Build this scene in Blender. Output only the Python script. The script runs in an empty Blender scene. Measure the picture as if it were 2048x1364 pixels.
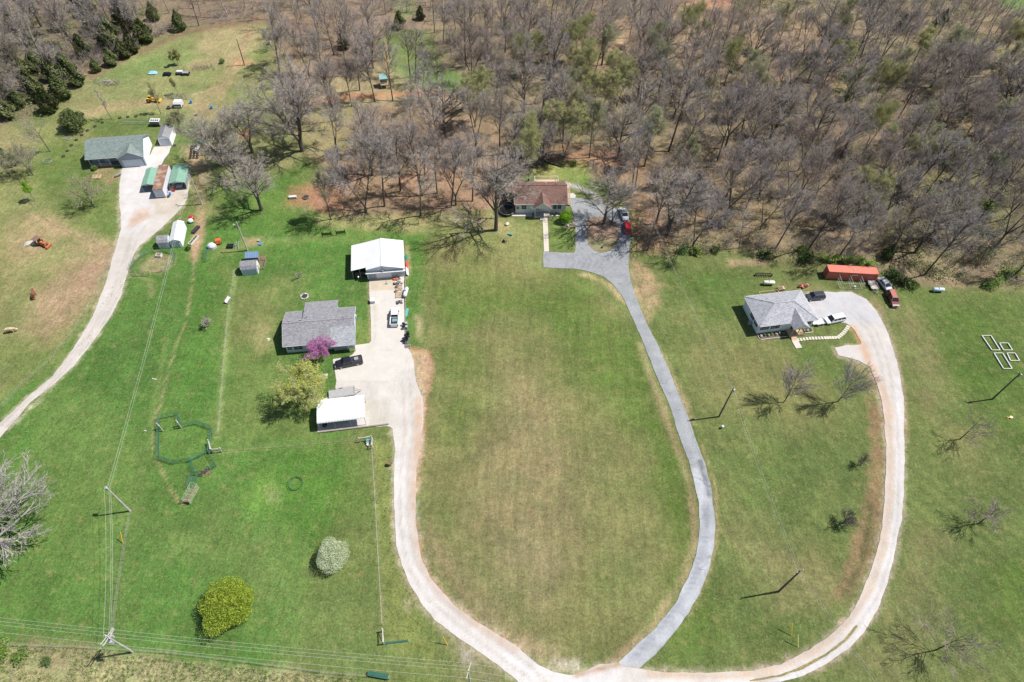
import bpy, math, random
import numpy as np
from mathutils import Vector, Matrix
scene = bpy.context.scene
C = scene.collection
R = math.radians
# ------------------------------------------------------------ camera, light
F_PX, TILT, CAM_H, ROLL = 1330.0, 0.668, 118.0, 0.045
cd = bpy.data.cameras.new("camera"); cam = bpy.data.objects.new("camera", cd); C.objects.link(cam)
cd.sensor_width = 36.0; cd.lens = F_PX / 2048 * 36; cd.clip_end = 6000; cd.clip_start = 1
fw = Vector((0, math.sin(TILT), -math.cos(TILT))); up0 = Vector((0, math.cos(TILT), math.sin(TILT))); rt0 = Vector((1, 0, 0))
rt = rt0 * math.cos(ROLL) + up0 * math.sin(ROLL); up = up0 * math.cos(ROLL) - rt0 * math.sin(ROLL)
m = Matrix((rt, up, -fw)).transposed().to_4x4(); m.translation = (0, 0, CAM_H); cam.matrix_world = m
scene.camera = cam
SUN_EL, SUN_AZ = R(57), R(12)          # azimuth measured from +x towards +y
w = bpy.data.worlds.new("World"); scene.world = w; w.use_nodes = True
nt = w.node_tree; bg = nt.nodes['Background']
sky = nt.nodes.new('ShaderNodeTexSky'); sky.sky_type = 'NISHITA'; sky.sun_disc = False
sky.sun_elevation = SUN_EL; sky.sun_rotation = R(90) - SUN_AZ
nt.links.new(sky.outputs[0], bg.inputs[0]); bg.inputs[1].default_value = 0.075
sd = bpy.data.lights.new("sun", 'SUN'); sd.energy = 4.9; sd.angle = R(0.5); sd.color = (1, 0.95, 0.89)
so = bpy.data.objects.new("sun", sd); C.objects.link(so)
sv = Vector((math.cos(SUN_EL) * math.cos(SUN_AZ), math.cos(SUN_EL) * math.sin(SUN_AZ), math.sin(SUN_EL)))
so.rotation_euler = sv.to_track_quat('Z', 'Y').to_euler(); so.location = (0, 0, 300)
scene.view_settings.view_transform = 'Standard'; scene.view_settings.look = 'None'
scene.view_settings.exposure = 0.50; scene.view_settings.gamma = 1
scene.render.resolution_x = 1024; scene.render.resolution_y = 682
scene.render.engine = 'CYCLES'
scene.cycles.max_bounces = 5; scene.cycles.transparent_max_bounces = 8

K = 1.62   # how much brighter a sunlit surface reads than its albedo
def lin(v): v = v / 255.0; return v / 12.92 if v < .04045 else ((v + .055) / 1.055) ** 2.4
def S(r, g, b): return (min(.85, lin(r) / K), min(.85, lin(g) / K), min(.85, lin(b) / K))
def G(px, py, z=0.0):
    a = px - 1024.0; b = py - 682.0
    cr, sr = math.cos(ROLL), math.sin(ROLL)
    u = cr * a + sr * b; v = -sr * a + cr * b
    dx = u; dy = math.sin(TILT) * F_PX - v * math.cos(TILT); dz = -math.cos(TILT) * F_PX - v * math.sin(TILT)
    t = (z - CAM_H) / dz
    return (dx * t, dy * t)
def g3(px, py, z=0.0): x, y = G(px, py, z); return Vector((x, y, z))
rnd = random.Random(7)

# ------------------------------------------------------------ mesh helpers
class MB:
    def __init__(s): s.v = []; s.f = []; s.mi = []
    def add(s, vs, fs, mi=0):
        n = len(s.v); s.v += [tuple(p) for p in vs]; s.f += [tuple(i + n for i in f) for f in fs]; s.mi += [mi] * len(fs); return s
    def box(s, x0, y0, z0, x1, y1, z1, mi=0, bev=0):
        vs = [(x0, y0, z0), (x1, y0, z0), (x1, y1, z0), (x0, y1, z0), (x0, y0, z1), (x1, y0, z1), (x1, y1, z1), (x0, y1, z1)]
        return s.add(vs, [(3, 2, 1, 0), (4, 5, 6, 7), (0, 1, 5, 4), (1, 2, 6, 5), (2, 3, 7, 6), (3, 0, 4, 7)], mi)
    def obox(s, c, ax, half, mi=0):
        vs = []
        for sz in (-1, 1):
            for sx, sy in ((-1, -1), (1, -1), (1, 1), (-1, 1)):
                vs.append(Vector(c) + ax[0] * half[0] * sx + ax[1] * half[1] * sy + ax[2] * half[2] * sz)
        return s.add(vs, [(3, 2, 1, 0), (4, 5, 6, 7), (0, 1, 5, 4), (1, 2, 6, 5), (2, 3, 7, 6), (3, 0, 4, 7)], mi)
    def beam(s, a, b, w, h=None, mi=0):
        a = Vector(a); b = Vector(b); d = b - a; L = d.length
        if L < 1e-6: return s
        d = d / L; u = d.cross(Vector((0, 0, 1)))
        if u.length < 1e-3: u = Vector((1, 0, 0))
        u.normalize(); q = u.cross(d)
        return s.obox((a + b) / 2, (d, u, q), (L / 2, w / 2, (h or w) / 2), mi)
    def tube(s, pts, rs, k=6, mi=0, cap=True):
        pts = [Vector(p) for p in pts]; n = len(pts)
        if not hasattr(rs, '__len__'): rs = [rs] * n
        base = len(s.v); ref = None
        for i in range(n):
            d = (pts[min(i + 1, n - 1)] - pts[max(i - 1, 0)]).normalized()
            if ref is None: ref = Vector((1, 0, 0)) if abs(d.x) < .9 else Vector((0, 1, 0))
            u = (ref - d * ref.dot(d)).normalized(); q = d.cross(u); ref = u
            for j in range(k):
                a = 2 * math.pi * j / k; s.v.append(tuple(pts[i] + (u * math.cos(a) + q * math.sin(a)) * rs[i]))
        for i in range(n - 1):
            for j in range(k):
                a = base + i * k + j; b = base + i * k + (j + 1) % k
                s.f.append((a, b, b + k, a + k)); s.mi.append(mi)
        if cap:
            s.f.append(tuple(base + j for j in reversed(range(k)))); s.mi.append(mi)
            s.f.append(tuple(base + (n - 1) * k + j for j in range(k))); s.mi.append(mi)
        return s
    def cyl(s, c, r, z0, z1, k=16, r2=None, mi=0): return s.tube([(c[0], c[1], z0), (c[0], c[1], z1)], [r, r if r2 is None else r2], k, mi)
    def torus(s, c, Rr, r, k=14, kk=6, ax='z', mi=0):
        b = len(s.v)
        for i in range(k):
            a = 2 * math.pi * i / k
            for j in range(kk):
                t = 2 * math.pi * j / kk; q = Rr + r * math.cos(t); h = r * math.sin(t)
                p = (q * math.cos(a), q * math.sin(a), h) if ax == 'z' else ((q * math.cos(a), h, q * math.sin(a)) if ax == 'y' else (h, q * math.cos(a), q * math.sin(a)))
                s.v.append((c[0] + p[0], c[1] + p[1], c[2] + p[2]))
        for i in range(k):
            for j in range(kk):
                i2 = (i + 1) % k; j2 = (j + 1) % kk
                s.f.append((b + i * kk + j, b + i2 * kk + j, b + i2 * kk + j2, b + i * kk + j2)); s.mi.append(mi)
        return s
    def blob(s, c, r, seed=0, n=8, m_=6, amp=.2, mi=0):
        q = random.Random(seed); b = len(s.v)
        rx, ry, rz = r if hasattr(r, '__len__') else (r, r, r)
        for i in range(m_ + 1):
            ph = math.pi * i / m_
            for j in range(n):
                th = 2 * math.pi * j / n; a = 1 + (q.random() - .5) * 2 * amp if 0 < i < m_ else 1
                s.v.append((c[0] + rx * a * math.sin(ph) * math.cos(th), c[1] + ry * a * math.sin(ph) * math.sin(th), c[2] + rz * a * math.cos(ph)))
        for i in range(m_):
            for j in range(n):
                a0 = b + i * n + j; a1 = b + i * n + (j + 1) % n
                s.f.append((a0, a0 + n, a1 + n, a1)); s.mi.append(mi)
        return s
    def prism(s, prof, y0, y1, mi=0):      # profile in x,z extruded along y
        n = len(prof); vs = [(x, y0, z) for x, z in prof] + [(x, y1, z) for x, z in prof]
        fs = [tuple(range(n)), tuple(range(2 * n - 1, n - 1, -1))] + [(i, i + n, (i + 1) % n + n, (i + 1) % n) for i in range(n)]
        return s.add(vs, fs, mi)
    def prismx(s, prof, x0, x1, mi=0):     # profile in y,z extruded along x
        n = len(prof); vs = [(x0, y, z) for y, z in prof] + [(x1, y, z) for y, z in prof]
        fs = [tuple(range(n - 1, -1, -1)), tuple(range(n, 2 * n))] + [(i, (i + 1) % n, (i + 1) % n + n, i + n) for i in range(n)]
        return s.add(vs, fs, mi)
    def slab(s, quad, t=.12, mi=0):        # thick sheet below a polygon
        n = len(quad); a = [Vector(p) for p in quad]
        nn = (a[1] - a[0]).cross(a[-1] - a[0]).normalized()
        if nn.z < 0: nn = -nn; a.reverse()
        vs = a + [p - nn * t for p in a]
        fs = [tuple(range(n)), tuple(range(2 * n - 1, n - 1, -1))] + [(i, i + n, (i + 1) % n + n, (i + 1) % n) for i in range(n)]
        return s.add(vs, fs, mi)
    def mesh(s, name, mats, smooth=False):
        me = bpy.data.meshes.new(name); me.from_pydata(s.v, [], s.f)
        if not isinstance(mats, (list, tuple)): mats = [mats]
        for x in mats: me.materials.append(x)
        if len(mats) > 1: me.polygons.foreach_set('material_index', s.mi)
        if smooth: me.polygons.foreach_set('use_smooth', [True] * len(me.polygons))
        me.update(); return me
    def build(s, name, mats, parent=None, smooth=False):
        o = bpy.data.objects.new(name, s.mesh(name, mats, smooth)); C.objects.link(o)
        if parent: o.parent = parent
        return o
def tag(o, label, cat, group=None, kind=None):
    if label: o['label'] = label
    if cat: o['category'] = cat
    if group: o['group'] = group
    if kind: o['kind'] = kind
    return o
def thing(name, label, cat, loc=(0, 0, 0), rot=0, group=None):
    o = bpy.data.objects.new(name, None); C.objects.link(o); o.empty_display_size = .5
    o.location = loc if len(loc) == 3 else (loc[0], loc[1], 0); o.rotation_euler = (0, 0, rot)
    return tag(o, label, cat, group)
def copy_thing(o, loc, rot=0, sc=1, label=None, group=None):
    r = o.copy(); C.objects.link(r); r.location = loc; r.rotation_euler = (0, 0, rot); r.scale = (sc, sc, sc) if not hasattr(sc, '__len__') else sc
    if label: r['label'] = label
    if group: r['group'] = group
    for ch in list(o.children):
        c = ch.copy(); C.objects.link(c); c.parent = r
        for gch in ch.children:
            d = gch.copy(); C.objects.link(d); d.parent = c
    return r

# ------------------------------------------------------------ materials
MATS = {}
def mat(name, col, rough=.8, var=.12, scale=1.5, kind=None, metal=0, bump=0, col2=None, spec=None):
    if name in MATS: return MATS[name]
    mm = bpy.data.materials.new(name); mm.use_nodes = True; t = mm.node_tree; N = t.nodes; Lk = t.links
    b = N['Principled BSDF']; b.inputs['Roughness'].default_value = rough; b.inputs['Metallic'].default_value = metal
    if spec is not None: b.inputs['Specular IOR Level'].default_value = spec
    tc = N.new('ShaderNodeTexCoord'); no = N.new('ShaderNodeTexNoise'); no.inputs['Scale'].default_value = scale
    no.inputs['Detail'].default_value = 5; no.inputs['Roughness'].default_value = .65; Lk.new(tc.outputs['Object'], no.inputs['Vector'])
    mr = N.new('ShaderNodeMapRange'); mr.inputs['From Min'].default_value = .3; mr.inputs['From Max'].default_value = .7
    mr.inputs['To Min'].default_value = 1 - var; mr.inputs['To Max'].default_value = 1 + var; Lk.new(no.outputs[0], mr.inputs[0])
    last = mr.outputs[0]
    def mul(a, bb):
        x = N.new('ShaderNodeMath'); x.operation = 'MULTIPLY'; Lk.new(a, x.inputs[0]); Lk.new(bb, x.inputs[1]); return x.outputs[0]
    def wave(dirn, sc, dist, lo, hi, prof='SIN'):
        wv = N.new('ShaderNodeTexWave'); wv.wave_type = 'BANDS'; wv.bands_direction = dirn; wv.wave_profile = prof
        wv.inputs['Scale'].default_value = sc; wv.inputs['Distortion'].default_value = dist; Lk.new(tc.outputs['Object'], wv.inputs['Vector'])
        q = N.new('ShaderNodeMapRange'); q.inputs['To Min'].default_value = lo; q.inputs['To Max'].default_value = hi; Lk.new(wv.outputs['Fac'], q.inputs[0])
        return q.outputs[0], wv.outputs['Fac']
    bh = None
    if kind == 'shingle':
        n2 = N.new('ShaderNodeTexVoronoi'); n2.inputs['Scale'].default_value = 3.2; mp = N.new('ShaderNodeMapping')
        mp.inputs['Scale'].default_value = (1, 2.2, 1); Lk.new(tc.outputs['Object'], mp.inputs[0]); Lk.new(mp.outputs[0], n2.inputs['Vector'])
        sp = N.new('ShaderNodeSeparateColor'); Lk.new(n2.outputs['Color'], sp.inputs[0])
        q = N.new('ShaderNodeMapRange'); q.inputs['To Min'].default_value = .72; q.inputs['To Max'].default_value = 1.25; Lk.new(sp.outputs[0], q.inputs[0])
        last = mul(last, q.outputs[0]); a, bh = wave('Y', 1.1, .3, .94, 1.04); last = mul(last, a)
    if kind == 'siding': a, bh = wave('Z', 1.6, 0, .88, 1.05, 'SAW'); last = mul(last, a)
    if kind == 'ribX': a, bh = wave('X', .55, 0, .84, 1.05); last = mul(last, a)
    if kind == 'ribY': a, bh = wave('Y', .55, 0, .84, 1.05); last = mul(last, a)
    if kind == 'corr': a, bh = wave('X', 1.1, 0, .8, 1.08); last = mul(last, a)
    if kind == 'plank': a, bh = wave('X', 1.0, 0.4, .75, 1.08, 'SAW'); last = mul(last, a)
    cm = N.new('ShaderNodeMix'); cm.data_type = 'RGBA'; cm.blend_type = 'MULTIPLY'; cm.inputs[0].default_value = 1
    if col2:
        mx = N.new('ShaderNodeMix'); mx.data_type = 'RGBA'; n3 = N.new('ShaderNodeTexNoise'); n3.inputs['Scale'].default_value = scale * .6; n3.inputs['Detail'].default_value = 6
        Lk.new(tc.outputs['Object'], n3.inputs['Vector']); q = N.new('ShaderNodeMapRange'); q.inputs['From Min'].default_value = .45; q.inputs['From Max'].default_value = .6
        Lk.new(n3.outputs[0], q.inputs[0]); Lk.new(q.outputs[0], mx.inputs[0]); mx.inputs[6].default_value = (*col, 1); mx.inputs[7].default_value = (*col2, 1)
        Lk.new(mx.outputs[2], cm.inputs[6])
    else: cm.inputs[6].default_value = (*col, 1)
    Lk.new(last, cm.inputs[7]); Lk.new(cm.outputs[2], b.inputs['Base Color'])
    if bh is not None or bump:
        bp = N.new('ShaderNodeBump'); bp.inputs['Strength'].default_value = bump or .4; bp.inputs['Distance'].default_value = .03
        Lk.new(bh if bh is not None else no.outputs[0], bp.inputs['Height']); Lk.new(bp.outputs[0], b.inputs['Normal'])
    MATS[name] = mm; return mm
M = dict(
 white=mat('white_paint', S(240, 242, 246), .6), cream=mat('cream_paint', S(225, 218, 200), .6),
 glass=mat('window_glass', (.02, .025, .035), .12, .2), black=mat('black_paint', (.012, .013, .016), .35),
 rubber=mat('rubber', (.02, .02, .021), .85), chrome=mat('bare_metal', (.5, .52, .55), .35, .1, 2, metal=.7),
 galv=mat('galvanised_steel', (.42, .44, .46), .5, .15, 2, metal=.3), wood=mat('weathered_wood', (.22, .19, .16), .9, .25, 3),
 newwood=mat('pine_wood', (.50, .37, .23), .8, .15, 3), pole=mat('pole_wood', (.10, .088, .078), .9, .2, 2), palepole=mat('pale_pole_wood', (.42, .40, .37), .9, .2, 2),
 red=mat('red_paint', (.42, .012, .015), .35, .1), orange=mat('orange_paint', (.6, .13, .03), .5, .15), yellow=mat('yellow_paint', (.75, .42, .03), .5, .1),
 blue=mat('blue_plastic', (.05, .22, .55), .5, .1), teal=mat('teal_plastic', (.08, .34, .30), .6, .15), green=mat('green_metal', (.015, .085, .06), .5, .15),
 litegreen=mat('pale_green_metal', (.28, .40, .22), .5, .15), conc=mat('concrete', S(226, 218, 208), .9, .1, .8), stone=mat('stone', (.38, .34, .30), .95, .3, 4),
 rust=mat('rust', (.17, .105, .075), .9, .3, 2), dark=mat('dark_interior', (.03, .03, .035), .9), tailred=mat('tail_lamp', (.4, .02, .02), .3), lampglass=mat('lamp_glass', (.6, .62, .65), .15),
 silver=mat('silver_paint', (.42, .44, .47), .35, .05, metal=.3), tan=mat('tan_cloth', (.45, .38, .28), .9), pink=mat('pink_plastic', (.6, .18, .16), .6), greyp=mat('grey_paint', (.25, .26, .28), .6),
)
# ------------------------------------------------------------ ground colouring (albedo of real soil and grass kinds, in world metres)
def wpoly(px): return np.array([G(*p) for p in px])
def inside(P, poly):
    x, y = P[:, 0], P[:, 1]; r = np.zeros(len(P), bool); n = len(poly)
    for i in range(n):
        x0, y0 = poly[i]; x1, y1 = poly[(i + 1) % n]
        if y0 == y1: continue
        c = ((y0 > y) != (y1 > y)) & (x < (x1 - x0) * (y - y0) / (y1 - y0) + x0); r ^= c
    return r
def segdist(P, poly, closed=True, near=False):
    best = np.full(len(P), 1e9); bp = np.zeros((len(P), 2)) if near else None
    n = len(poly)
    for i in range(n if closed else n - 1):
        a = poly[i]; d = poly[(i + 1) % n] - a; L = float(d @ d) or 1e-9
        t = np.clip(((P - a) @ d) / L, 0, 1); q = a + t[:, None] * d; dd = np.hypot(*(P - q).T)
        m_ = dd < best; best[m_] = dd[m_]
        if near: bp[m_] = q[m_]
    return (best, bp) if near else best
_ng = np.random.RandomState(3)
def vnoise(P, scale, seed=0):
    r = np.random.RandomState(seed); T = r.rand(64, 64); q = P / scale + 1000.37
    i = np.floor(q).astype(int); f = q - i; f = f * f * (3 - 2 * f); i %= 64; j = (i + 1) % 64
    a = T[i[:, 0], i[:, 1]]; b = T[j[:, 0], i[:, 1]]; c = T[i[:, 0], j[:, 1]]; d = T[j[:, 0], j[:, 1]]
    return (a * (1 - f[:, 0]) + b * f[:, 0]) * (1 - f[:, 1]) + (c * (1 - f[:, 0]) + d * f[:, 0]) * f[:, 1]
def fbm(P, scale, seed=0): return (vnoise(P, scale, seed) + .5 * vnoise(P, scale / 2.1, seed + 1) + .25 * vnoise(P, scale / 4.3, seed + 2)) / 1.75
def paint(P, col, ops):
    for op in ops:
        kind, rgb, px, f = op[:4]; st = op[4] if len(op) > 4 else 1; nz = op[5] if len(op) > 5 else .5; wd = op[6] if len(op) > 6 else 0
        poly = wpoly(px); lo = poly.min(0) - f * 2 - wd - 2; hi = poly.max(0) + f * 2 + wd + 2
        idx = np.where((P[:, 0] > lo[0]) & (P[:, 0] < hi[0]) & (P[:, 1] > lo[1]) & (P[:, 1] < hi[1]))[0]
        if not len(idx): continue
        Q = P[idx]
        if kind == 'poly': sdv = segdist(Q, poly); sdv[inside(Q, poly)] *= -1
        else: sdv = segdist(Q, poly, False) - wd
        sdv = sdv + (fbm(Q, max(1.2, f * 1.5), int(abs(px[0][0])) % 50) - .5) * 2 * nz * max(f, .5)
        a = np.clip(.5 - sdv / (2 * f), 0, 1); a = a * a * (3 - 2 * a) * st
        a = (a * np.clip(1 + (vnoise(Q, 1.1, 9) - .5) * .8, 0, 1.2)).clip(0, 1)
        col[idx] = col[idx] * (1 - a[:, None]) + np.array(S(*rgb)) * a[:, None]
BASE = (118, 136, 72)
RW = [(1268, 470), (1290, 400), (1262, 350), (1258, 330), (1180, 320), (1110, 325), (1040, 300), (1000, 240), (935, 180), (900, 150), (880, 110), (860, 70), (850, 0), (840, -170), (2600, -170), (2500, 560), (2048, 572), (1990, 570), (1900, 575), (1800, 572), (1770, 548), (1650, 522), (1600, 505), (1480, 498), (1400, 500), (1330, 500)]
MW = [(540, 20), (535, 60), (548, 120), (560, 200), (590, 290), (640, 330), (620, 400), (600, 415), (640, 440), (700, 445), (800, 440), (960, 415), (1025, 420), (1030, 360), (1110, 320), (1000, 240), (935, 200), (860, 185), (800, 185), (760, 120), (760, 20)]
LW = [(-500, 330), (-150, 290), (0, 250), (60, 235), (100, 215), (125, 190), (160, 168), (185, 140), (205, 132), (262, 108), (305, 75), (380, 58), (500, 38), (560, 30), (860, 30), (860, -170), (-900, -170)]
MEADOW = [(128, 195), (160, 168), (185, 145), (262, 110), (308, 80), (383, 62), (500, 40), (530, 45), (525, 100), (490, 140), (460, 230), (430, 300), (400, 330), (300, 240), (160, 235), (100, 230)]
OPS = [
 # pasture on the left
 ('poly', (140, 146, 88), [(-300, 1000), (-300, 250), (0, 240), (165, 240), (240, 400), (240, 480), (200, 640), (120, 740), (0, 850)], 3, 1),
 ('poly', (186, 160, 124), [(60, 600), (120, 520), (190, 480), (225, 490), (215, 560), (170, 610), (120, 650), (70, 660), (40, 640)], 5, .75, 1),
 ('poly', (172, 158, 110), [(0, 500), (30, 430), (110, 430), (160, 470), (90, 500), (40, 560), (0, 600)], 4, .6, 1),
 ('poly', (188, 156, 130), [(100, 590), (130, 565), (210, 510), (225, 520), (150, 600), (110, 605)], 3, .6, 1),
 ('poly', (164, 156, 100), [(20, 750), (60, 735), (50, 790), (10, 810)], 3, .5),
 ('line', (176, 160, 118), [(45, 392), (55, 430), (100, 450), (170, 470), (225, 495)], .8, .5, .4, .4),
 ('line', (132, 150, 76), [(175, 620), (120, 700), (60, 760), (0, 820)], 3, .6, .5, 3),
 ('poly', (108, 142, 62), [(0, 700), (60, 650), (110, 640), (150, 650), (90, 720), (20, 780)], 4, .5, 1),
 ('poly', (112, 140, 66), [(100, 270), (180, 300), (235, 400), (235, 480), (170, 460), (90, 400), (60, 330)], 4, .8, 1),
 ('poly', (168, 152, 112), [(-50, 250), (0, 240), (60, 280), (40, 330), (-50, 340)], 3, .6),
 ('poly', (104, 134, 62), [(90, 300), (160, 320), (230, 350), (220, 420), (150, 420), (100, 380)], 4, .6, 1),
 # meadow NW
 ('poly', (150, 156, 98), MEADOW, 2.5, 1), ('poly', (176, 160, 116), [(160, 222), (210, 205), (300, 195), (380, 200), (440, 170), (455, 175), (400, 215), (300, 212), (210, 225), (180, 240)], 1.5, .8),
 ('poly', (124, 158, 84), [(200, 150), (300, 110), (420, 90), (460, 95), (400, 120), (300, 150), (230, 175)], 5, .7, 1),
 ('poly', (186, 168, 124), [(400, 70), (500, 45), (528, 50), (520, 90), (470, 110), (440, 130), (380, 130), (400, 100)], 4, .8, 1),
 ('line', (190, 160, 124), [(500, 60), (480, 110), (462, 160), (445, 190)], 1.2, .8, .4, 1.2), ('line', (184, 160, 120), [(462, 110), (450, 150), (440, 190), (425, 260), (412, 330), (405, 400)], 1, .7, .4, .9),
 ('line', (196, 168, 136), [(384, 191), (420, 178), (450, 168)], .8, .9, .4, .5), ('poly', (206, 160, 120), [(470, 120), (500, 118), (512, 128), (485, 134), (470, 130)], 1, .9),
 ('poly', (176, 150, 118), [(385, 215), (420, 205), (430, 225), (410, 240), (390, 232)], 1.5, .7), ('poly', (160, 148, 100), [(220, 175), (190, 200), (150, 230), (120, 250), (150, 215)], 3, .5),
 ('poly', (110, 138, 70), [(160, 250), (240, 232), (330, 232), (420, 250), (425, 300), (380, 330), (350, 300), (300, 255), (180, 262)], 3, .8, 1),
 ('poly', (186, 160, 124), [(365, 290), (405, 290), (412, 330), (395, 345), (372, 330)], 1.6, .85), ('poly', (176, 150, 118), [(400, 330), (412, 340), (408, 420), (395, 420), (385, 370)], 1.6, .7),
 ('poly', (188, 158, 120), [(175, 335), (230, 330), (240, 355), (215, 372), (195, 350)], 1.3, .6),
 # lush strip left of centre
 ('poly', (94, 140, 58), [(225, 560), (280, 490), (390, 440), (470, 440), (690, 470), (850, 460), (850, 560), (820, 700), (740, 690), (560, 1364), (-200, 1364), (-200, 900), (120, 720)], 3.5, 1, 1),
 ('poly', (86, 138, 50), [(400, 430), (470, 430), (690, 440), (850, 460), (850, 520), (560, 520), (430, 640), (400, 860), (350, 850), (370, 650)], 4, .7, 1),
 ('poly', (118, 142, 70), [(440, 520), (560, 590), (560, 700), (650, 760), (640, 880), (440, 880), (450, 700)], 3, .8, 1),
 ('poly', (136, 142, 84), [(470, 600), (560, 560), (600, 600), (560, 640), (500, 690), (470, 680)], 5, .7, 1),
 ('poly', (178, 160, 114), [(505, 650), (545, 640), (540, 700), (510, 705)], 2, .5), ('poly', (92, 148, 44), [(560, 900), (740, 900), (745, 1010), (600, 1060), (540, 1020)], 7, .55, 1),
 ('poly', (120, 168, 66), [(520, 960), (570, 965), (580, 1000), (540, 1030), (505, 1010)], 3, .55, 1), ('poly', (150, 158, 104), [(532, 978), (556, 980), (560, 1000), (540, 1000)], 1.5, .7),
 ('poly', (122, 150, 78), [(540, 1060), (620, 1160), (740, 1160), (760, 1330), (560, 1300), (440, 1180), (330, 1080), (420, 1050)], 8, .6, 1),
 ('poly', (76, 124, 50), [(330, 600), (370, 640), (310, 820), (200, 960), (150, 900), (200, 700)], 6, .45, 1), ('poly', (128, 154, 78), [(120, 780), (260, 800), (250, 1000), (130, 1200), (100, 1000)], 6, .4, 1),
 ('line', (104, 134, 66), [(290, 900), (270, 1020), (245, 1110), (225, 1260)], 1.6, .7, .5, 1.5), ('poly', (170, 178, 110), [(420, 500), (540, 470), (690, 462), (830, 455), (830, 470), (690, 478), (500, 492), (430, 520)], 2.2, .45, 1.2),
 ('poly', (148, 160, 82), [(690, 700), (742, 690), (740, 640), (712, 640)], 1, .4),
 ('line', (196, 172, 130), [(402, 400), (408, 440), (396, 470), (390, 500), (386, 560), (372, 640), (352, 690), (336, 740), (322, 800), (308, 850), (306, 890), (316, 925), (334, 965), (352, 998), (372, 1012)], .3, .55, .6, .18),
 ('line', (192, 160, 124), [(412, 405), (404, 430), (396, 470), (388, 520)], 1, .8, .5, .8),
 ('poly', (198, 164, 132), [(395, 420), (412, 425), (408, 470), (390, 520), (382, 500)], 1, .8),
 ('line', (150, 172, 100), [(470, 540), (456, 640), (444, 770), (436, 870)], .5, .8, .4, .6), ('line', (150, 170, 96), [(330, 690), (318, 760), (300, 850)], .5, .4, .4, .5),
 ('line', (146, 150, 96), [(745, 885), (751, 1000), (758, 1130), (766, 1250)], .5, .8, .4, .5), ('poly', (136, 148, 76), [(745, 890), (785, 880), (785, 1000), (800, 1130), (845, 1240), (880, 1330), (780, 1290), (762, 1130)], 1.6, .8, 1),
 ('poly', (172, 164, 126), [(807, 1196), (826, 1200), (822, 1222), (808, 1222)], .7, .9), ('line', (140, 156, 88), [(430, 905), (570, 893), (715, 880)], .4, .7, .4, .3),
 ('poly', (190, 172, 132), [(830, 630), (846, 632), (843, 680), (832, 672)], 1, .8), ('poly', (168, 176, 110), [(850, 605), (1010, 668), (1005, 674), (845, 610)], .5, .35),
 # small scattered patches
 ('poly', (196, 168, 128), [(484, 475), (520, 474), (520, 488), (490, 492)], 1, .8), ('poly', (150, 118, 96), [(515, 510), (532, 510), (526, 540), (514, 528)], .5, .9),
 ('poly', (186, 165, 128), [(300, 512), (344, 510), (345, 530), (320, 548), (282, 545), (280, 530)], 1, .8), ('line', (188, 168, 126), [(262, 545), (300, 560), (303, 590)], .6, .4, .4, .5),
 # centre lawn
 ('poly', (132, 142, 82), [(860, 470), (1080, 440), (1090, 540), (1180, 550), (1250, 620), (1290, 720), (1390, 960), (1398, 1060), (1340, 1220), (1240, 1320), (1100, 1330), (930, 1220), (845, 1110), (835, 980), (860, 780), (850, 600)], 2, 1, .6),
 ('poly', (102, 140, 54), [(1050, 560), (1160, 560), (1240, 630), (1290, 760), (1360, 930), (1385, 1060), (1340, 1080), (1310, 900), (1220, 800), (1120, 700), (1000, 640), (880, 660), (880, 560)], 6, .75, 1.2),
 ('poly', (160, 158, 98), [(850, 460), (1080, 470), (1070, 560), (960, 600), (880, 540)], 6, .5, 1), ('poly', (98, 136, 48), [(880, 700), (950, 690), (930, 900), (900, 1100), (870, 1000), (890, 850)], 5, .5, 1),
 ('poly', (160, 150, 106), [(1010, 700), (1100, 760), (1140, 900), (1180, 1060), (1100, 1200), (980, 1100), (940, 900)], 9, .7, 1.2), ('poly', (162, 150, 108), [(850, 1050), (900, 1080), (1000, 1220), (1100, 1300), (1060, 1330), (930, 1220), (850, 1110)], 3, .7),
 ('poly', (190, 176, 132), [(1000, 1250), (1110, 1300), (1110, 1345), (1040, 1290)], 2, .6, 1), ('poly', (200, 190, 170), [(1105, 1322), (1160, 1322), (1165, 1345), (1110, 1345)], 1, .7, 1),
 ('line', (178, 160, 120), [(1280, 690), (1330, 830), (1378, 960), (1393, 1080), (1370, 1150), (1300, 1260), (1220, 1330)], .7, .8, .4, .7),
 ('line', (92, 128, 46), [(1260, 700), (1310, 840), (1350, 960), (1370, 1080), (1340, 1180)], 2.2, .55, .5, 1.6),
 ('poly', (196, 176, 130), [(1175, 545), (1230, 570), (1255, 610), (1238, 600), (1200, 562), (1150, 548)], .5, .8),
 ('poly', (150, 148, 98), [(900, 900), (1000, 860), (1050, 960), (1000, 1060), (900, 1040)], 7, .5, 1.2), ('poly', (168, 158, 116), [(960, 1110), (1060, 1060), (1130, 1120), (1100, 1220), (1000, 1200)], 6, .5, 1.2), ('poly', (96, 136, 50), [(860, 540), (930, 520), (1000, 560), (960, 640), (870, 640)], 5, .5, 1.2),
 # right lawn
 ('poly', (122, 144, 76), [(1262, 500), (1500, 500), (1760, 570), (2400, 560), (2400, 1500), (1560, 1420), (1300, 1330), (1420, 1130), (1432, 1040), (1380, 830), (1290, 640)], 2, 1),
 ('poly', (192, 168, 128), [(1262, 510), (1290, 530), (1318, 570), (1310, 620), (1290, 640), (1270, 590), (1260, 545)], 1.8, .85, 1), ('poly', (186, 172, 128), [(1318, 690), (1365, 780), (1390, 850), (1372, 830), (1335, 750), (1310, 690)], 1, .75, .8),
 ('line', (184, 172, 122), [(1405, 890), (1430, 970), (1436, 1060), (1420, 1140), (1380, 1230)], .4, .8, .4, .3),
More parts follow.
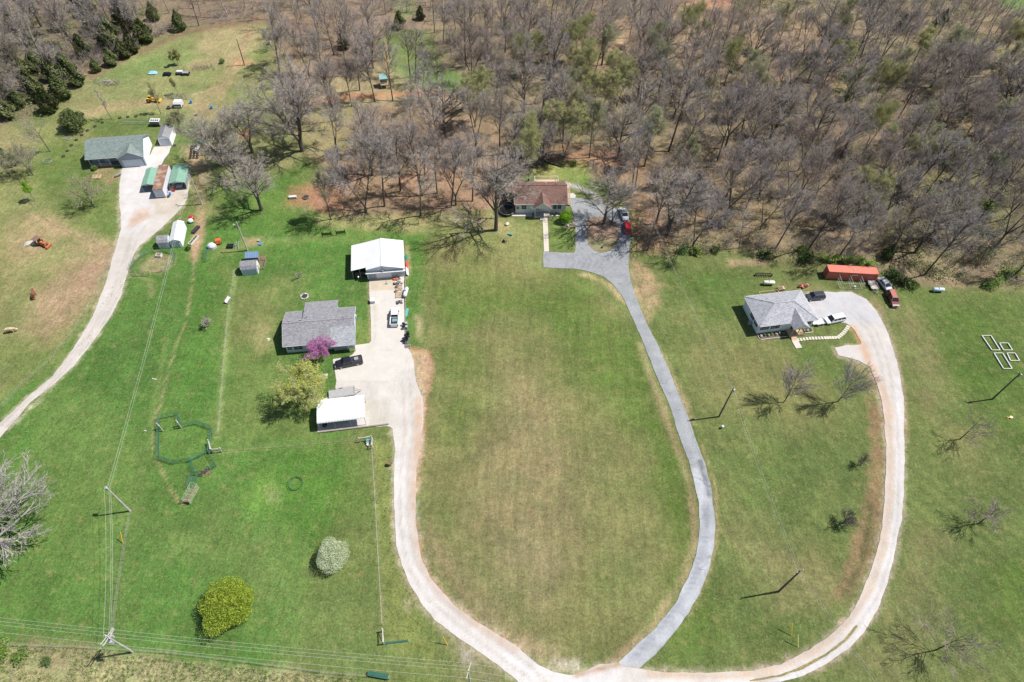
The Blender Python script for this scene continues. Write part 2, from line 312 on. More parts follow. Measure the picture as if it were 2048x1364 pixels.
 ('poly', (146, 144, 90), [(1370, 640), (1500, 690), (1700, 740), (1640, 860), (1480, 860), (1400, 760)], 6, .6, 1.2), ('poly', (84, 130, 48), [(1400, 520), (1500, 540), (1470, 640), (1400, 640), (1340, 560)], 5, .6, 1),
 ('poly', (100, 138, 58), [(1600, 690), (1720, 715), (1740, 760), (1700, 780), (1600, 745)], 3, .6, 1), ('poly', (152, 144, 98), [(1490, 1060), (1620, 1080), (1680, 1180), (1560, 1200), (1500, 1160)], 6, .6, 1.3),
 ('poly', (102, 130, 66), [(1560, 860), (1720, 880), (1700, 1010), (1560, 1010)], 6, .5, 1.2), ('poly', (94, 128, 60), [(1460, 900), (1600, 960), (1640, 1080), (1500, 1100), (1450, 1020)], 6, .4, 1.2),
 ('poly', (160, 138, 98), [(1735, 790), (1765, 820), (1770, 920), (1765, 1030), (1745, 1120), (1700, 1190), (1660, 1210), (1690, 1130), (1728, 1010), (1742, 900)], 1.2, 1, .8),
 ('line', (92, 104, 62), [(1742, 1010), (1738, 1060), (1725, 1120), (1690, 1190)], .7, .7, .3, .4), ('poly', (110, 150, 50), [(1370, 1240), (1420, 1180), (1440, 1220), (1420, 1300), (1330, 1320)], 3, .6, 1),
 ('poly', (98, 130, 56), [(1500, 1230), (1600, 1240), (1560, 1310), (1400, 1330), (1420, 1280)], 4, .5, 1), ('poly', (84, 128, 40), [(1840, 590), (2048, 600), (2048, 900), (1960, 840), (1900, 740)], 8, .65, 1.2),
 ('poly', (100, 126, 64), [(1900, 830), (2048, 860), (2048, 1364), (1880, 1300)], 8, .5, 1.2), ('poly', (96, 142, 36), [(1990, 1140), (2060, 1130), (2060, 1240), (1980, 1240)], 4, .5, 1),
 ('poly', (150, 146, 98), [(1800, 600), (1840, 620), (1900, 760), (1850, 800), (1810, 740)], 4, .6, 1.2), ('poly', (148, 142, 96), [(1800, 1060), (1880, 1080), (1860, 1200), (1790, 1230), (1820, 1130)], 5, .6, 1.2),
 ('poly', (150, 142, 98), [(1760, 1240), (1850, 1260), (1900, 1364), (1800, 1364), (1700, 1330)], 5, .4, 1.2), ('poly', (150, 146, 92), [(1860, 820), (1960, 860), (1960, 960), (1900, 930)], 5, .45, 1.2),
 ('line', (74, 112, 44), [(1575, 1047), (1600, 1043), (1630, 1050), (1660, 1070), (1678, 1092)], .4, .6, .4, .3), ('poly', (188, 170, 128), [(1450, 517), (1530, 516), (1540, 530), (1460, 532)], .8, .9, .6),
 ('poly', (172, 150, 110), [(1560, 575), (1640, 570), (1650, 585), (1600, 588)], 2, .6, 1), ('line', (206, 158, 114), [(1697, 648), (1712, 668), (1722, 688)], .5, .8, .3, .4),
 ('line', (176, 158, 120), [(1748, 595), (1774, 640), (1792, 700), (1806, 790), (1812, 880)], .7, .7, .5, .5), ('line', (186, 164, 122), [(1700, 722), (1735, 745), (1752, 790)], 1, .7, .5, .8),
 ('poly', (112, 150, 40), [(1605, 508), (1770, 515), (1770, 535), (1650, 525), (1600, 520)], 1.5, .5, 1),
 # bottom verge
 ('poly', (186, 182, 132), [(-300, 1290), (0, 1285), (200, 1300), (380, 1325), (560, 1345), (700, 1364), (700, 1500), (-300, 1500)], 1.5, .85, 1), ('poly', (150, 128, 96), [(60, 1280), (160, 1280), (180, 1310), (90, 1330)], 2, .6, 1),
 ('poly', (178, 172, 118), [(-300, 1345), (60, 1348), (200, 1364), (200, 1500), (-300, 1500)], 1.5, .8, 1),
 ('poly', (176, 160, 128), [(900, 1290), (960, 1310), (1000, 1364), (930, 1350)], 2, .5, 1.5), ('poly', (204, 196, 184), [(915, 1296), (945, 1300), (950, 1330), (925, 1322)], 1, .6, 1.5),
 # dirt shoulders of the left drive
 ('line', (196, 148, 108), [(830, 980), (833, 930), (842, 870), (848, 800), (858, 740), (850, 705), (822, 700)], .9, .85, .6, .8), ('poly', (210, 176, 142), [(815, 700), (858, 705), (864, 745), (852, 800), (844, 860), (834, 900), (830, 780)], 1, .9, .8),
 ('line', (190, 128, 78), [(833, 1050), (844, 1115), (862, 1155), (885, 1187), (915, 1216), (952, 1243), (1000, 1272), (1040, 1298)], .3, .9, .4, .35), ('line', (170, 156, 120), [(787, 940), (786, 1040), (795, 1110), (815, 1165), (860, 1235), (940, 1300), (1000, 1345)], .6, .6, .6, .5),
 ('line', (192, 166, 132), [(738, 560), (741, 640), (744, 690)], .4, .7, .4, .4), ('poly', (188, 160, 126), [(812, 480), (820, 500), (822, 545), (812, 560), (808, 530)], .5, .7),
 ('line', (176, 150, 118), [(1170, 440), (1150, 470), (1152, 500)], .5, .3, .3, .2),
 # woods floor
 ('poly', (160, 134, 110), MW, 3, 1, 1), ('poly', (178, 142, 116), [(640, 380), (740, 350), (900, 330), (1010, 330), (1010, 400), (860, 410), (700, 420), (620, 430), (570, 410)], 5, .8, 1),
 ('poly', (160, 156, 104), [(600, 200), (720, 195), (700, 260), (640, 330), (600, 290)], 5, .7, 1), ('poly', (178, 164, 124), [(690, 130), (770, 130), (900, 180), (930, 205), (860, 205), (760, 210), (600, 225), (590, 195)], 2.5, .8, 1),
 ('poly', (156, 140, 110), RW, 2.5, 1, 1), ('poly', (146, 124, 98), [(1300, 330), (1700, 200), (2100, 200), (2100, 540), (1700, 480), (1400, 480)], 12, .7, 1.3), ('poly', (174, 146, 118), [(1180, 20), (1420, 0), (1720, 60), (1650, 170), (1480, 180), (1300, 140), (1180, 120)], 10, .85, 1),
 ('poly', (116, 122, 74), [(1750, 330), (2100, 300), (2100, 470), (1850, 480), (1700, 420)], 10, .55, 1.3), ('poly', (120, 102, 88), [(900, 40), (1160, 20), (1120, 130), (1000, 160), (900, 130)], 8, .6, 1),
 ('poly', (176, 142, 114), [(1230, 300), (1300, 330), (1350, 470), (1330, 500), (1270, 500), (1262, 460), (1250, 380), (1190, 350), (1180, 320)], 3, .9, 1), ('poly', (184, 134, 104), [(1100, 290), (1240, 290), (1240, 330), (1120, 320)], 4, .6, 1),
 ('poly', (146, 128, 108), LW, 3, 1, 1), ('poly', (124, 120, 84), [(-100, 40), (300, 20), (150, 200), (-100, 260)], 8, .5, 1.2), ('poly', (150, 122, 100), [(160, 140), (262, 105), (380, 55), (540, 32), (540, 45), (383, 66), (262, 116), (180, 160)], 1.5, .8),
 # orchard slope left of the woods
 ('poly', (146, 146, 96), [(460, 150), (560, 110), (600, 250), (600, 330), (560, 370), (480, 420), (420, 420), (420, 320)], 5, .85, 1.2), ('poly', (118, 146, 72), [(470, 180), (520, 180), (530, 230), (470, 240)], 4, .6, 1),
 ('poly', (100, 146, 58), [(420, 380), (600, 330), (620, 420), (860, 452), (850, 470), (600, 480), (430, 440)], 3.5, .85, 1.2), ('poly', (190, 130, 86), [(475, 262), (500, 258), (502, 275), (480, 280)], 1, .8),
 ('poly', (178, 130, 100), [(585, 375), (640, 370), (680, 380), (690, 420), (640, 425), (610, 412), (575, 408)], 2, .85, 1), ('poly', (176, 164, 112), [(650, 440), (860, 425), (1000, 430), (1020, 460), (860, 458), (680, 462)], 3, .8, 1.2),
 ('line', (140, 156, 84), [(430, 330), (440, 400), (420, 430)], 2, .4, .8, 1),
 # openings
 ('poly', (132, 152, 92), [(765, 90), (800, 85), (830, 120), (880, 130), (935, 150), (930, 195), (880, 190), (820, 165), (780, 140)], 2, .85, .8), ('poly', (112, 148, 78), [(820, 132), (870, 132), (925, 150), (925, 178), (870, 176), (830, 160)], 1.5, .6, .8),
 ('poly', (140, 156, 96), [(780, 0), (830, 0), (830, 30), (800, 40)], 2, .8), ('poly', (200, 150, 110), [(700, 185), (770, 186), (860, 176), (910, 190), (912, 195), (850, 188), (780, 195), (700, 200), (600, 215), (600, 205)], 1, .9, .7),
 ('line', (206, 158, 124), [(762, 65), (775, 110), (772, 150)], 1, .6, .5, .7), ('poly', (206, 152, 120), [(1375, 0), (1470, -5), (1460, 16), (1380, 14)], 2, .8, 1), ('poly', (120, 160, 74), [(1990, -40), (2100, -40), (2100, 22), (2040, 26), (2000, 12)], 2, .9, .8),
 ('poly', (192, 166, 128), [(1210, 60), (1250, 50), (1260, 130), (1220, 145), (1200, 130)], 3, .7, 1), ('poly', (178, 176, 104), [(1070, 340), (1110, 325), (1180, 335), (1170, 355), (1120, 360), (1080, 358)], 1.5, .8, 1),
 ('poly', (136, 166, 80), [(1090, 330), (1160, 340), (1205, 380), (1190, 400), (1150, 380), (1135, 356)], 1.3, .75, .8), ('line', (206, 202, 200), [(1133, 367), (1155, 375), (1180, 385), (1200, 398)], .4, .9, .3, .9),
 ('poly', (204, 198, 190), [(985, 350), (1035, 347), (1040, 365), (1000, 372), (980, 365)], .8, .85, .5), ('poly', (128, 160, 76), [(1100, 438), (1150, 430), (1150, 500), (1100, 500)], 1, .7, .8),
 ('poly', (150, 158, 92), [(1020, 440), (1085, 432), (1085, 500), (1040, 520)], 2, .6, 1), ('poly', (172, 148, 124), [(1122, 425), (1150, 440), (1152, 460), (1135, 455)], .6, .6),
]
TRACK = (206, 196, 184)
def surface_material(name, kind):
    mm = bpy.data.materials.new(name); mm.use_nodes = True; t = mm.node_tree; N = t.nodes; L = t.links; b = N['Principled BSDF']
    b.inputs['Roughness'].default_value = .95; b.inputs['Specular IOR Level'].default_value = .15
    at = N.new('ShaderNodeAttribute'); at.attribute_name = 'tone'; tc = N.new('ShaderNodeTexCoord')
    def noise(sc, det=5, ro=.6, vec=None, sxy=None):
        n = N.new('ShaderNodeTexNoise'); n.inputs['Scale'].default_value = sc; n.inputs['Detail'].default_value = det; n.inputs['Roughness'].default_value = ro
        if sxy: mp = N.new('ShaderNodeMapping'); mp.inputs['Scale'].default_value = sxy; mp.inputs['Rotation'].default_value = (0, 0, .3); L.new(tc.outputs['Object'], mp.inputs[0]); L.new(mp.outputs[0], n.inputs['Vector'])
        else: L.new(tc.outputs['Object'], n.inputs['Vector'])
        return n.outputs[0]
    def rng(s, a, b_, c, d):
        q = N.new('ShaderNodeMapRange'); q.inputs[1].default_value = a; q.inputs[2].default_value = b_; q.inputs[3].default_value = c; q.inputs[4].default_value = d; L.new(s, q.inputs[0]); return q.outputs[0]
    def mulc(c, f):
        x = N.new('ShaderNodeMix'); x.data_type = 'RGBA'; x.blend_type = 'MULTIPLY'; x.inputs[0].default_value = 1; L.new(c, x.inputs[6]); L.new(f, x.inputs[7]); return x.outputs[2]
    def mixc(c, col, f):
        x = N.new('ShaderNodeMix'); x.data_type = 'RGBA'; L.new(f, x.inputs[0]); L.new(c, x.inputs[6]); x.inputs[7].default_value = (*col, 1); return x.outputs[2]
    c = at.outputs['Color']
    if kind == 'ground':
        c = mulc(c, rng(noise(.35, 6, .65), .3, .7, .84, 1.16)); c = mulc(c, rng(noise(2.6, 6, .8), .32, .68, .62, 1.38)); c = mulc(c, rng(noise(1.0, 4, .7, sxy=(1.6, .22, 1)), .3, .7, .86, 1.14)); c = mulc(c, rng(noise(.12, 4, .6), .35, .65, .88, 1.12)); c = mulc(c, rng(noise(1.1, 5, .75), .35, .65, .80, 1.18))
        c = mixc(c, S(196, 188, 136), rng(noise(3.6, 3, .7), .60, .70, 0, .6)); c = mixc(c, S(178, 164, 112), rng(noise(.5, 6, .7), .54, .72, 0, .42)); c = mixc(c, S(60, 96, 34), rng(noise(.9, 6, .75), .57, .72, 0, .38))
        c = mixc(c, S(56, 84, 38), rng(noise(3.1, 3, .7), .62, .74, 0, .4))
        h = noise(3.0, 5, .7); st, di = .9, .12
    elif kind == 'gravel':
        c = mulc(c, rng(noise(.5, 5, .6), .3, .7, .93, 1.06)); c = mulc(c, rng(noise(4.5, 5, .8), .3, .7, .82, 1.14)); c = mulc(c, rng(noise(.7, 5, .6, sxy=(3, .3, 1)), .3, .7, .95, 1.05)); h = noise(9, 3, .8); st, di = .5, .03
    elif kind == 'asphalt':
        c = mulc(c, rng(noise(.35, 5, .6), .3, .7, .84, 1.12)); c = mulc(c, rng(noise(2.2, 5, .8), .3, .7, .82, 1.12))
        v = N.new('ShaderNodeTexVoronoi'); v.feature = 'DISTANCE_TO_EDGE'; v.inputs['Scale'].default_value = .11; mp = N.new('ShaderNodeMapping'); L.new(tc.outputs['Object'], mp.inputs[0])
        nn = N.new('ShaderNodeTexNoise'); nn.inputs['Scale'].default_value = .5; L.new(tc.outputs['Object'], nn.inputs['Vector']); ad = N.new('ShaderNodeVectorMath'); ad.operation = 'MULTIPLY_ADD'; L.new(nn.outputs['Color'], ad.inputs[0]); ad.inputs[1].default_value = (3, 3, 0); L.new(mp.outputs[0], ad.inputs[2])
        L.new(ad.outputs[0], v.inputs['Vector']); c = mulc(c, rng(v.outputs['Distance'], 0, .008, .6, 1)); h = noise(8, 3, .8); st, di = .4, .02
    else:
        c = mulc(c, rng(noise(.4, 5, .7), .3, .7, .92, 1.05)); c = mulc(c, rng(noise(4, 4, .8), .3, .7, .93, 1.06)); h = noise(8, 3, .8); st, di = .3, .01
    L.new(c, b.inputs['Base Color']); bp = N.new('ShaderNodeBump'); bp.inputs['Strength'].default_value = st; bp.inputs['Distance'].default_value = di; L.new(h, bp.inputs['Height']); L.new(bp.outputs[0], b.inputs['Normal'])
    return mm
def col_attr(me, col):
    a = me.color_attributes.new('tone', 'FLOAT_COLOR', 'POINT'); a.data.foreach_set('color', np.c_[col, np.ones(len(col))].astype(np.float32).ravel())
def fastmesh(name, co, quads):
    me = bpy.data.meshes.new(name); me.vertices.add(len(co)); me.vertices.foreach_set('co', co.astype(np.float32).ravel())
    k = quads.shape[1]; me.loops.add(quads.size); me.loops.foreach_set('vertex_index', quads.astype(np.int32).ravel()); me.polygons.add(len(quads))
    me.polygons.foreach_set('loop_start', np.arange(0, quads.size, k, dtype=np.int32)); me.polygons.foreach_set('loop_total', np.full(len(quads), k, dtype=np.int32)); me.update(calc_edges=True); return me
xs = np.r_[np.array([-3000, -1500, -800, -500, -350, -280, -240, -225]), np.arange(-215, 225, .55), np.array([235, 260, 300, 400, 600, 900, 1600, 3000])]
ys = np.r_[np.array([-900, -400, -150, -60, -20, 0, 8]), np.arange(14, 300, .55), np.array([310, 330, 380, 460, 600, 900, 1600, 3000])]
gx, gy = np.meshgrid(xs, ys); P = np.c_[gx.ravel(), gy.ravel()]
EDGES = [[(742, 689), (816, 696), (832, 759), (846, 800), (845, 849), (840, 891), (834, 933), (831, 983), (831, 1051), (843, 1117), (859, 1151), (883, 1183), (912, 1212), (949, 1239), (996, 1268), (1038, 1295), (1074, 1328), (1105, 1344), (1171, 1342), (1235, 1325)], [(785, 854), (790, 899), (787, 944), (787, 1000), (789, 1051), (793, 1091), (803, 1130), (819, 1165), (843, 1207), (869, 1239), (906, 1268), (949, 1299), (993, 1328), (1038, 1364)],
 [(1277, 1338), (1432, 1346), (1508, 1340), (1561, 1328), (1614, 1302), (1656, 1273), (1698, 1233), (1719, 1199), (1738, 1152), (1753, 1104), (1764, 1056), (1769, 1004), (1772, 944), (1772, 891), (1768, 838), (1761, 793), (1740, 735), (1719, 722), (1677, 711), (1669, 696), (1724, 689)], [(1612, 586), (1703, 584), (1732, 598), (1753, 622), (1772, 656), (1793, 722), (1801, 759), (1807, 798), (1809, 864), (1809, 917), (1804, 1040), (1798, 1056), (1790, 1109), (1774, 1167), (1753, 1223), (1727, 1265), (1693, 1300), (1648, 1331), (1600, 1353)],
 [(0, 845), (60, 790), (104, 754), (146, 698), (185, 635), (210, 570), (227, 510), (241, 460), (238, 395), (244, 340)], [(380, 345), (366, 412), (316, 462), (280, 492), (258, 535), (242, 590), (200, 665), (146, 734), (100, 775), (10, 864)]]
OPS += [('line', (206, 192, 168), e, .7, .75, 1.2, .35) for e in EDGES]
OPS += [('poly', (190, 156, 126), [(90, 640), (150, 590), (215, 500), (228, 520), (190, 600), (130, 670), (80, 700), (60, 690)], 4, .7, 1.2), ('poly', (188, 158, 124), [(20, 480), (60, 440), (110, 440), (130, 480), (90, 510), (40, 520)], 4, .5, 1.2), ('line', (206, 168, 136), [(60, 430), (120, 460), (170, 475)], 1, .5, .5, .5)]
col = np.tile(np.array(S(*BASE)), (len(P), 1)); far = P[:, 1] > 232; col[far] = S(156, 134, 112)
paint(P, col, OPS)
pt = fbm(P, 14, 5)[:, None]; col *= .86 + .28 * pt; p2_ = fbm(P, 5, 8)[:, None]; col *= np.array([1, 1, 1]) + (p2_ - .5) * np.array([.35, .12, .3])
nx, ny = len(xs), len(ys); I = np.arange(nx * ny).reshape(ny, nx)
q = np.stack([I[:-1, :-1], I[:-1, 1:], I[1:, 1:], I[1:, :-1]], -1).reshape(-1, 4)
lum = col @ np.array([.3, .6, .1]); col = col * .9 + lum[:, None] * .1 * np.array([1.1, 1.02, .8]); gr = np.clip((col[:, 1] / (col[:, 0] + 1e-6) - 1.0) * 2.2, 0, 1)[:, None]; col = col * (1 - gr * np.array([.08, .09, .10])) * .97; 
def stripes(poly, ang, per, amp):
    global col
    k = inside(P, wpoly(poly)); ph = P[k] @ np.array([math.cos(ang), math.sin(ang)]) + (fbm(P[k], 30, 71) - .5) * 6
    col[k] *= (1 + amp * np.sin(ph * 2 * math.pi / per) * (.4 + fbm(P[k], 9, 72)))[:, None]
for pl_, f_ in (([(1262, 500), (1500, 500), (1760, 560), (2500, 560), (2500, 1600), (1500, 1500), (1300, 1330), (1420, 1130), (1432, 1040), (1380, 830), (1290, 640)], (.90, .86, .88)), ([(850, 470), (1090, 545), (1240, 620), (1395, 960), (1395, 1080), (1240, 1320), (1100, 1325), (930, 1220), (850, 1100)], (.97, .90, .95))):
    k = inside(P, wpoly(pl_)); col[k] *= np.array(f_)
stripes([(850, 470), (1090, 545), (1240, 620), (1395, 960), (1395, 1080), (1240, 1320), (1100, 1325), (930, 1220), (850, 1100)], .03, 2.6, .06)
stripes([(1270, 510), (1500, 510), (1720, 720), (1760, 860), (1760, 1050), (1650, 1260), (1300, 1325), (1430, 1080), (1380, 850), (1300, 660)], .35, 2.6, .06)
stripes([(1810, 600), (2500, 600), (2500, 1500), (1600, 1400), (1790, 1180), (1815, 900)], .6, 2.8, .08)
z = (fbm(P, 6, 4) - .5) * .10; me = fastmesh('ground', np.c_[P, z - .05], q); col_attr(me, col); me.materials.append(surface_material('grass_ground', 'ground'))
me.polygons.foreach_set('use_smooth', [True] * len(me.polygons))
ground = bpy.data.objects.new('ground', me); C.objects.link(ground); ground['kind'] = 'structure'

def tracks(cl, offs=(-.8, .8)):
    c = [np.array(G(*p)) for p in cl]; out = []
    for o in offs:
        q = []
        for i in range(len(c)):
            d = c[min(i + 1, len(c) - 1)] - c[max(i - 1, 0)]; d /= np.hypot(*d); q.append(tuple(to_px0(*(c[i] + np.array([-d[1], d[0]]) * o))))
        out.append(('line', TRACK, q, .35, .75, .5, .22))
    return out
def to_px0(x, y):
    v = Vector((x, y, -CAM_H)); d = v.dot(fw); return 1024 + F_PX * v.dot(rt) / d, 682 - F_PX * v.dot(up) / d
def sheet(name, px, rgb, kind, z=.03, ops=(), jit=.07, step=.45, seed=1, zt=.0):
    poly = wpoly(px); out = []; r = random.Random(seed)
    n = len(poly); oo = 0
    for i in range(n):
        a, b_ = poly[i], poly[(i + 1) % n]; k = max(1, int(np.hypot(*(b_ - a)) / .5)); d = (b_ - a) / (np.hypot(*(b_ - a)) + 1e-9); nn = np.array([-d[1], d[0]])
        for j in range(k): oo = oo * .72 + r.uniform(-jit, jit); out.append(a + (b_ - a) * j / k + nn * oo)
    poly = np.array(out); lo = poly.min(0) - 1; hi = poly.max(0) + 1
    X = np.arange(lo[0], hi[0], step); Y = np.arange(lo[1], hi[1], step); gx, gy = np.meshgrid(X, Y); P = np.c_[gx.ravel(), gy.ravel()]
    ins = inside(P, poly); I = np.arange(len(P)).reshape(len(Y), len(X)); q = np.stack([I[:-1, :-1], I[:-1, 1:], I[1:, 1:], I[1:, :-1]], -1).reshape(-1, 4)
    q = q[ins[q].any(1)]; used = np.unique(q); mp = np.full(len(P), -1); mp[used] = np.arange(len(used)); q = mp[q]; P = P[used]; ins = ins[used]
    o = np.where(~ins)[0]; _, bp = segdist(P[o], poly, True, True); P[o] = bp
    col = np.tile(np.array(S(*rgb)), (len(P), 1)); paint(P, col, ops)
    if kind == 'gravel': lm = col.mean(1)[:, None]; col = (col * .78 + lm * .22) * .94 * (.9 + .2 * fbm(P, 4, 61)[:, None])
    if kind == 'asphalt': col = col * (.9 + .2 * fbm(P, 5, 62)[:, None]) * np.array([1.0, 1.0, .95])
    me = fastmesh(name, np.c_[P, np.full(len(P), z)], q); col_attr(me, col); me.materials.append(MATS.setdefault('srf_' + kind, surface_material('surface_' + kind, kind) if 'srf_' + kind not in MATS else MATS['srf_' + kind]))
    ob = bpy.data.objects.new(name, me); C.objects.link(ob); ob['kind'] = 'structure'; return ob
# asphalt drive with turning loop
ASPH = [(1087, 503), (1120, 505), (1148, 506), (1151, 500), (1150, 455), (1148, 432), (1143, 415), (1136, 404), (1134.6, 394), (1160, 396), (1184.7, 400), (1200.6, 404.7), (1229.6, 416.5), (1239, 416), (1258, 425), (1258.6, 445), (1262, 469), (1260, 493), (1257, 511), (1258, 535), (1262.6, 564), (1274.5, 598), (1292, 645), (1311, 680), (1337.8, 740.7), (1369.5, 817), (1395.9, 891), (1411.7, 933), (1422, 973), (1430, 1040), (1430.7, 1054), (1428.9, 1091), (1419.6, 1133), (1401, 1186), (1369.5, 1236), (1332.5, 1286), (1300, 1318), (1277, 1337), (1250, 1334), (1234.9, 1324.7), (1264, 1297), (1311, 1257), (1351, 1207), (1377, 1154), (1393, 1109), (1398.5, 1056), (1397, 1004), (1388, 965), (1380, 930), (1361.6, 880), (1340.5, 814), (1316.7, 759), (1298, 714), (1283.7, 680), (1269, 646), (1256, 614), (1242.8, 590), (1227, 569), (1205.9, 553), (1182, 544), (1147.8, 537), (1116, 536), (1086.6, 535)]
AOP = [('line', (190, 196, 206), [(1316, 700), (1380, 870), (1405, 960)], 1.2, .5, .4, .6), ('poly', (200, 204, 214), [(1384, 935), (1412, 938), (1432, 1050), (1425, 1120), (1380, 1230), (1280, 1337), (1235, 1325), (1340, 1220), (1400, 1080)], .3, .9, .1), ('line', (172, 176, 190), [(1412, 1010), (1412, 1100), (1370, 1190), (1300, 1275), (1262, 1315)], .9, .6, .6, .5),
  ('poly', (166, 168, 180), [(1100, 510), (1250, 515), (1250, 560), (1180, 540), (1100, 530)], 2, .5, 1)] + [('line', (140, 142, 152), [(a, b), (c, d)], .12, .8, .1, .05) for a, b, c, d in [(1256, 614, 1278, 607), (1272, 652, 1293, 646), (1330, 788, 1352, 783), (1378, 931, 1400, 926), (1393, 1109, 1426, 1114), (1232, 568, 1262, 566), (1236, 1325, 1275, 1334)]] + [('line', (126, 128, 138), [(1400, 924), (1404, 940), (1411, 960), (1418, 990)], .4, .8, .3, .4)] + [('line', (142, 144, 156), [(1130 + i * 11, 508), (1136 + i * 12, 522), (1130 + i * 11, 537)], .3, .65, .3, .14) for i in range(9)]
for i in range(40):
    t_ = i / 39; ox, oy = (np.interp(t_, [0, .4, .7, 1], [1409, 1414, 1380, 1275]), np.interp(t_, [0, .4, .7, 1], [1010, 1060, 1180, 1310]))
    AOP.append(('line', (150, 154, 166), [(ox - 4, oy + 1), (ox + 5, oy)], .25, .5, .3, .15))
AOP += [('line', (216, 208, 198), [(1234, 1326), (1255, 1334), (1280, 1338)], .6, .9, .8, .3)]
sheet('asphalt_driveway', ASPH, (172, 176, 183), 'asphalt', .03, AOP, jit=.07)
sheet('driveway_island', [(1173, 444), (1176, 438), (1195, 433), (1215, 436), (1230, 446), (1238, 460), (1239, 478), (1232, 494), (1218, 503), (1203, 506), (1190, 502), (1178, 491), (1173, 472)], (176, 146, 120), 'gravel', .06, [('poly', (160, 158, 104), [(1175, 480), (1238, 475), (1238, 510), (1190, 510)], 1.5, .9, .8), ('poly', (190, 152, 124), [(1210, 455), (1235, 455), (1235, 480), (1212, 478)], 1, .5, .8)], jit=.05, step=.3)
sheet('front_path', [(1085, 433), (1095, 433), (1098, 503), (1088, 503)], (232, 222, 208), 'concrete', .04, jit=0)
sheet('house_path', [(1133, 396), (1150, 396), (1152, 391), (1146, 386), (1134, 388)], (222, 218, 214), 'concrete', .05, jit=0)
# centre gravel and concrete drive
GOP = [('line', (226, 190, 158), [(826, 1000), (830, 930), (838, 860), (836, 800)], .5, .8, .6, .8), ('line', (222, 180, 148), [(826, 1010), (833, 1090), (850, 1145), (885, 1195), (940, 1240), (1030, 1300)], .6, .6, .5, .6), ('line', (240, 236, 234), [(800, 920), (800, 1050), (815, 1130), (860, 1200), (960, 1290), (1060, 1350)], 1.5, .8, .6, 1), ('line', (216, 202, 194), [(815, 900), (815, 1040), (828, 1120), (880, 1200), (980, 1280)], .25, .5, .4, .15),
  ('poly', (216, 208, 192), [(728, 800), (770, 800), (785, 850), (740, 850)], 1.2, .9, .8), ('poly', (244, 240, 240), [(1010, 1310), (1100, 1345), (1230, 1335), (1240, 1400), (1040, 1400)], 2, .8, .6), ('poly', (226, 196, 164), [(1290, 1338), (1440, 1345), (1540, 1334), (1540, 1352), (1420, 1366), (1300, 1360)], .8, .8, .6), ('line', (244, 244, 244), [(1300, 1361), (1430, 1364), (1500, 1362), (1540, 1352)], .5, .7, .4, .3), ('line', (200, 150, 100), [(1240, 1328), (1180, 1343), (1150, 1350)], .5, .8, .4, .4)]
GRAV = [(742, 689), (776, 695), (808, 696), (816.7, 696), (827, 719), (832, 759), (846, 800), (845.7, 849), (840.5, 891), (833.9, 933), (831, 983), (831, 1051), (843, 1117), (859, 1151), (882.7, 1183), (911.7, 1212), (948.7, 1239), (996, 1268), (1038, 1295), (1073.9, 1328), (1105, 1344), (1140, 1350), (1171, 1342), (1200, 1329), (1235, 1325), (1250, 1333), (1277, 1338), (1330, 1344), (1432, 1346), (1508, 1341), (1508, 1366), (1488, 1366), (1420, 1382), (1300, 1390), (1270, 1430), (1060, 1430), (1038, 1364), (993.5, 1328), (948.7, 1299), (906, 1268), (869.5, 1239), (843, 1207), (819, 1165), (803.5, 1130), (793, 1091), (789, 1051), (787, 1000), (787.7, 944), (790, 899), (785, 854), (770, 851), (636, 864), (634, 800), (671, 790), (671, 770), (673, 759), (666, 719), (700, 712)]
GOP += tracks([(812, 760), (818, 860), (808, 950), (809, 1050), (824, 1130), (862, 1190), (920, 1240), (985, 1290), (1060, 1345), (1090, 1380)])
sheet('gravel_driveway', GRAV, (228, 221, 212), 'gravel', .02, GOP)
sheet('concrete_driveway', [(738, 558), (808, 553), (809, 620), (809, 705), (812, 735), (780, 762), (673, 762), (666, 719), (700, 713), (709.5, 706), (710, 690), (742, 686), (741.5, 638), (739, 590)], (226, 221, 213), 'concrete', .045, [('poly', (216, 200, 178), [(738, 558), (790, 553), (790, 580), (740, 582)], .3, .9, .1), ('line', (200, 192, 178), [(748, 600), (750, 640), (748, 690)], .6, .5, .8, .3), ('poly', (206, 194, 150), [(746, 612), (752, 610), (750, 622)], .6, .6), ('poly', (196, 194, 160), [(735, 692), (742, 690), (742, 700)], .6, .6), ('line', (204, 198, 190), [(740, 606), (808, 602)], .08, .8, .1, .03), ('line', (204, 198, 190), [(742, 652), (809, 650)], .08, .8, .1, .03), ('line', (204, 198, 190), [(744, 700), (809, 700)], .08, .8, .1, .03)], jit=.04)
# right lane with its looping sweep
RL = [(1508, 1340.5), (1560.8, 1328.6), (1613.6, 1302), (1655.8, 1273), (1698, 1233.6), (1719, 1199), (1737.6, 1151.8), (1753.5, 1104), (1764, 1056), (1769, 1004), (1772, 944), (1772, 891), (1768, 838), (1761, 793), (1750.8, 761.8), (1740, 735), (1719, 722), (1700, 716), (1677, 711), (1669, 696), (1692.8, 691), (1724.4, 689), (1711, 662), (1692.7, 646), (1655.8, 646), (1634, 642), (1616, 604), (1612, 586), (1640, 584), (1703, 584), (1732, 598), (1753.5, 622), (1772, 656), (1785, 693), (1793, 722), (1801, 759), (1807.5, 798), (1809, 864), (1809, 917), (1807.5, 970), (1803.6, 1040), (1798, 1056), (1790, 1109), (1774.6, 1167), (1753.5, 1223), (1727, 1265), (1692.7, 1299.6), (1648, 1331), (1600, 1353), (1560, 1362), (1508, 1366)]
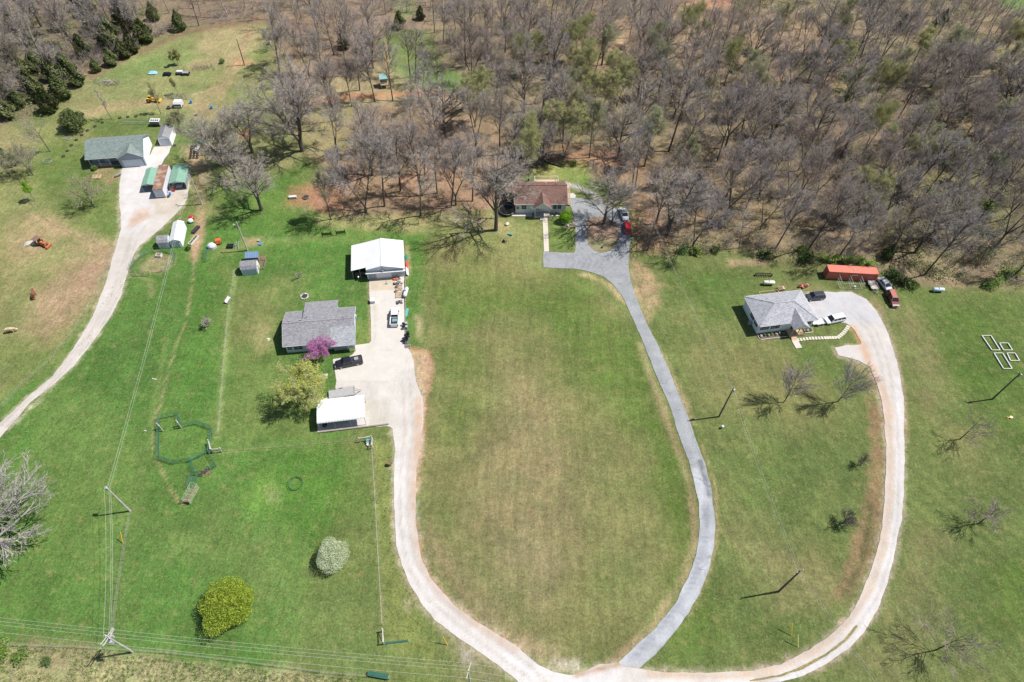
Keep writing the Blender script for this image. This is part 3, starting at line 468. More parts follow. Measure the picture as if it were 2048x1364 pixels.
ROP = [('poly', (214, 214, 220), [(1612, 586), (1703, 584), (1732, 598), (1760, 640), (1740, 650), (1692, 646), (1634, 642)], 1, .9, .6), ('line', (232, 190, 150), [(1703, 655), (1725, 690), (1745, 740), (1770, 790), (1780, 830)], 1, .8, .7, .9), ('line', (228, 200, 172), [(1775, 830), (1782, 920), (1781, 1000), (1772, 1070), (1752, 1150), (1715, 1220), (1650, 1290), (1560, 1338), (1500, 1348)], .8, .85, .4, .9), ('line', (234, 234, 236), [(1795, 760), (1798, 900), (1796, 1000), (1785, 1100), (1755, 1190), (1710, 1262), (1640, 1320), (1560, 1355)], .6, .8, .4, .7),
  ('line', (204, 196, 184), [(1790, 900), (1787, 1010), (1775, 1090), (1745, 1180), (1700, 1245)], .15, .6, .3, .1)]
ROP += tracks([(1700, 620), (1745, 660), (1770, 730), (1786, 830), (1790, 920), (1786, 1030), (1772, 1110), (1745, 1190), (1700, 1255), (1640, 1305), (1560, 1342), (1480, 1354)])
sheet('gravel_lane', RL, (228, 220, 214), 'gravel', .025, ROP)
sheet('grass_strip', [(1500, 1360), (1560, 1349), (1600, 1334), (1650, 1307), (1690, 1276), (1712, 1250), (1716, 1252), (1694, 1280), (1654, 1311), (1604, 1339), (1562, 1353), (1500, 1363)], (158, 146, 100), 'ground', .05, jit=.05, step=.3)
# left lane
LL = [(-120, 950), (0, 845), (26, 822), (60, 790), (104, 754), (146, 698), (185, 635), (210, 570), (227, 510), (235, 480), (241, 460), (241, 430), (238, 395), (240, 360), (244, 340), (248, 332), (284, 329), (300, 310), (310, 292), (343, 290), (338, 305), (322, 330), (318, 340), (380, 345), (376, 395), (366, 412), (340, 440), (316, 462), (296, 478), (280, 492), (268, 510), (258, 535), (250, 562), (242, 590), (228, 622), (200, 665), (178, 695), (146, 734), (100, 775), (60, 805), (10, 864), (-100, 990)]
sheet('gravel_track', LL, (226, 218, 208), 'gravel', .02, tracks([(310, 420), (270, 470), (250, 530), (225, 600), (185, 670), (110, 752), (10, 850)]) + [('poly', (236, 234, 234), [(242, 340), (340, 300), (330, 400), (280, 470), (240, 470)], 2, .7), ('poly', (222, 186, 156), [(272, 420), (300, 415), (300, 435), (262, 458), (256, 450)], 1.2, .9, .8), ('line', (204, 192, 180), [(262, 490), (240, 560), (215, 620), (160, 700), (80, 780), (0, 852)], .25, .5, .4, .2), ('poly', (214, 196, 168), [(300, 398), (372, 380), (372, 400), (340, 430), (310, 430)], 1, .6, .8)])
# ------------------------------------------------------------ vegetation
def bark(name, c, tip=None): return mat(name, c, .95, .25, 1.2, spec=.1)
BK = [bark('grey_bark', (.12, .105, .092)), bark('brown_bark', (.095, .078, .066)), bark('pale_bark', (.36, .34, .31))]
TW = [bark('grey_twigs', (.37, .33, .30)), bark('brown_twigs', (.30, .25, .22)), bark('pale_twigs', (.31, .29, .265)), bark('lilac_grey_twigs', (.31, .28, .275))]
def leafmat(name, c, tr=.35, var=.25):
    mm = bpy.data.materials.new(name); mm.use_nodes = True; t = mm.node_tree; N = t.nodes; L = t.links; b = N['Principled BSDF']; out = N['Material Output']
    b.inputs['Roughness'].default_value = .7; b.inputs['Specular IOR Level'].default_value = .2
    tc = N.new('ShaderNodeTexCoord'); no = N.new('ShaderNodeTexNoise'); no.inputs['Scale'].default_value = 1.6; no.inputs['Detail'].default_value = 4; L.new(tc.outputs['Object'], no.inputs['Vector'])
    mr = N.new('ShaderNodeMapRange'); mr.inputs[1].default_value = .3; mr.inputs[2].default_value = .7; mr.inputs[3].default_value = 1 - var; mr.inputs[4].default_value = 1 + var; L.new(no.outputs[0], mr.inputs[0])
    mx = N.new('ShaderNodeMix'); mx.data_type = 'RGBA'; mx.blend_type = 'MULTIPLY'; mx.inputs[0].default_value = 1; mx.inputs[6].default_value = (*c, 1); L.new(mr.outputs[0], mx.inputs[7]); L.new(mx.outputs[2], b.inputs['Base Color'])
    tr_ = N.new('ShaderNodeBsdfTranslucent'); L.new(mx.outputs[2], tr_.inputs[0]); ms = N.new('ShaderNodeMixShader'); ms.inputs[0].default_value = tr
    L.new(b.outputs[0], ms.inputs[1]); L.new(tr_.outputs[0], ms.inputs[2]); L.new(ms.outputs[0], out.inputs[0]); return mm
LF = dict(cedar=leafmat('cedar_needles', (.105, .135, .048), .1, .35), cedar2=leafmat('pale_cedar_needles', (.15, .17, .07), .15, .35), bright=leafmat('yellow_green_leaves', (.34, .43, .06), .35, .45), lime=leafmat('lime_leaves', (.22, .42, .03), .35), white=leafmat('white_blossom', (.56, .62, .42), .3, .2),
  redbud=leafmat('magenta_blossom', (.52, .21, .44), .35), willow=leafmat('pale_yellow_leaves', (.50, .54, .14), .35), bud=leafmat('grey_green_buds', (.32, .33, .18), .4), budy=leafmat('yellow_green_buds', (.36, .37, .15), .4), shrub=leafmat('green_shrub_leaves', (.15, .23, .055), .3), dk=leafmat('dark_shrub_leaves', (.075, .13, .035), .2), honey=leafmat('bright_shrub_leaves', (.26, .38, .08), .3))
def rvec(r): 
    while 1:
        v = Vector((r.uniform(-1, 1), r.uniform(-1, 1), r.uniform(-1, 1)))
        if .05 < v.length < 1: return v.normalized()
def branch(tr, tw, tips, p, d, L, r, lv, cfg, rg):
    """grow one branch; thick ones go to the trunk mesh, thin ones to the twig mesh"""
    n = 5 if lv == 0 else (4 if lv == 1 else (3 if lv == 2 else 2)); pts = [p.copy()]; q = p.copy(); dd = d.copy(); st = L / (n - 1)
    wob = cfg['wob'][min(lv, 3)]
    if lv >= cfg['lv'] and lv >= 3:
        e = p + (d + rvec(rg) * .2 + Vector((0, 0, cfg['up'][3]))).normalized() * L; s_ = d.cross(rvec(rg)).normalized() * r * 1.1
        tw.add([p - s_, p + s_, e + s_ * .35, e - s_ * .35], [(0, 1, 2, 3)]); tips.append(e); return
    for i in range(n - 1):
        dd = (dd + rvec(rg) * wob + Vector((0, 0, cfg['up'][min(lv, 3)]))).normalized(); q = q + dd * st; pts.append(q.copy())
    rs = [r * (1 - .78 * i / (n - 1)) for i in range(n)]
    (tr if lv <= cfg.get('tl', 1) else tw).tube(pts, rs, 6 if lv == 0 else (4 if lv == 1 else 3), cap=False)
    if lv >= cfg['lv']: tips.append(pts[-1]); return
    k = cfg['n'][lv]; t0 = cfg['t0'][lv]
    for i in range(k):
        t = t0 + (1 - t0) * (i + rg.random() * .9) / k; t = min(t, .99); f = t * (n - 1); j = min(int(f), n - 2); pp = pts[j].lerp(pts[j + 1], f - j); ax = (pts[j + 1] - pts[j]).normalized()
        ang = R(cfg['ang'][lv] * rg.uniform(.7, 1.25)); s = ax.orthogonal().normalized(); s = Matrix.Rotation(rg.random() * 2 * math.pi + i * 2.4, 3, ax) @ s
        nd = (ax * math.cos(ang) + s * math.sin(ang)).normalized(); ll = L * cfg['lr'][lv] * (1 - cfg['sh'][lv] * (t - t0) / (1 - t0 + 1e-6)) * rg.uniform(.7, 1.2)
        branch(tr, tw, tips, pp, nd, ll, max(r * cfg['rr'][lv] * (1 - .4 * t), cfg['rmin']), lv + 1, cfg, rg)
    branch(tr, tw, tips, pts[-1], dd, L * .22, rs[-1] , min(lv + 1, cfg['lv']), cfg, rg)
def leaves(mb, pts, n, spread, size, rg, flat=0):
    for p in pts:
        for _ in range(n):
            c = p + rvec(rg) * spread * rg.random() ** .5; a = rvec(rg); b = a.orthogonal().normalized(); s = size * rg.uniform(.6, 1.3)
            mb.add([c - a * s, c + b * s * .7, c + a * s, c - b * s * .7], [(0, 1, 2, 3)])
FOREST = dict(wob=(.04, .09, .14, .22), up=(.03, .15, .12, .05), n=(12, 8, 6, 5), t0=(.38, .22, .2, .1), ang=(42, 33, 36, 36), lr=(.44, .52, .54, .64), sh=(.45, .35, .3, .2), rr=(.54, .54, .55, .6), rmin=.0138, lv=4, tl=2)
OAK = dict(wob=(.05, .08, .13, .2), up=(.02, .05, .04, .02), n=(15, 8, 6, 5), t0=(.16, .2, .15, .1), ang=(50, 32, 34, 36), lr=(.66, .52, .52, .62), sh=(.45, .35, .3, .2), rr=(.52, .52, .55, .6), rmin=.017, lv=4, tl=2)
VASE = dict(wob=(.03, .05, .1, .15), up=(0, .08, .06, .02), n=(20, 13, 11, 3), t0=(.14, .12, .12, .15), ang=(36, 24, 26, 30), lr=(.85, .45, .45, .5), sh=(.45, .3, .3, .2), rr=(.45, .5, .5, .6), rmin=.02, lv=3)
YARD = dict(wob=(.08, .15, .2, .3), up=(0, .06, .06, .02), n=(10, 9, 8, 4), t0=(.2, .2, .15, .2), ang=(52, 42, 40, 40), lr=(.68, .5, .5, .5), sh=(.4, .3, .3, .2), rr=(.5, .45, .5, .6), rmin=.014, lv=3)
SAPL = dict(wob=(.04, .12, .2, .2), up=(.03, .14, .1, .02), n=(12, 9, 8, 3), t0=(.35, .2, .2, .2), ang=(38, 35, 35, 35), lr=(.34, .5, .5, .5), sh=(.5, .3, .3, .2), rr=(.4, .5, .6, .6), rmin=.018, lv=3)
BRUSH = dict(wob=(.15, .25, .3, .3), up=(.02, .02, .0, 0), n=(6, 5, 4, 3), t0=(.1, .1, .1, .1), ang=(55, 50, 45, 45), lr=(.6, .5, .5, .5), sh=(.4, .3, .3, .2), rr=(.5, .5, .6, .6), rmin=.016, lv=3)
def tree_meshes(cfg, H, r0, seed, bk, tw, forks=1, lean=.0, leaf=None, ln=(2, .5, .12), frac=1.0):
    rg = random.Random(seed); T = MB(); W = MB(); tips = []
    if forks == 1: branch(T, W, tips, Vector((0, 0, -.1)), Vector((rg.uniform(-1, 1) * lean, rg.uniform(-1, 1) * lean, 1)).normalized(), H, r0, 0, cfg, rg)
    else:
        hb = H * rg.uniform(.06, .25); T.tube([(0, 0, -.1), (0, 0, hb)], [r0 * 1.15, r0 * .95], 7, cap=False); a0 = rg.random() * 6.28
        for i in range(forks):
            a = a0 + i * 6.283 / forks + rg.uniform(-.4, .4); sp = rg.uniform(.22, .42)
            branch(T, W, tips, Vector((0, 0, hb * .93)), Vector((math.cos(a) * sp, math.sin(a) * sp, 1)).normalized(), (H - hb) * rg.uniform(.85, 1), r0 * .72, 0, cfg, rg)
    out = [T.mesh('trunk_mesh', bk, True), W.mesh('crown_mesh', tw)]
    if leaf:
        Lm = MB(); pts = [p for p in tips if rg.random() < frac]; leaves(Lm, pts, ln[0], ln[1], ln[2], rg); out.append(Lm.mesh('foliage_mesh', LF[leaf]))
    return out
def make_tree(meshes, name, label, loc, rot, sc, group=None, cat='tree'):
    t = thing(name, label, cat, (loc[0], loc[1], 0), rot, group); t.scale = (sc, sc, sc) if not hasattr(sc, '__len__') else sc
    for me, nm in zip(meshes, ('trunk', 'crown', 'foliage')):
        o = bpy.data.objects.new(nm, me); C.objects.link(o); o.parent = t
    return t
FV = []
for i in range(10):
    FV.append(tree_meshes(FOREST, 17, .24, 100 + i, BK[i % 2], TW[(0, 1, 3)[i % 3]], forks=(1, 1, 2, 1, 3, 1, 2, 1, 1, 2)[i], lean=.12))
BV = [tree_meshes(FOREST, 15, .2, 200 + i, BK[0], TW[0], forks=(1, 2, 1)[i], lean=.1, leaf=('bud', 'budy', 'bud')[i], ln=(2, .45, .10), frac=.8) for i in range(3)]
SV = [tree_meshes(SAPL, 11, .10, 300 + i, BK[i % 2], TW[(1, 3, 0)[i]], lean=.2) for i in range(3)]
OV = [tree_meshes(OAK, 16, .42, 400 + i, BK[0], TW[0], forks=(1, 3, 2)[i], lean=.06) for i in range(3)]
PF = tree_meshes(FOREST, 15, .2, 442, BK[2], TW[2], forks=2)
PALE = tree_meshes(dict(OAK, rmin=.03, n=(26, 9, 5, 4), ang=(68, 36, 36, 36), t0=(.12, .2, .15, .1), wob=(.05, .15, .2, .3), lr=(.85, .5, .5, .6), sh=(.35, .3, .3, .2)), 11, .55, 441, BK[2], TW[2], forks=1)
# hand placed bare trees: base px, height m, mesh, label
OAKS = [((992, 460), 19, OV[0], 'broad bare shade tree at the left front corner of the brown-roofed house'), ((605, 302), 20, OV[1], 'bare tree of several pale trunks fanning from one base above the brushy slope'),
 ((523, 420), 14, OV[2], 'leaning bare tree at the edge of the green lawn right of the dirt path'), ((448, 330), 13, OV[1], 'grey bare tree beside the dirt path near the vegetable tyres'), ((505, 305), 14, OV[2], 'pale bare tree standing left of the orange soil patch'), ((475, 370), 12, OV[0], 'low grey bare tree with wide limbs over the path left of the leaning tree'),
 ((732, 424), 20, FV[2], 'tall bare tree nearest the white barn with a long spread shadow'), ((769, 412), 19, FV[0], 'tall bare tree just right of the one nearest the barn'), ((801, 382), 17, FV[1], 'straight bare tree second row above the barn'), ((845, 391), 18, FV[3], 'bare tree with straight trunk above the wooden gate frame'), ((902, 414), 17, FV[5], 'bare tree on the lawn edge above and right of the wooden gate frame'), ((912, 410), 17, FV[6], 'thin twin of the lawn edge tree left of the shade tree'), ((874, 386), 16, FV[7], 'bare tree behind the lawn edge pair left of the brown house'), ((945, 402), 16, FV[8], 'bare tree left of the patio beside the brown house'),
 ((1207, 448), 14, OV[0], 'bare tree in the mulch island of the asphalt turning loop'), ((1223, 449), 14, FV[2], 'thin leaning bare tree at the right of the mulch island'), ((1263, 382), 15, FV[3], 'bare tree above the silver car by the turning loop'), ((1270, 375), 15, FV[8], 'second bare tree above the silver car'), ((1312, 447), 17, FV[4], 'bare tree right of the red car at the wood edge'), ((1334, 468), 18, OV[2], 'large bare tree at the corner of the woods right of the red car'), ((1057, 362), 16, BV[1], 'yellowish budding tree directly behind the brown-roofed house'), ((1018, 340), 15, FV[5], 'bare tree behind the pale patio by the brown house'),
 ((672, 241), 15, FV[1], 'dark straight tree at the left of the dirt track'), ((665, 215), 14, FV[9], 'bare tree paired with the dark tree by the dirt track'), ((704, 213), 13, FV[7], 'bare tree with a single trunk above the dirt track'), ((750, 203), 16, FV[0], 'bare tree just left of the small green playhouse'), ((786, 202), 15, FV[3], 'bare tree just right of the small green playhouse'), ((780, 117), 12, FV[5], 'lone bare tree in the narrow glade above the playhouse'), ((643, 146), 13, FV[8], 'bare tree with forked trunk among leaf litter'), ((620, 158), 16, FV[6], 'dark bare tree at the left of the middle woods'),
 ((843, 214), 14, FV[2], 'crooked bare tree beside the green glade'), ((874, 200), 13, FV[1], 'straight bare tree at the lower edge of the green glade'), ((832, 165), 15, FV[0], 'tall thin tree standing in the green glade'), ((821, 155), 14, FV[7], 'second tall thin tree in the green glade'), ((952, 290), 16, FV[9], 'dark bare tree in the middle of the woods above the brown house'), ((850, 349), 15, FV[4], 'bare tree above the leaf-strewn slope')]
for (px, h, ms, lb) in OAKS:
    base = 16 if ms in OV else (15 if ms in BV else 17); make_tree(ms, 'bare_tree', lb, G(*px), rnd.random() * 6.28, (h / base * (1.15 if ms in OV else 1.05), h / base * (1.15 if ms in OV else 1.05), h / base))
make_tree(PALE, 'sycamore_tree', 'huge pale leafless tree cut by the left edge of the photo', G(14, 1092), 1.1, (1.2, 1.2, 1.0))
# forest
taken = [Vector(G(*o[0])) for o in OAKS]
def region(px, py):
    if px < 560: return 'bare grey tree in the woods behind the meadow at far left', 'woods behind the far left meadow'
    if py < 130 and px < 900: return 'bare tree in the woods along the top middle edge', 'woods along the top middle'
    if px < 1040: return 'bare tree on the leaf-covered slope left of the brown house', 'trees on the slope left of the brown house'
    if py > 330 and px < 1500: return 'bare tree in the thick woods right of the red car', 'woods right of the red car'
    if py > 300: return 'bare tree in the thick woods behind the red container', 'woods behind the red container'
    if px < 1500: return 'bare tree in the woods above the brown-roofed house', 'woods above the brown-roofed house'
    return 'bare tree in the far woods at the top right', 'far woods at the top right'
PW = [wpoly(RW), wpoly(MW), wpoly(LW)]
HOLES = [wpoly(h) for h in ([(690, 195), (930, 195), (930, 262), (860, 250), (760, 262), (690, 250)], [(560, 330), (700, 320), (720, 410), (640, 440), (560, 420)], [(590, 190), (700, 190), (700, 280), (600, 290)], [(1070, 345), (1110, 325), (1200, 335), (1262, 360), (1275, 420), (1140, 470), (1020, 460), (1000, 370)], [(765, 60), (800, 60), (830, 110), (890, 120), (945, 150), (940, 200), (760, 205), (600, 225), (600, 190), (745, 180)], [(1385, -20), (1470, -20), (1460, 20), (1385, 22)], [(1215, 40), (1255, 40), (1260, 130), (1205, 140)], [(1990, -80), (2200, -80), (2200, 26), (2000, 20)], [(590, 190), (740, 180), (740, 250), (640, 330), (600, 290)], [(1490, 40), (1560, 20), (1600, 90), (1520, 110)], [(640, 380), (700, 375), (690, 400), (620, 420)])]
bbox = [(-230, 0)]
cand = []; rf = random.Random(42); grid = {}
def okd(p, dmin):
    kx, ky = int(p[0] // 8), int(p[1] // 8)
    for i in (-1, 0, 1):
        for j in (-1, 0, 1):
            for qq in grid.get((kx + i, ky + j), ()):
                if (qq[0] - p[0]) ** 2 + (qq[1] - p[1]) ** 2 < dmin * dmin: return False
    grid.setdefault((kx, ky), []).append(p); return True
for t_ in taken: okd((t_.x, t_.y), .1)
def to_px(x, y, z=0):
    v = Vector((x, y, z - CAM_H)); d = v.dot(fw); return 1024 + F_PX * v.dot(rt) / d, 682 - F_PX * v.dot(up) / d
allp = np.array([[rf.uniform(-235, 245), rf.uniform(120, 300)] for _ in range(14000)])
inw = inside(allp, PW[0]) | inside(allp, PW[1]) | inside(allp, PW[2])
for h in HOLES: inw &= ~inside(allp, h)
forest = []; extra = []
for p, k in zip(allp.tolist(), inw):
    if not k: continue
    px, py = to_px(*p)
    if p[1] > 285: continue
    dm = 6.9 if py > -30 else 9
    if px < 1040 and py > 180: dm = 7.6
    if not okd(p, dm): continue
    if -30 < px < 2080 and py > -25: forest.append((p, px, py))
    else: extra.append((p, px, py))
forest.sort(key=lambda e: e[0][1])
NB = len(forest); keep = forest[:300 - len(OAKS)]; extra += forest[300 - len(OAKS):]
print('forest', NB, 'kept', len(keep), 'extra', len(extra))
for (p, px, py) in keep:
    lb, gp = region(px, py); u = rf.random(); edge = .09 if px < 1040 else .2
    if u < edge: ms, base, hh = BV[rf.randrange(3)], 15, rf.uniform(10, 15)
    elif u < .34: ms, base, hh = SV[rf.randrange(3)], 11, rf.uniform(9, 14)
    elif u < .46: ms, base, hh = OV[rf.randrange(3)], 16, rf.uniform(12, 16)
    elif u < .50: ms, base, hh = PF, 15, rf.uniform(11, 15)
    else: ms, base, hh = FV[rf.randrange(10)], 17, rf.choice((rf.uniform(12, 15), rf.uniform(15, 20), rf.uniform(14, 18)))
    if ms in BV: lb = lb.replace('bare', 'budding grey-green').replace('grey-green grey', 'grey-green'); gp = 'budding trees, ' + gp
    s = hh / base; make_tree(ms, 'bare_tree' if ms not in BV else 'budding_tree', lb, p, rf.random() * 6.28, (s * rf.uniform(.9, 1.2), s * rf.uniform(.9, 1.2), s), gp)
# merged stuff helper: many transformed copies of small meshes in one mesh
def merged(name, srcs, places, mats, z0=0):
    co = []; fa = []; mi = []; n = 0; data = []
    for me in srcs:
        v = np.zeros(len(me.vertices) * 3, np.float32); me.vertices.foreach_get('co', v); v = v.reshape(-1, 3)
        me.calc_loop_triangles(); t = np.zeros(len(me.loop_triangles) * 3, np.int32); me.loop_triangles.foreach_get('vertices', t); data.append((v, t.reshape(-1, 3)))
    for (k, x, y, a, s, m_) in places:
        v, t = data[k]; c, sn = math.cos(a), math.sin(a); sx, sz = s if hasattr(s, '__len__') else (s, s)
        o = np.empty_like(v); o[:, 0] = (v[:, 0] * c - v[:, 1] * sn) * sx + x; o[:, 1] = (v[:, 0] * sn + v[:, 1] * c) * sx + y; o[:, 2] = v[:, 2] * sz + z0
        co.append(o); fa.append(t + n); mi.append(np.full(len(t), m_, np.int32)); n += len(v)
    co = np.concatenate(co); fa = np.concatenate(fa); mi = np.concatenate(mi); me = fastmesh(name, co, fa)
    for x in mats: me.materials.append(x)
    me.polygons.foreach_set('material_index', mi); o = bpy.data.objects.new(name, me); C.objects.link(o); o['kind'] = 'stuff'; return o
lowT = MB(); lowcfg = dict(FOREST, n=(10, 5, 3, 3), lv=3, rmin=.03, tl=9)
LOW = []
for i in range(4):
    T = MB(); branch(T, T, [], Vector((0, 0, -.1)), Vector((.05 * i, .03, 1)).normalized(), 15, .22, 0, lowcfg, random.Random(700 + i)); LOW.append(T.mesh('far_tree', TW[0]))
o = merged('distant_woods', LOW, [(rf.randrange(4), p[0], p[1], rf.random() * 6.28, rf.uniform(.8, 1.1), rf.randrange(2)) for (p, px, py) in extra], [TW[0], TW[1]])
tag(o, 'bare woods continuing beyond the nearer trees', 'woods')
BR = []
for i in range(5):
    T = MB(); rg = random.Random(800 + i)
    for j in range(4): branch(T, T, [], Vector((rg.uniform(-.5, .5), rg.uniform(-.5, .5), -.05)), Vector((rg.uniform(-.6, .6), rg.uniform(-.6, .6), 1)).normalized(), rg.uniform(1.3, 2.6), .03, 1, dict(BRUSH, n=(0, 5, 3, 3), lv=3, rmin=.014, tl=9), rg)
    BR.append(T.mesh('brush_clump', TW[1]))
LB = []
for i in range(3):
    T = MB(); rg = random.Random(850 + i); pts = [Vector((rg.gauss(0, .6), rg.gauss(0, .6), abs(rg.gauss(.6, .45)))) for _ in range(60)]; leaves(T, pts, 2, .2, .10, rg); LB.append(T.mesh('leaf_clump', LF['shrub']))
up_ = np.array([[rf.uniform(-225, 235), rf.uniform(118, 290)] for _ in range(22000)])
iw = inside(up_, PW[0]); iw2 = inside(up_, PW[1]) | inside(up_, PW[2])
for h in HOLES: iw &= ~inside(up_, h); iw2 &= ~inside(up_, h)
dens = fbm(up_, 16, 31); pl = []; pg = []
for p, a, b, d in zip(up_.tolist(), iw, iw2, dens):
    if not (a or b): continue
    px, py = to_px(*p)
    if px < -80 or px > 2130 or py < -60: continue
    th = .40 if a else .52
    if 1150 < px < 1750 and py < 170: th += .1
    if b and px > 600 and py > 320: th = .72
    if d > th and rf.random() < .95: pl.append((rf.randrange(5), p[0], p[1], rf.random() * 6.28, (rf.uniform(.8, 1.7), rf.uniform(.8, 1.6)), rf.randrange(3)))
    if a and (px > 1450 or (py > 380)) and vnoise(np.array([p]), 13, 77)[0] > .5 and rf.random() < .32 or (b and px < 320 and rf.random() < .12) or (a and rf.random() < .03): pg.append((rf.randrange(3), p[0], p[1], rf.random() * 6.28, rf.uniform(.8, 1.9), rf.choice((0, 1, 2, 2, 1))))
tag(merged('undergrowth', BR, pl, [TW[1], TW[0], TW[3]]), 'tangled leafless brush on the floor of the woods', 'undergrowth')
tag(merged('green_undergrowth', LB, pg, [LF['shrub'], LF['dk'], LF['bud']]), 'thin green leafing brush under the bare trees', 'undergrowth')
print('brush', len(pl), len(pg))
# ---- leafy and conifer trees
def crown_cloud(n, rx, ry, z0, z1, size, seed, hollow=.55, conic=0, lump=.22):
    rg = random.Random(seed); mb = MB(); lumps = [(rvec(rg), rg.uniform(.6, 1)) for _ in range(14)]
    for _ in range(n):
        d = rvec(rg); rad = (hollow + (1 - hollow) * rg.random() ** .6); L_ = max(max(0, d.dot(a)) ** 6 * b for a, b in lumps); rad *= (1 - lump) + lump * 1.6 * L_
        z = (d.z * rad + 1) / 2
        if conic: z = rg.random() ** 1.5; a_ = rg.random() * 6.28; ww = min(1, (1 - z) * 1.5) ** .8 * min(1, .55 + z * 2) * (.75 + .25 * math.sin(a_ * 3 + z * 9)) * (.7 + .3 * rg.random()); x, y = math.cos(a_) * ww * rx, math.sin(a_) * ww * ry
        else: x, y = d.x * rad * rx, d.y * rad * ry
        c = Vector((x, y, z0 + z * (z1 - z0))); a = rvec(rg)
        if conic: a = (a + Vector((x, y, .6)).normalized() * .8).normalized()
        b = a.orthogonal().normalized(); s = size * rg.uniform(.6, 1.4); mb.add([c - a * s, c + b * s * .7, c + a * s, c - b * s * .7], [(0, 1, 2, 3)])
    return mb
def trunkmb(h, r, seed, limbs=6, spread=.5):
    rg = random.Random(seed); T = MB(); T.tube([(0, 0, -.1), (.03, 0, h * .3), (0, .04, h * .75)], [r, r * .75, r * .3], 7)
    for i in range(limbs):
        a = i * 2.4 + rg.random(); z = h * rg.uniform(.15, .5); T.tube([(0, 0, z), (math.cos(a) * h * spread * .5, math.sin(a) * h * spread * .5, z + h * .2), (math.cos(a) * h * spread * .8, math.sin(a) * h * spread * .8, z + h * .38)], [r * .45, r * .3, r * .1], 5)
    return T
def leafy(name, label, px, rx, h, leaf, n, size, seed, z0=.3, cat='tree', conic=0, group=None, hollow=.55, ry=None, lump=.22):
    t = thing(name, label, cat, G(*px), 0, group); trunkmb(h, .04 * h ** .8 + .02, seed, spread=.8 * rx / h).build('trunk', BK[1], t); crown_cloud(n, rx, ry or rx, z0, h, size, seed, hollow, conic, lump).build('crown', LF[leaf], t); return t
leafy('round_tree', 'round yellow-green leafed tree alone in the front left field', (466, 1222), 4.6, 6.4, 'bright', 19000, .11, 1, z0=.2, hollow=.45, lump=.28)
leafy('blossom_tree', 'small white-blossomed tree in the field near the lane', (666, 1120), 3.2, 4.6, 'white', 11000, .085, 2, z0=.2, hollow=.4, lump=.28)
leafy('lime_bush', 'round lime-green tree at the corner of the brown-roofed house', (1130, 444), 1.7, 3.6, 'lime', 3200, .12, 3, z0=.1, hollow=.6)
# open airy leafing trees
def airy(name, label, px, H, cfg, leaf, ln, frac, seed, forks=3, r0=.16, rot=0, tw=0):
    return make_tree(tree_meshes(cfg, H, r0, seed, BK[0], TW[tw], forks=forks, leaf=leaf, ln=ln, frac=frac), name, label, G(*px), rot, 1)
airy('willow_tree', 'airy yellow-green tree beside the purple blossom tree', (616, 806), 8.8, dict(YARD, n=(11, 10, 8, 4), ang=(56, 42, 40, 40), rmin=.02), 'willow', (3, .34, .115), .9, 11, 4)
airy('redbud_tree', 'purple-pink blossoming tree against the front of the grey-roofed house', (640, 724), 6.0, dict(YARD, n=(9, 8, 6, 4)), 'redbud', (6, .28, .085), .8, 12, 3, .12, tw=1)
airy('leafing_tree', 'pale green leafing tree with a dark shadow left of the gravel yard', (186, 412), 7.5, YARD, 'budy', (2, .3, .09), .7, 13, 3)
airy('leafing_tree', 'bright yellow-green sapling by the pasture fence line', (70, 402), 5.0, SAPL, 'lime', (2, .3, .10), 1, 14, 1, .07)
airy('leafing_tree', 'young green leafing tree right of the small garage shed', (362, 262), 5.0, YARD, 'bud', (3, .3, .09), .8, 15, 3, .1)
airy('sapling', 'slim bare sapling on the lawn above the porch house', (223, 238), 8.0, SAPL, None, (0, 0, 0), 0, 16, 1, .1)
airy('leafing_tree', 'thin tree with sparse green leaves in front of the yellow tractor', (322, 228), 8.0, SAPL, 'budy', (2, .3, .1), .6, 17, 1, .1)
airy('sapling', 'small yellowish sapling behind the white camper shell', (356, 188), 4.5, SAPL, 'budy', (2, .2, .08), .8, 18, 1, .06)
for i, px in enumerate([(350, 132), (357, 128), (363, 130)]): airy('leafing_tree', ['leftmost', 'middle', 'rightmost'][i] + ' of three slender green saplings in the far meadow', px, 4, SAPL, 'budy', (3, .25, .1), 1, 20 + i, 1, .06)
airy('leafing_tree', 'budding tree on the lawn left of the porch house', (100, 303), 8, YARD, 'bud', (2, .35, .1), .7, 24, 1, .15)
airy('leafing_tree', 'grey bushy tree at the left edge below the pasture woods', (66, 350), 7, YARD, 'bud', (2, .35, .1), .6, 25, 3, .15)
airy('leafing_tree', 'grey-green bushy tree at the left edge near the field corner', (20, 352), 7, YARD, 'bud', (2, .3, .1), .5, 26, 3, .15)
airy('sapling', 'small leafless sapling on the lawn between shed and barn', (598, 557), 1.8, YARD, None, 0, 0, 27, 1, .05)
airy('sapling', 'low bare bush in the long grass by the dirt path', (416, 652), 2.0, YARD, None, 0, 0, 28, 4, .05)
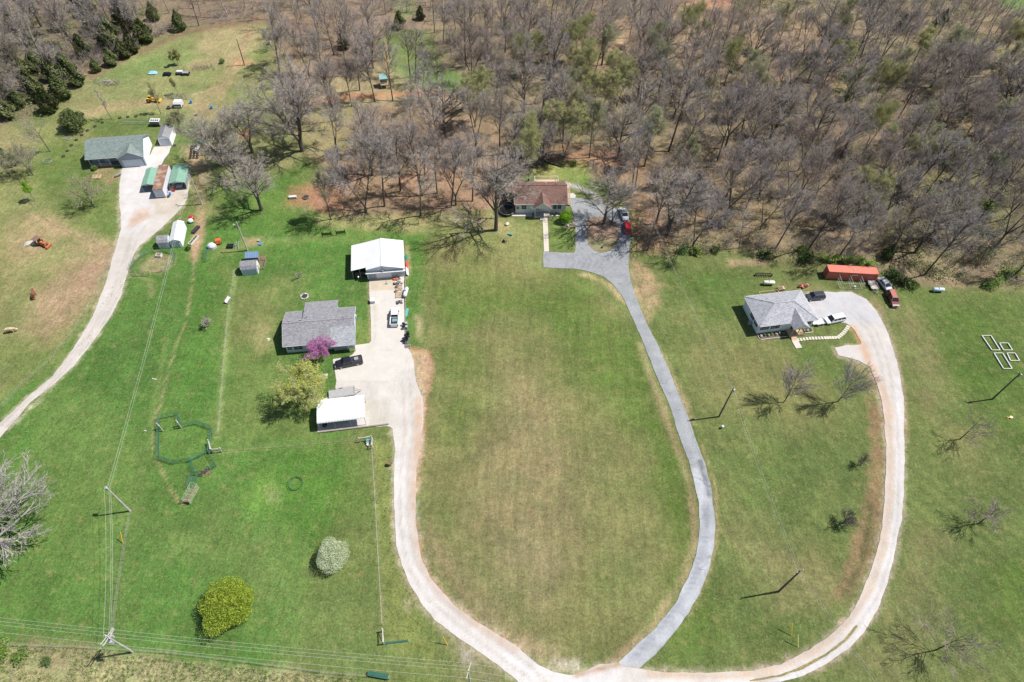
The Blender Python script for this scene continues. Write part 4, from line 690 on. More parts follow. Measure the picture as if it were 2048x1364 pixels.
# lawn trees at right
for px, H, cfg, lb, sd, fk, ro in [((1568, 804), 8.4, VASE, 'left one of two vase-shaped bare trees below the white house', 31, 1, 0), ((1676, 803), 8.8, VASE, 'right one of two vase-shaped bare trees, next to the gravel lane', 32, 1, 2), ((1920, 878), 6.5, dict(VASE, ang=(50, 34, 30, 30), n=(9, 10, 9, 3)), 'thin forked bare tree on the lawn right of the lane', 33, 1, 1), ((1720, 930), 2.6, YARD, 'tiny bare shrub nearest the inner edge of the right lane', 34, 2, 0),
  ((1686, 1046), 3.4, dict(YARD, ang=(55, 55, 50, 50)), 'dark twisted bare shrub in the lawn inside the right lane', 35, 4, 0), ((1957, 1047), 5.6, dict(VASE, ang=(58, 34, 30, 30), n=(14, 12, 9, 3)), 'spreading bare tree at the lower right lawn', 36, 1, 1), ((1872, 1300), 7.6, dict(VASE, ang=(58, 34, 30, 30), n=(14, 12, 9, 3)), 'wide bare tree nearest the bottom right corner', 37, 1, 2)]:
    make_tree(tree_meshes(cfg, H, .12, sd, BK[1], TW[0] if cfg is VASE else TW[1] if H > 5 else BK[0], forks=fk), 'ornamental_tree', lb, G(*px), ro, 1)
# cedars
CED = [crown_cloud(2600, 2.4, 2.4, .1, 6, .20, 50 + i, conic=1).mesh('cedar_crown', LF['cedar'] if i < 2 else LF['cedar2']) for i in range(3)]
CT = trunkmb(6, .14, 5, 4, .2).mesh('cedar_trunk', BK[1])
CL = [((103, 222), 7.5, 0, 'dark cedar at the wood edge nearest the meadow corner'), ((128, 196), 8, 1, 'tall dark cedar left of the meadow'), ((85, 200), 8, 2, 'olive cedar deeper in the woods left of the meadow'), ((158, 170), 7, 0, 'cedar at the meadow edge beside the brush pile'), ((140, 150), 8, 1, 'cedar behind the meadow-edge cedar'), ((110, 160), 8, 2, 'olive cedar in the far left woods'), ((195, 143), 4.5, 0, 'small cedar standing forward into the meadow'), ((226, 130), 6, 1, 'rounded cedar in front of the leaf-strewn gap'), ((250, 114), 6.5, 2, 'yellowish cedar on the long meadow edge'), ((266, 106), 7, 0, 'dark cedar in the row along the meadow edge'), ((293, 83), 8, 1, 'large dark cedar midway along the meadow edge'), ((225, 80), 9, 2, 'tall cedar behind the meadow edge row'), ((262, 60), 9, 0, 'tall dark cedar among the grey trees'), ((362, 60), 7, 1, 'dark cedar at the top of the meadow'), ((190, 60), 8, 2, 'cedar among far grey woods'), ((60, 175), 7, 0, 'cedar near the left photo edge'), ((20, 120), 7, 1, 'cedar deep in the left woods'), ((30, 330), 4, 0, 'dark cedar bush on the left edge by the fence'), ((8, 320), 5, 1, 'dark cedar cut by the left edge'), ((800, 55), 6, 2, 'tall cedar above the green glade'), ((842, 38), 5, 2, 'dark cedar in the woods above the glade'), ((690, 95), 6, 1, 'cedar in the middle woods'),
  ((1772, 516), 5, 0, 'dark evergreen right behind the container'), ((1390, 370), 5, 2, 'small cedar inside the woods right of the loop'), ((1800, 60), 6, 0, 'dark cedar in the far right woods'), ((1880, 50), 6, 1, 'cedar near the top right lawn'), ((2035, 150), 7, 0, 'cedar on the right photo edge')]
for px, h, k, lb in CL:
    t = thing('cedar_tree', lb, 'tree', G(*px), rf.random() * 6.28, 'cedars along the wood edges'); s = h / 6; t.scale = (s * rf.uniform(.9, 1.2), s * rf.uniform(.9, 1.2), s)
    for nm, me in (('trunk', CT), ('crown', CED[k])): o = bpy.data.objects.new(nm, me); C.objects.link(o); o.parent = t
t = leafy('juniper_tree', 'big dark round-topped juniper on the lawn behind the green-grey roofed house', (152, 258), 3.9, 6.2, 'cedar', 5200, .22, 61, z0=.3, hollow=.3, lump=.45)
# edge shrubs
SH = [crown_cloud(620, 1.1, 1.1, 0, 1.5, .10, 70 + i, hollow=.15, lump=.9).mesh('shrub_crown', LF[k]) for i, k in enumerate(('shrub', 'dk', 'honey', 'cedar'))]
SHT = trunkmb(1.0, .05, 9, 5, .5).mesh('shrub_stem', BK[1])
SL = [((1364, 505), 1.7, 1, 'left'), ((1390, 508), 2.0, 0, 'rounded green'), ((1529, 512), 1.9, 1, 'dark'), ((1613, 520), 2.4, 1, 'tall dark'), ((1600, 500), 1.8, 0, 'pale'), ((1648, 520), 1.6, 2, 'bright'), ((1665, 522), 1.6, 2, 'bright'), ((1682, 524), 1.6, 2, 'bright'), ((1700, 525), 1.6, 2, 'bright'), ((1720, 527), 1.5, 2, 'bright'), ((1738, 529), 1.4, 2, 'bright'), ((1785, 553), 2, 1, ''), ((1806, 567), 2.2, 1, ''), ((1826, 572), 1.8, 0, ''), ((1972, 572), 2.0, 0, ''), ((1990, 565), 1.6, 2, ''), ((2012, 556), 2.2, 0, ''), ((2028, 550), 1.8, 2, ''), ((1430, 500), 1.5, 0, ''), ((12, 1305), 1.9, 2, ''), ((38, 1318), 1.6, 0, ''), ((95, 1325), .9, 1, ''), ((1150, 330), 1.4, 0, ''), ((765, 95), 1.6, 2, ''), ((1870, 400), 2.4, 2, ''), ((1970, 420), 2.4, 0, ''), ((1990, 330), 2.8, 2, ''), ((1690, 200), 2.2, 0, ''), ((1786, 265), 2, 2, ''), ((1888, 295), 2, 2, '')]
for i, (px, s, k, ad) in enumerate(SL):
    x, y = px
    where = 'behind the red container' if 1640 < x < 1745 and y > 500 else 'at the wood edge right of the container' if x > 1750 and y > 500 else 'at the foot of the woods above the right lawn' if y > 490 and x > 1300 else 'in the rough verge at the bottom left corner' if y > 1000 else 'inside the woods at the right' if x > 1600 else 'in the clearing above the brown-roofed house' if x > 1000 else 'beside the narrow glade'
    colr = ('mid green', 'dark green', 'bright green', 'dark')[k]
    t = thing('shrub', f'{colr} leafy shrub {where}', 'shrub', G(*px), i * 1.3, f'{colr} shrubs {where}'); t.scale = (s * 1.1, s, s * .8)
    for nm, me in (('stem', SHT), ('crown', SH[k])): o = bpy.data.objects.new(nm, me); C.objects.link(o); o.parent = t
# grass tufts: rough unmown verge, lane edges and pasture
GT = []
for i in range(3):
    T = MB(); rg = random.Random(900 + i)
    for _ in range(16):
        a = rg.random() * 6.28; r_ = rg.random() * .22; c = Vector((math.cos(a) * r_, math.sin(a) * r_, 0)); d = Vector((rg.uniform(-.6, .6), rg.uniform(-.6, .6), 1)) * rg.uniform(.08, .2); s = Vector((math.cos(a + 1.5), math.sin(a + 1.5), 0)) * .03
        T.add([c - s, c + s, c + d], [(0, 1, 2)])
    GT.append(T.mesh('tuft', LF['shrub']))
gm = [leafmat('dry_grass_blades', (.66, .62, .42), .5), leafmat('green_grass_blades', (.26, .38, .11), .45), leafmat('dark_grass_blades', (.16, .26, .07), .45)]
places = []
def scatter(poly, n, s0, s1, w3):
    pw = wpoly(poly); lo, hi = pw.min(0), pw.max(0); P_ = np.array([[rf.uniform(lo[0], hi[0]), rf.uniform(lo[1], hi[1])] for _ in range(n)]); k = inside(P_, pw); d = fbm(P_, 3, 55)
    for p, a, b in zip(P_.tolist(), k, d):
        if a and b > .42: places.append((rf.randrange(3), p[0], p[1], rf.random() * 6.28, rf.uniform(s0, s1), rf.choices((0, 1, 2), w3)[0]))
scatter([(-100, 1290), (0, 1288), (200, 1300), (380, 1325), (560, 1345), (720, 1358), (720, 1400), (-100, 1400)], 9000, .7, 1.7, (7, 3, 1))
scatter([(-60, 900), (120, 760), (230, 560), (300, 560), (380, 620), (420, 860), (430, 910), (720, 890), (740, 1250), (560, 1320), (0, 1280)], 16000, .35, .8, (3, 5, 6))
scatter([(745, 890), (785, 880), (785, 1000), (800, 1130), (860, 1260), (960, 1320), (900, 1340), (762, 1250)], 3000, .4, 1.0, (4, 4, 2))
tag(merged('rough_grass', GT, places, gm), 'tufts of long unmown grass over the left field and the verge', 'grass')
CL2 = [(48, 150), (75, 140), (100, 120), (170, 110), (215, 95), (245, 45), (310, 40), (120, 60), (30, 60), (155, 20), (60, 90), (180, 30), (5, 180), (40, 215), (20, 235)]
for i, px in enumerate(CL2):
    h = rf.uniform(5, 9); t = thing('cedar_tree', 'olive-dark cedar scattered among the grey trees of the upper left woods', 'tree', G(*px), i, 'cedars scattered through the upper left woods'); s = h / 6; t.scale = (s, s, s)
    for nm, me in (('trunk', CT), ('crown', CED[(2, 0, 2)[i % 3]])): o = bpy.data.objects.new(nm, me); C.objects.link(o); o.parent = t
# ------------------------------------------------------------ building helpers
def win(parent, x, y, z, w_, h, face='f', shutters=None, name='window'):
    """window centred at x,y with sill height z on a wall facing front ('f', -y), right ('r', +x), left ('l', -x) or back ('b')"""
    def pt(a, b, c):
        return {'f': (x + a, y - b, c), 'b': (x - a, y + b, c), 'r': (x + b, y + a, c), 'l': (x - b, y - a, c)}[face]
    def bx(mb, a0, a1, b0, b1, c0, c1):
        p = pt(a0, b0, c0); q_ = pt(a1, b1, c1); lo = [min(p[i], q_[i]) for i in range(3)]; hi = [max(p[i], q_[i]) for i in range(3)]; return mb.box(*lo, *hi)
    f = MB(); t = .08
    bx(f, -w_ / 2 - t, w_ / 2 + t, 0, .06, z - t, z); bx(f, -w_ / 2 - t, w_ / 2 + t, 0, .06, z + h, z + h + t); bx(f, -w_ / 2 - t, -w_ / 2, 0, .06, z, z + h); bx(f, w_ / 2, w_ / 2 + t, 0, .06, z, z + h); bx(f, -w_ / 2, w_ / 2, 0, .05, z + h / 2 - .03, z + h / 2 + .03); bx(f, -.03, .03, 0, .045, z, z + h)
    fo = f.build(name, M['white'], parent); g_ = MB(); bx(g_, -w_ / 2, w_ / 2, 0, .02, z, z + h); g_.build('pane', M['glass'], fo)
    if shutters:
        for s in (-1, 1):
            q = MB(); bx(q, s * (w_ / 2 + .10), s * (w_ / 2 + .42), 0, .05, z - .05, z + h + .05); q.build('shutter', shutters, fo)
def door(parent, x, y, z, w_, h, m_, name='door', panels=0, face='f'):
    d = MB(); sg = -1
    d.box(x - w_ / 2, y - .05, z, x + w_ / 2, y, z + h)
    for i in range(panels):
        zz = z + h * (i + .12) / max(panels, 1); d.box(x - w_ / 2 + .12, y - .07, zz, x + w_ / 2 - .12, y - .05, zz + h / panels * .76)
    o = d.build(name, m_, parent); f = MB(); f.box(x - w_ / 2 - .1, y - .08, z, x - w_ / 2, y, z + h + .1).box(x + w_ / 2, y - .08, z, x + w_ / 2 + .1, y, z + h + .1).box(x - w_ / 2, y - .08, z + h, x + w_ / 2, y, z + h + .1); f.build('door_frame', M['white'], o)
    if panels == 0: h_ = MB(); h_.box(x + w_ / 2 - .18, y - .12, z + 1, x + w_ / 2 - .1, y - .05, z + 1.08); h_.build('handle', M['chrome'], o)
    return o
def gable_house(name, label, loc, rot, L, D, E, Rz, wall, roof, ov=.4, cat='house', fascia=None):
    t = thing(name, label, cat, loc, rot)
    wm = MB(); x0, x1, y0, y1 = ov, L - ov, ov, D - ov
    sl = (Rz - E) / (D / 2); zt = lambda y: E + sl * min(y, D - y) - .14
    wm.prismx([(y0, -.1), (y1, -.1), (y1, zt(y1)), (D / 2, zt(D / 2)), (y0, zt(y0))], x0, x1); wm.build('wall', wall, t)
    r = MB(); r.slab([(0, 0, E), (L, 0, E), (L, D / 2, Rz), (0, D / 2, Rz)], .13); r.slab([(0, D, E), (L, D, E), (L, D / 2, Rz), (0, D / 2, Rz)], .13)
    ro = r.build('roof', roof, t); rc = MB(); rc.beam((0, D / 2, Rz + .02), (L, D / 2, Rz + .02), .3, .06); rc.build('ridge_cap', roof, ro)
    g_ = MB()
    for y in (0, D): s = -1 if y == 0 else 1; g_.box(.02, min(y, y + s * .09), E - .2, L - .02, max(y, y + s * .09), E - .06)
    g_.build('gutter', fascia or M['white'], ro)
    for xx in (0, L):
        b = MB(); s = -1 if xx == 0 else 1; b.beam((xx + s * .03, 0, E - .1), (xx + s * .03, D / 2, Rz - .1), .05, .16).beam((xx + s * .03, D, E - .1), (xx + s * .03, D / 2, Rz - .1), .05, .16); b.build('bargeboard', fascia or M['white'], ro)
    return t, ro
def cross_gable(parent, x0, x1, yf, E, Rz, mainE, slope, roof, wall, name='porch_roof', gw=True):
    """small gable facing front, running back into a main slope that starts at y=0,z=mainE"""
    xm = (x0 + x1) / 2; yr = (Rz - mainE) / slope; ye = max((E - mainE) / slope, 0); r = MB(); u = .03
    r.slab([(x0, yf, E + u), (xm, yf, Rz + u), (xm, yr, Rz + u), (x0, ye, E + u)], .1); r.slab([(x1, yf, E + u), (xm, yf, Rz + u), (xm, yr, Rz + u), (x1, ye, E + u)], .1)
    ro = r.build(name, roof, parent)
    if gw: g_ = MB(); g_.prism([(x0 + .25, E - .08), (x1 - .25, E - .08), (xm, Rz - .16)], yf + .15, yf + .3); g_.build('gable', wall, ro)
    b = MB(); b.beam((x0, yf - .03, E - .05), (xm, yf - .03, Rz - .05), .05, .16).beam((x1, yf - .03, E - .05), (xm, yf - .03, Rz - .05), .05, .16); b.build('bargeboard', M['white'], ro); return ro
def railing(parent, pts, h=1.0, m_=None, z=0, name='railing', step=.16):
    r = MB()
    for a, b in zip(pts, pts[1:]):
        a = Vector((*a, z)) if len(a) == 2 else Vector(a); b = Vector((*b, z)) if len(b) == 2 else Vector(b); up_ = Vector((0, 0, h)); r.beam(a + up_, b + up_, .09, .05); r.beam(a + Vector((0, 0, .12)), b + Vector((0, 0, .12)), .05)
        n = max(2, int((b - a).length / step))
        for i in range(n + 1):
            p = a.lerp(b, i / n); r.beam(p + Vector((0, 0, .1)), p + up_, .035)
    return r.build(name, m_ or M['white'], parent)
def steps(parent, x0, x1, y0, n, rise, run, m_, sign=-1, name='steps'):
    s = MB()
    for i in range(n): y = y0 + sign * run * i; s.box(x0, min(y, y + sign * run), 0, x1, max(y, y + sign * run), rise * (n - i) - .002 * i)
    return s.build(name, m_, parent)
SHG = mat('grey_shingles', S(158, 158, 164), .95, .10, 1.2, 'shingle'); SHG2 = mat('speckled_shingles', S(176, 180, 186), .95, .22, 5, 'shingle'); SHB = mat('brown_shingles', S(138, 106, 96), .95, .12, 1.5, 'shingle'); SHL = mat('light_grey_shingles', S(186, 188, 196), .95, .07, 1.2, 'shingle'); SHN = mat('green_grey_shingles', S(138, 154, 150), .95, .09, 1.0, 'shingle')
SDW = mat('white_siding', (.80, .84, .88), .7, .04, 1, 'siding'); SDB = mat('blue_grey_siding', (.30, .34, .40), .7, .05, 1, 'siding'); SDC = mat('pale_grey_siding', (.62, .64, .60), .7, .05, 1, 'siding'); SDL = mat('light_blue_siding', (.50, .58, .66), .7, .05, 1, 'siding')  # SDW white leans blue to stand in for sky fill on shaded walls
MTW = mat('white_metal_roof', (.64, .65, .66), .45, .06, .5, 'ribY', bump=.8); MTWX = mat('white_ribbed_metal_roof', (.63, .64, .65), .45, .06, .5, 'ribX', bump=.8); MTG = mat('green_metal_roof', S(150, 196, 172), .45, .06, .6, 'ribY'); MTR = mat('rusty_metal_roof', S(158, 118, 98), .8, .2, 1, 'ribY', col2=S(196, 168, 152)); MTB = mat('blue_metal_roof', S(128, 158, 196), .5, .06, .8, 'ribX')
CR = mat('container_red', S(228, 122, 102), .6, .10, .8, 'corr'); CRT = mat('container_red_top', S(236, 130, 108), .6, .08, .8)

# --- grey-roofed house in the middle
L_, D_, E_, R_ = 15.5, 9.9, 2.77, 4.75; sl = (R_ - E_) / (D_ / 2)
hB, rB = gable_house('grey_roof_house', 'grey-shingled house with a purple blossom tree in front, left of the concrete drive', (-49.6, 86.5, 0), .168, L_, D_, E_, R_, SDL, SHG)
q = MB(); q.slab([(4.2, D_ / 2, R_ + .03), (11.6, D_ / 2, R_ + .03), (11.6, D_ + 2.3, 3.05), (4.2, D_ + 2.3, 3.05)], .12); q.build('rear_roof', SHG, rB)
q = MB(); q.box(4.6, D_ - .5, -.1, 11.2, D_ + 2.0, 2.95); q.build('rear_wall', SDL, hB)
q = MB(); q.slab([(10.2, -1.0, E_ - .34), (L_ + .1, -1.0, E_ - .34), (L_ + .1, 3.2, E_ + sl * 3.2 + .06), (10.2, 3.2, E_ + sl * 3.2 + .06)], .12); q.build('garage_roof', SHG2, rB)
q = MB(); q.box(10.6, -.1, -.1, 13.6, .45, 2.35); q.build('garage_wall', SDL, hB); door(hB, 12.1, -.1, 0, 2.6, 2.1, mat('grey_garage_door', (.30, .33, .38), .6, .05), 'garage_door', 4)
for x in (13.9, 15.1): q = MB(); q.box(x, -.85, 0, x + .14, -.71, 2.35); q.build('porch_post', M['white'], hB)
win(hB, 3.0, .4, .9, 1.8, 1.2); win(hB, 1.2, .4, 1.0, .9, 1.1); win(hB, 7.2, .4, .9, 1.6, 1.2)
win(hB, L_ - .4, 6.5, 1, 1.2, 1.1, 'r'); win(hB, .4, 5, 1, 1.2, 1.1, 'l')
for x in (1.2, 3.6, 5.9, 8.3, 10.7, 13.0): q = MB(); y = D_ / 2 + .5; z_ = (R_ - sl * .5) if not 4.2 < x < 11.6 else R_ - .25; q.box(x, y, z_ - .05, x + .38, y + .38, z_ + .2); q.build('roof_vent', M['greyp'], rB)
q = MB(); q.cyl((5.2, 6.2), .06, 3.9, 5.1, 6).box(5.0, 6.1, 5.0, 5.4, 6.3, 5.1); q.build('vent_pipe', M['greyp'], rB)
q = MB(); q.box(L_ - .4, 8.2, 0, L_ - .1, 8.9, 1.3); q.build('meter_box', M['galv'], hB)

# --- white barn
t = thing('white_barn', 'white metal barn with a lean-to at the end of the concrete drive', 'barn', (-39, 109.3, 0), .172)
Lb, Db = 12.74, 9.36; xr, xl, zr, zl, z0_ = 7.4, 3.6, 4.57, 3.62, 2.85; ze = 3.27
q = MB(); q.prism([(xl, -.1), (Lb - .15, -.1), (Lb - .15, ze - .14), (xr, zr - .16), (xl, zl - .16)], .2, Db - .15); q.build('wall', mat('barn_white_metal', (.66, .69, .72), .55, .05, 1, 'ribX'), t)
q = MB(); q.slab([(xl, -.25, zl), (xr, -.25, zr), (xr, Db, zr), (xl, Db, zl)], .1); q.slab([(xr, -.25, zr), (Lb, -.25, ze), (Lb, Db, ze), (xr, Db, zr)], .1); q.slab([(0, .6, z0_), (xl, .6, zl), (xl, Db, zl), (0, Db, z0_)], .1)
ro = q.build('roof', MTW, t); q = MB(); q.beam((xr, -.25, zr + .03), (xr, Db, zr + .03), .35, .06); q.build('ridge_cap', M['white'], ro)
q = MB(); q.box(.1, .9, -.1, .2, Db - .2, z0_ - .1).box(.2, Db - .3, -.1, xl, Db - .2, z0_ - .05); q.build('lean_to_wall', mat('leanto_metal', (.5, .53, .57), .6, .05), t)
for x in (.15, 1.9, 3.45): q = MB(); q.box(x, .75, 0, x + .15, .9, z0_ - .05 + x * .2); q.build('post', M['wood'], t)
q = MB(); q.box(3.4, -.55, 2.42, Lb + .05, .2, 2.56); q.build('awning', M['white'], t)
door(t, 7.6, .19, 0, 3.6, 2.3, mat('barn_garage_door', (.70, .73, .78), .5, .03), 'garage_door', 4)
q = MB(); q.box(3.9, .15, 0, 5.6, .2, 2.35); q.build('side_panel', mat('barn_grey_panel', (.34, .37, .38), .7, .06), t); q = MB(); q.box(9.6, .14, 0, 12.3, .2, 2.35); q.build('sliding_door', mat('barn_grey_door', (.45, .47, .48), .6, .06), t)
q = MB(); q.box(7.35, -.4, 2.8, 7.65, .19, 3.2); q.build('wall_lamp', M['galv'], t)
# items inside the lean-to
def local(t_, x, y, z=0): c, s = math.cos(t_.rotation_euler[2]), math.sin(t_.rotation_euler[2]); return (t_.location.x + c * x - s * y, t_.location.y + s * x + c * y, z)
barn = t
def simple(name, label, cat, loc, rot, mb_parts, group=None):
    t_ = thing(name, label, cat, loc, rot, group)
    for nm, mb, m_ in mb_parts: mb.build(nm, m_, t_)
    return t_
simple('workbench', 'dark workbench under the lean-to of the white barn', 'bench', local(barn, .6, 1.2), .172, [('top', MB().box(0, 0, .8, 2.6, .7, .86), M['wood']), ('leg', MB().box(0, 0, 0, .1, .1, .8).box(2.5, 0, 0, 2.6, .1, .8), M['wood']), ('leg', MB().box(0, .6, 0, .1, .7, .8).box(2.5, .6, 0, 2.6, .7, .8), M['wood'])])
simple('kettle_grill', 'round barbecue with a pale lid under the lean-to', 'grill', local(barn, 1.4, .35), 0, [('bowl', MB().blob((0, 0, .8), (.3, .3, .22), 1, 12, 6, 0), M['black']), ('lid', MB().blob((0, 0, .95), (.3, .3, .2), 1, 12, 6, 0), M['chrome']), ('leg', MB().beam((-.2, 0, 0), (0, 0, .7), .03).beam((.2, .1, 0), (0, 0, .7), .03).beam((.1, -.2, 0), (0, 0, .7), .03), M['chrome'])])
def leaning(name, label, y, col, L2, W2):
    a = Vector(local(barn, Lb + .75, y, .1)); th = .172; T_ = thing(name, label, 'panel', tuple(a), th)
    q = MB(); n = 8
    for i in range(n):
        u0, u1 = i / n, (i + 1) / n; w0 = W2 * math.sin(math.pi * (.12 + .76 * u0)); w1 = W2 * math.sin(math.pi * (.12 + .76 * u1))
        q.add([(-.15 - .0, u0 * L2, .0), (-.15, u1 * L2, 0), (-.6, u1 * L2, w1 * 1.9), (-.6, u0 * L2, w0 * 1.9), (-.05, u0 * L2, 0), (-.05, u1 * L2, 0), (-.5, u1 * L2, w1 * 1.9), (-.5, u0 * L2, w0 * 1.9)], [(0, 1, 2, 3), (7, 6, 5, 4), (0, 4, 5, 1), (3, 2, 6, 7), (0, 3, 7, 4), (1, 5, 6, 2)])
    q.build('shell', col, T_); MB().beam((-.06, .3, .05), (-.06, L2 - .3, .05), .05).build('rim', M['greyp'], T_)
leaning('leaning_panel', 'dark green curved panel leaning on the right wall of the white barn', 4.6, mat('leaning_green', (.03, .22, .13), .5), 2.6, 1.0); leaning('leaning_panel', 'red curved panel leaning on the right wall of the white barn', 2.4, mat('leaning_red', (.62, .07, .04), .5), 2.3, .95); leaning('leaning_panel', 'pale blue-white panel leaning by the front corner of the white barn', .2, mat('leaning_pale', (.62, .68, .74), .5), 2.3, .9)

# --- white carport with a camper under it
t = thing('carport', 'white metal carport sheltering a camper beside the gravel drive', 'carport', (-38.07, 67.74, 0), .19); Lc, Dc = 9.46, 5.7
q = MB(); prof = [(0, 2.75), (.18, 3.0), (Dc / 2, 3.45), (Dc - .18, 3.0), (Dc, 2.75)]
for (a, za), (b, zb) in zip(prof, prof[1:]): q.slab([(0, a, za), (Lc, a, za), (Lc, b, zb), (0, b, zb)], .06)
q.build('roof', MTWX, t)
for x in (.15, 3.2, 6.3, Lc - .2):
    for y in (.1, Dc - .15): MB().box(x, y, 0, x + .08, y + .08, 2.75).build('post', M['galv'], t)
MB().beam((.1, .12, .08), (Lc - .1, .12, .08), .08).beam((.1, Dc - .1, .08), (Lc - .1, Dc - .1, .08), .08).build('base_rail', M['galv'], t)
q = MB(); q.box(.02, .2, .8, .08, Dc - .2, 2.7); q.build('end_panel', mat('carport_end', (.55, .58, .62), .5), t)
cp = t; cm = thing('camper_trailer', 'white camper parked under the white carport', 'camper', local(cp, .9, 2.0), .19)
q = MB(); q.prismx([(0, .55), (2.4, .55), (2.4, 2.55), (2.2, 2.75), (.2, 2.75), (0, 2.55)], 0, 7.0); q.build('body', mat('camper_shell', (.62, .70, .78), .4, .04), cm)
q = MB(); q.box(-.0, -.012, 1.0, 7.0, -.002, 1.2); q.build('stripe', M['blue'], cm)
for x in (1.2, 3.2, 5.4): win(cm, x, 0, 1.4, .9, .55)
door(cm, 4.3, 0, .65, .7, 1.8, M['white'], 'door')
for x in (2.9, 3.8): w_ = MB(); w_.torus((x, .05, .33), .24, .1, 14, 6, 'y'); wo = w_.build('wheel', M['rubber'], cm); MB().tube([(x, -.02, .33), (x, .12, .33)], .16, 10).build('rim', M['chrome'], wo)
MB().box(1.0, .8, 2.75, 1.8, 1.6, 2.95).build('roof_vent', M['white'], cm); MB().beam((7, .6, .6), (8.2, 1.2, .5), .1).beam((7, 1.8, .6), (8.2, 1.2, .5), .1).build('hitch', M['black'], cm)
simple('tire', 'old tyre lying under the front left of the white carport', 'tyre', local(cp, 1.0, 1.1), 0, [('rubber', MB().torus((0, 0, .14), .32, .13), M['rubber'])])
q = MB()
for i in range(8): x = -.2 + i * 1.75; q.box(x, -.55 - .0, 0, x + 1.72, -.37, .28 + .02 * (i % 2)).box(x + .1, -.36, 0, x + 1.8, -.2, .16)
o = q.build('timber_edging', M['wood']); o.location = local(cp, 0, 0); o.rotation_euler = (0, 0, .19); tag(o, 'low weathered timber wall along the front of the white carport', 'edging')

# --- brown-roofed house
Le, De, Ee, Re = 14.1, 9.25, 3.48, 6.0; sl = (Re - Ee) / (De / 2)
hE, rE = gable_house('brown_roof_house', 'brown-shingled house with a front porch above the asphalt turning loop', (-1.0, 136, 0), .075, Le, De, Ee, Re, SDC, SHB)
cross_gable(hE, 5.1, 9.7, -1.7, 3.3, 5.2, Ee, sl, SHB, SDC)
MB().box(5.3, -1.5, -.1, 9.5, .38, .55).build('porch_floor', M['conc'], hE)
for x in (5.4, 9.2): MB().box(x, -1.45, .55, x + .16, -1.3, 3.25).build('porch_post', M['white'], hE)
railing(hE, [(5.4, -1.4), (6.7, -1.4)], .9, M['wood'], .55); railing(hE, [(8.2, -1.4), (9.3, -1.4)], .9, M['wood'], .55)
steps(hE, 6.8, 8.1, -1.5, 3, .17, .3, M['conc']); door(hE, 7.4, .4, .55, 1.0, 2.1, M['white']); win(hE, 6.2, .4, 1.3, .8, 1.2); win(hE, 10.8, .4, 1.5, .9, 1.3); win(hE, 12.0, .4, 1.5, .9, 1.3); win(hE, 2.6, .4, 1.5, 1.2, 1.2); win(hE, 1.0, .4, 1.5, .6, .8)
win(hE, Le - .4, 3.0, 1.5, 1.2, 1.2, 'r')
q = MB(); q.box(9.8, -.9, 0, 12.9, .4, .12); q.build('patio', M['conc'], hE); q = MB(); q.box(-.5, -.9, 0, 4.9, .4, .14); q.build('walkway', M['conc'], hE)
q = MB(); q.box(6.0, De - .4, 2.2, 12.4, De + 2.4, 2.4)
for x in (6.2, 9.2, 12.2): q.box(x - .07, De + 2.2, 0, x + .07, De + 2.35, 2.2)
dk = q.build('deck', M['newwood'], hE); railing(dk, [(6.0, De + .2), (6.0, De + 2.4), (12.4, De + 2.4), (12.4, De)], 1.0, M['white'], 2.4, step=.3)
q = MB()
for i in range(11): q.box(Le + .1, 7.6 - i * .42, 2.3 - i * .2, Le + 1.2, 8.0 - i * .42, 2.36 - i * .2)
q.beam((Le + .1, 8.2, 2.3), (Le + .1, 3.4, .1), .08, .25).beam((Le + 1.2, 8.2, 2.3), (Le + 1.2, 3.4, .1), .08, .25); q.box(Le - .4, 7.9, 2.2, Le + 1.3, 9.2, 2.4); sp = q.build('side_stairs', M['newwood'], hE)
railing(sp, [(Le + 1.25, 8.2, 2.3), (Le + 1.25, 3.4, .1)], .95, M['newwood']); MB().cyl((8.5, 5.4), .12, 5.2, 6.2, 8).build('vent_pipe', M['white'], rE); MB().box(11, 5.2, 5.4, 11.5, 5.7, 5.95).build('roof_vent', M['rust'], rE)
simple('table', 'small outdoor table on the porch patio right of the brown house door', 'table', local(hE, 11.2, -.5, .12), 0, [('top', MB().cyl((0, 0), .4, .65, .7, 14), M['black']), ('leg', MB().cyl((0, 0), .05, 0, .65, 6), M['black'])])
for k, x in enumerate((10.3, 12.2)): simple('planter', ('left' if k == 0 else 'right') + ' dark flower pot on the front patio of the brown house', 'planter', local(hE, x, -.3, .12), 0, [('pot', MB().cyl((0, 0), .2, 0, .4, 10, .27), M['black']), ('plant', MB().blob((0, 0, .55), .25, 4, 8, 6, .3), LF['shrub'])])
# trampoline
t = thing('trampoline', 'dark netted trampoline at the left side of the brown house', 'trampoline', G(1014, 424), 0)
q = MB(); q.torus((0, 0, .85), 2.1, .05, 28, 6); q.build('frame', M['galv'], t); MB().cyl((0, 0), 2.0, .82, .85, 28).build('mat', M['black'], t)
nm_ = bpy.data.materials.new('black_net'); nm_.use_nodes = True; n_ = nm_.node_tree; b_ = n_.nodes['Principled BSDF']; b_.inputs['Base Color'].default_value = (.02, .02, .02, 1); b_.inputs['Alpha'].default_value = .55
q = MB(); n = 24
for i in range(n): a, b = 2 * math.pi * i / n, 2 * math.pi * (i + 1) / n; q.add([(2.1 * math.cos(a), 2.1 * math.sin(a), .85), (2.1 * math.cos(b), 2.1 * math.sin(b), .85), (2.0 * math.cos(b), 2.0 * math.sin(b), 2.6), (2.0 * math.cos(a), 2.0 * math.sin(a), 2.6)], [(0, 1, 2, 3)])
q.build('net', nm_, t)
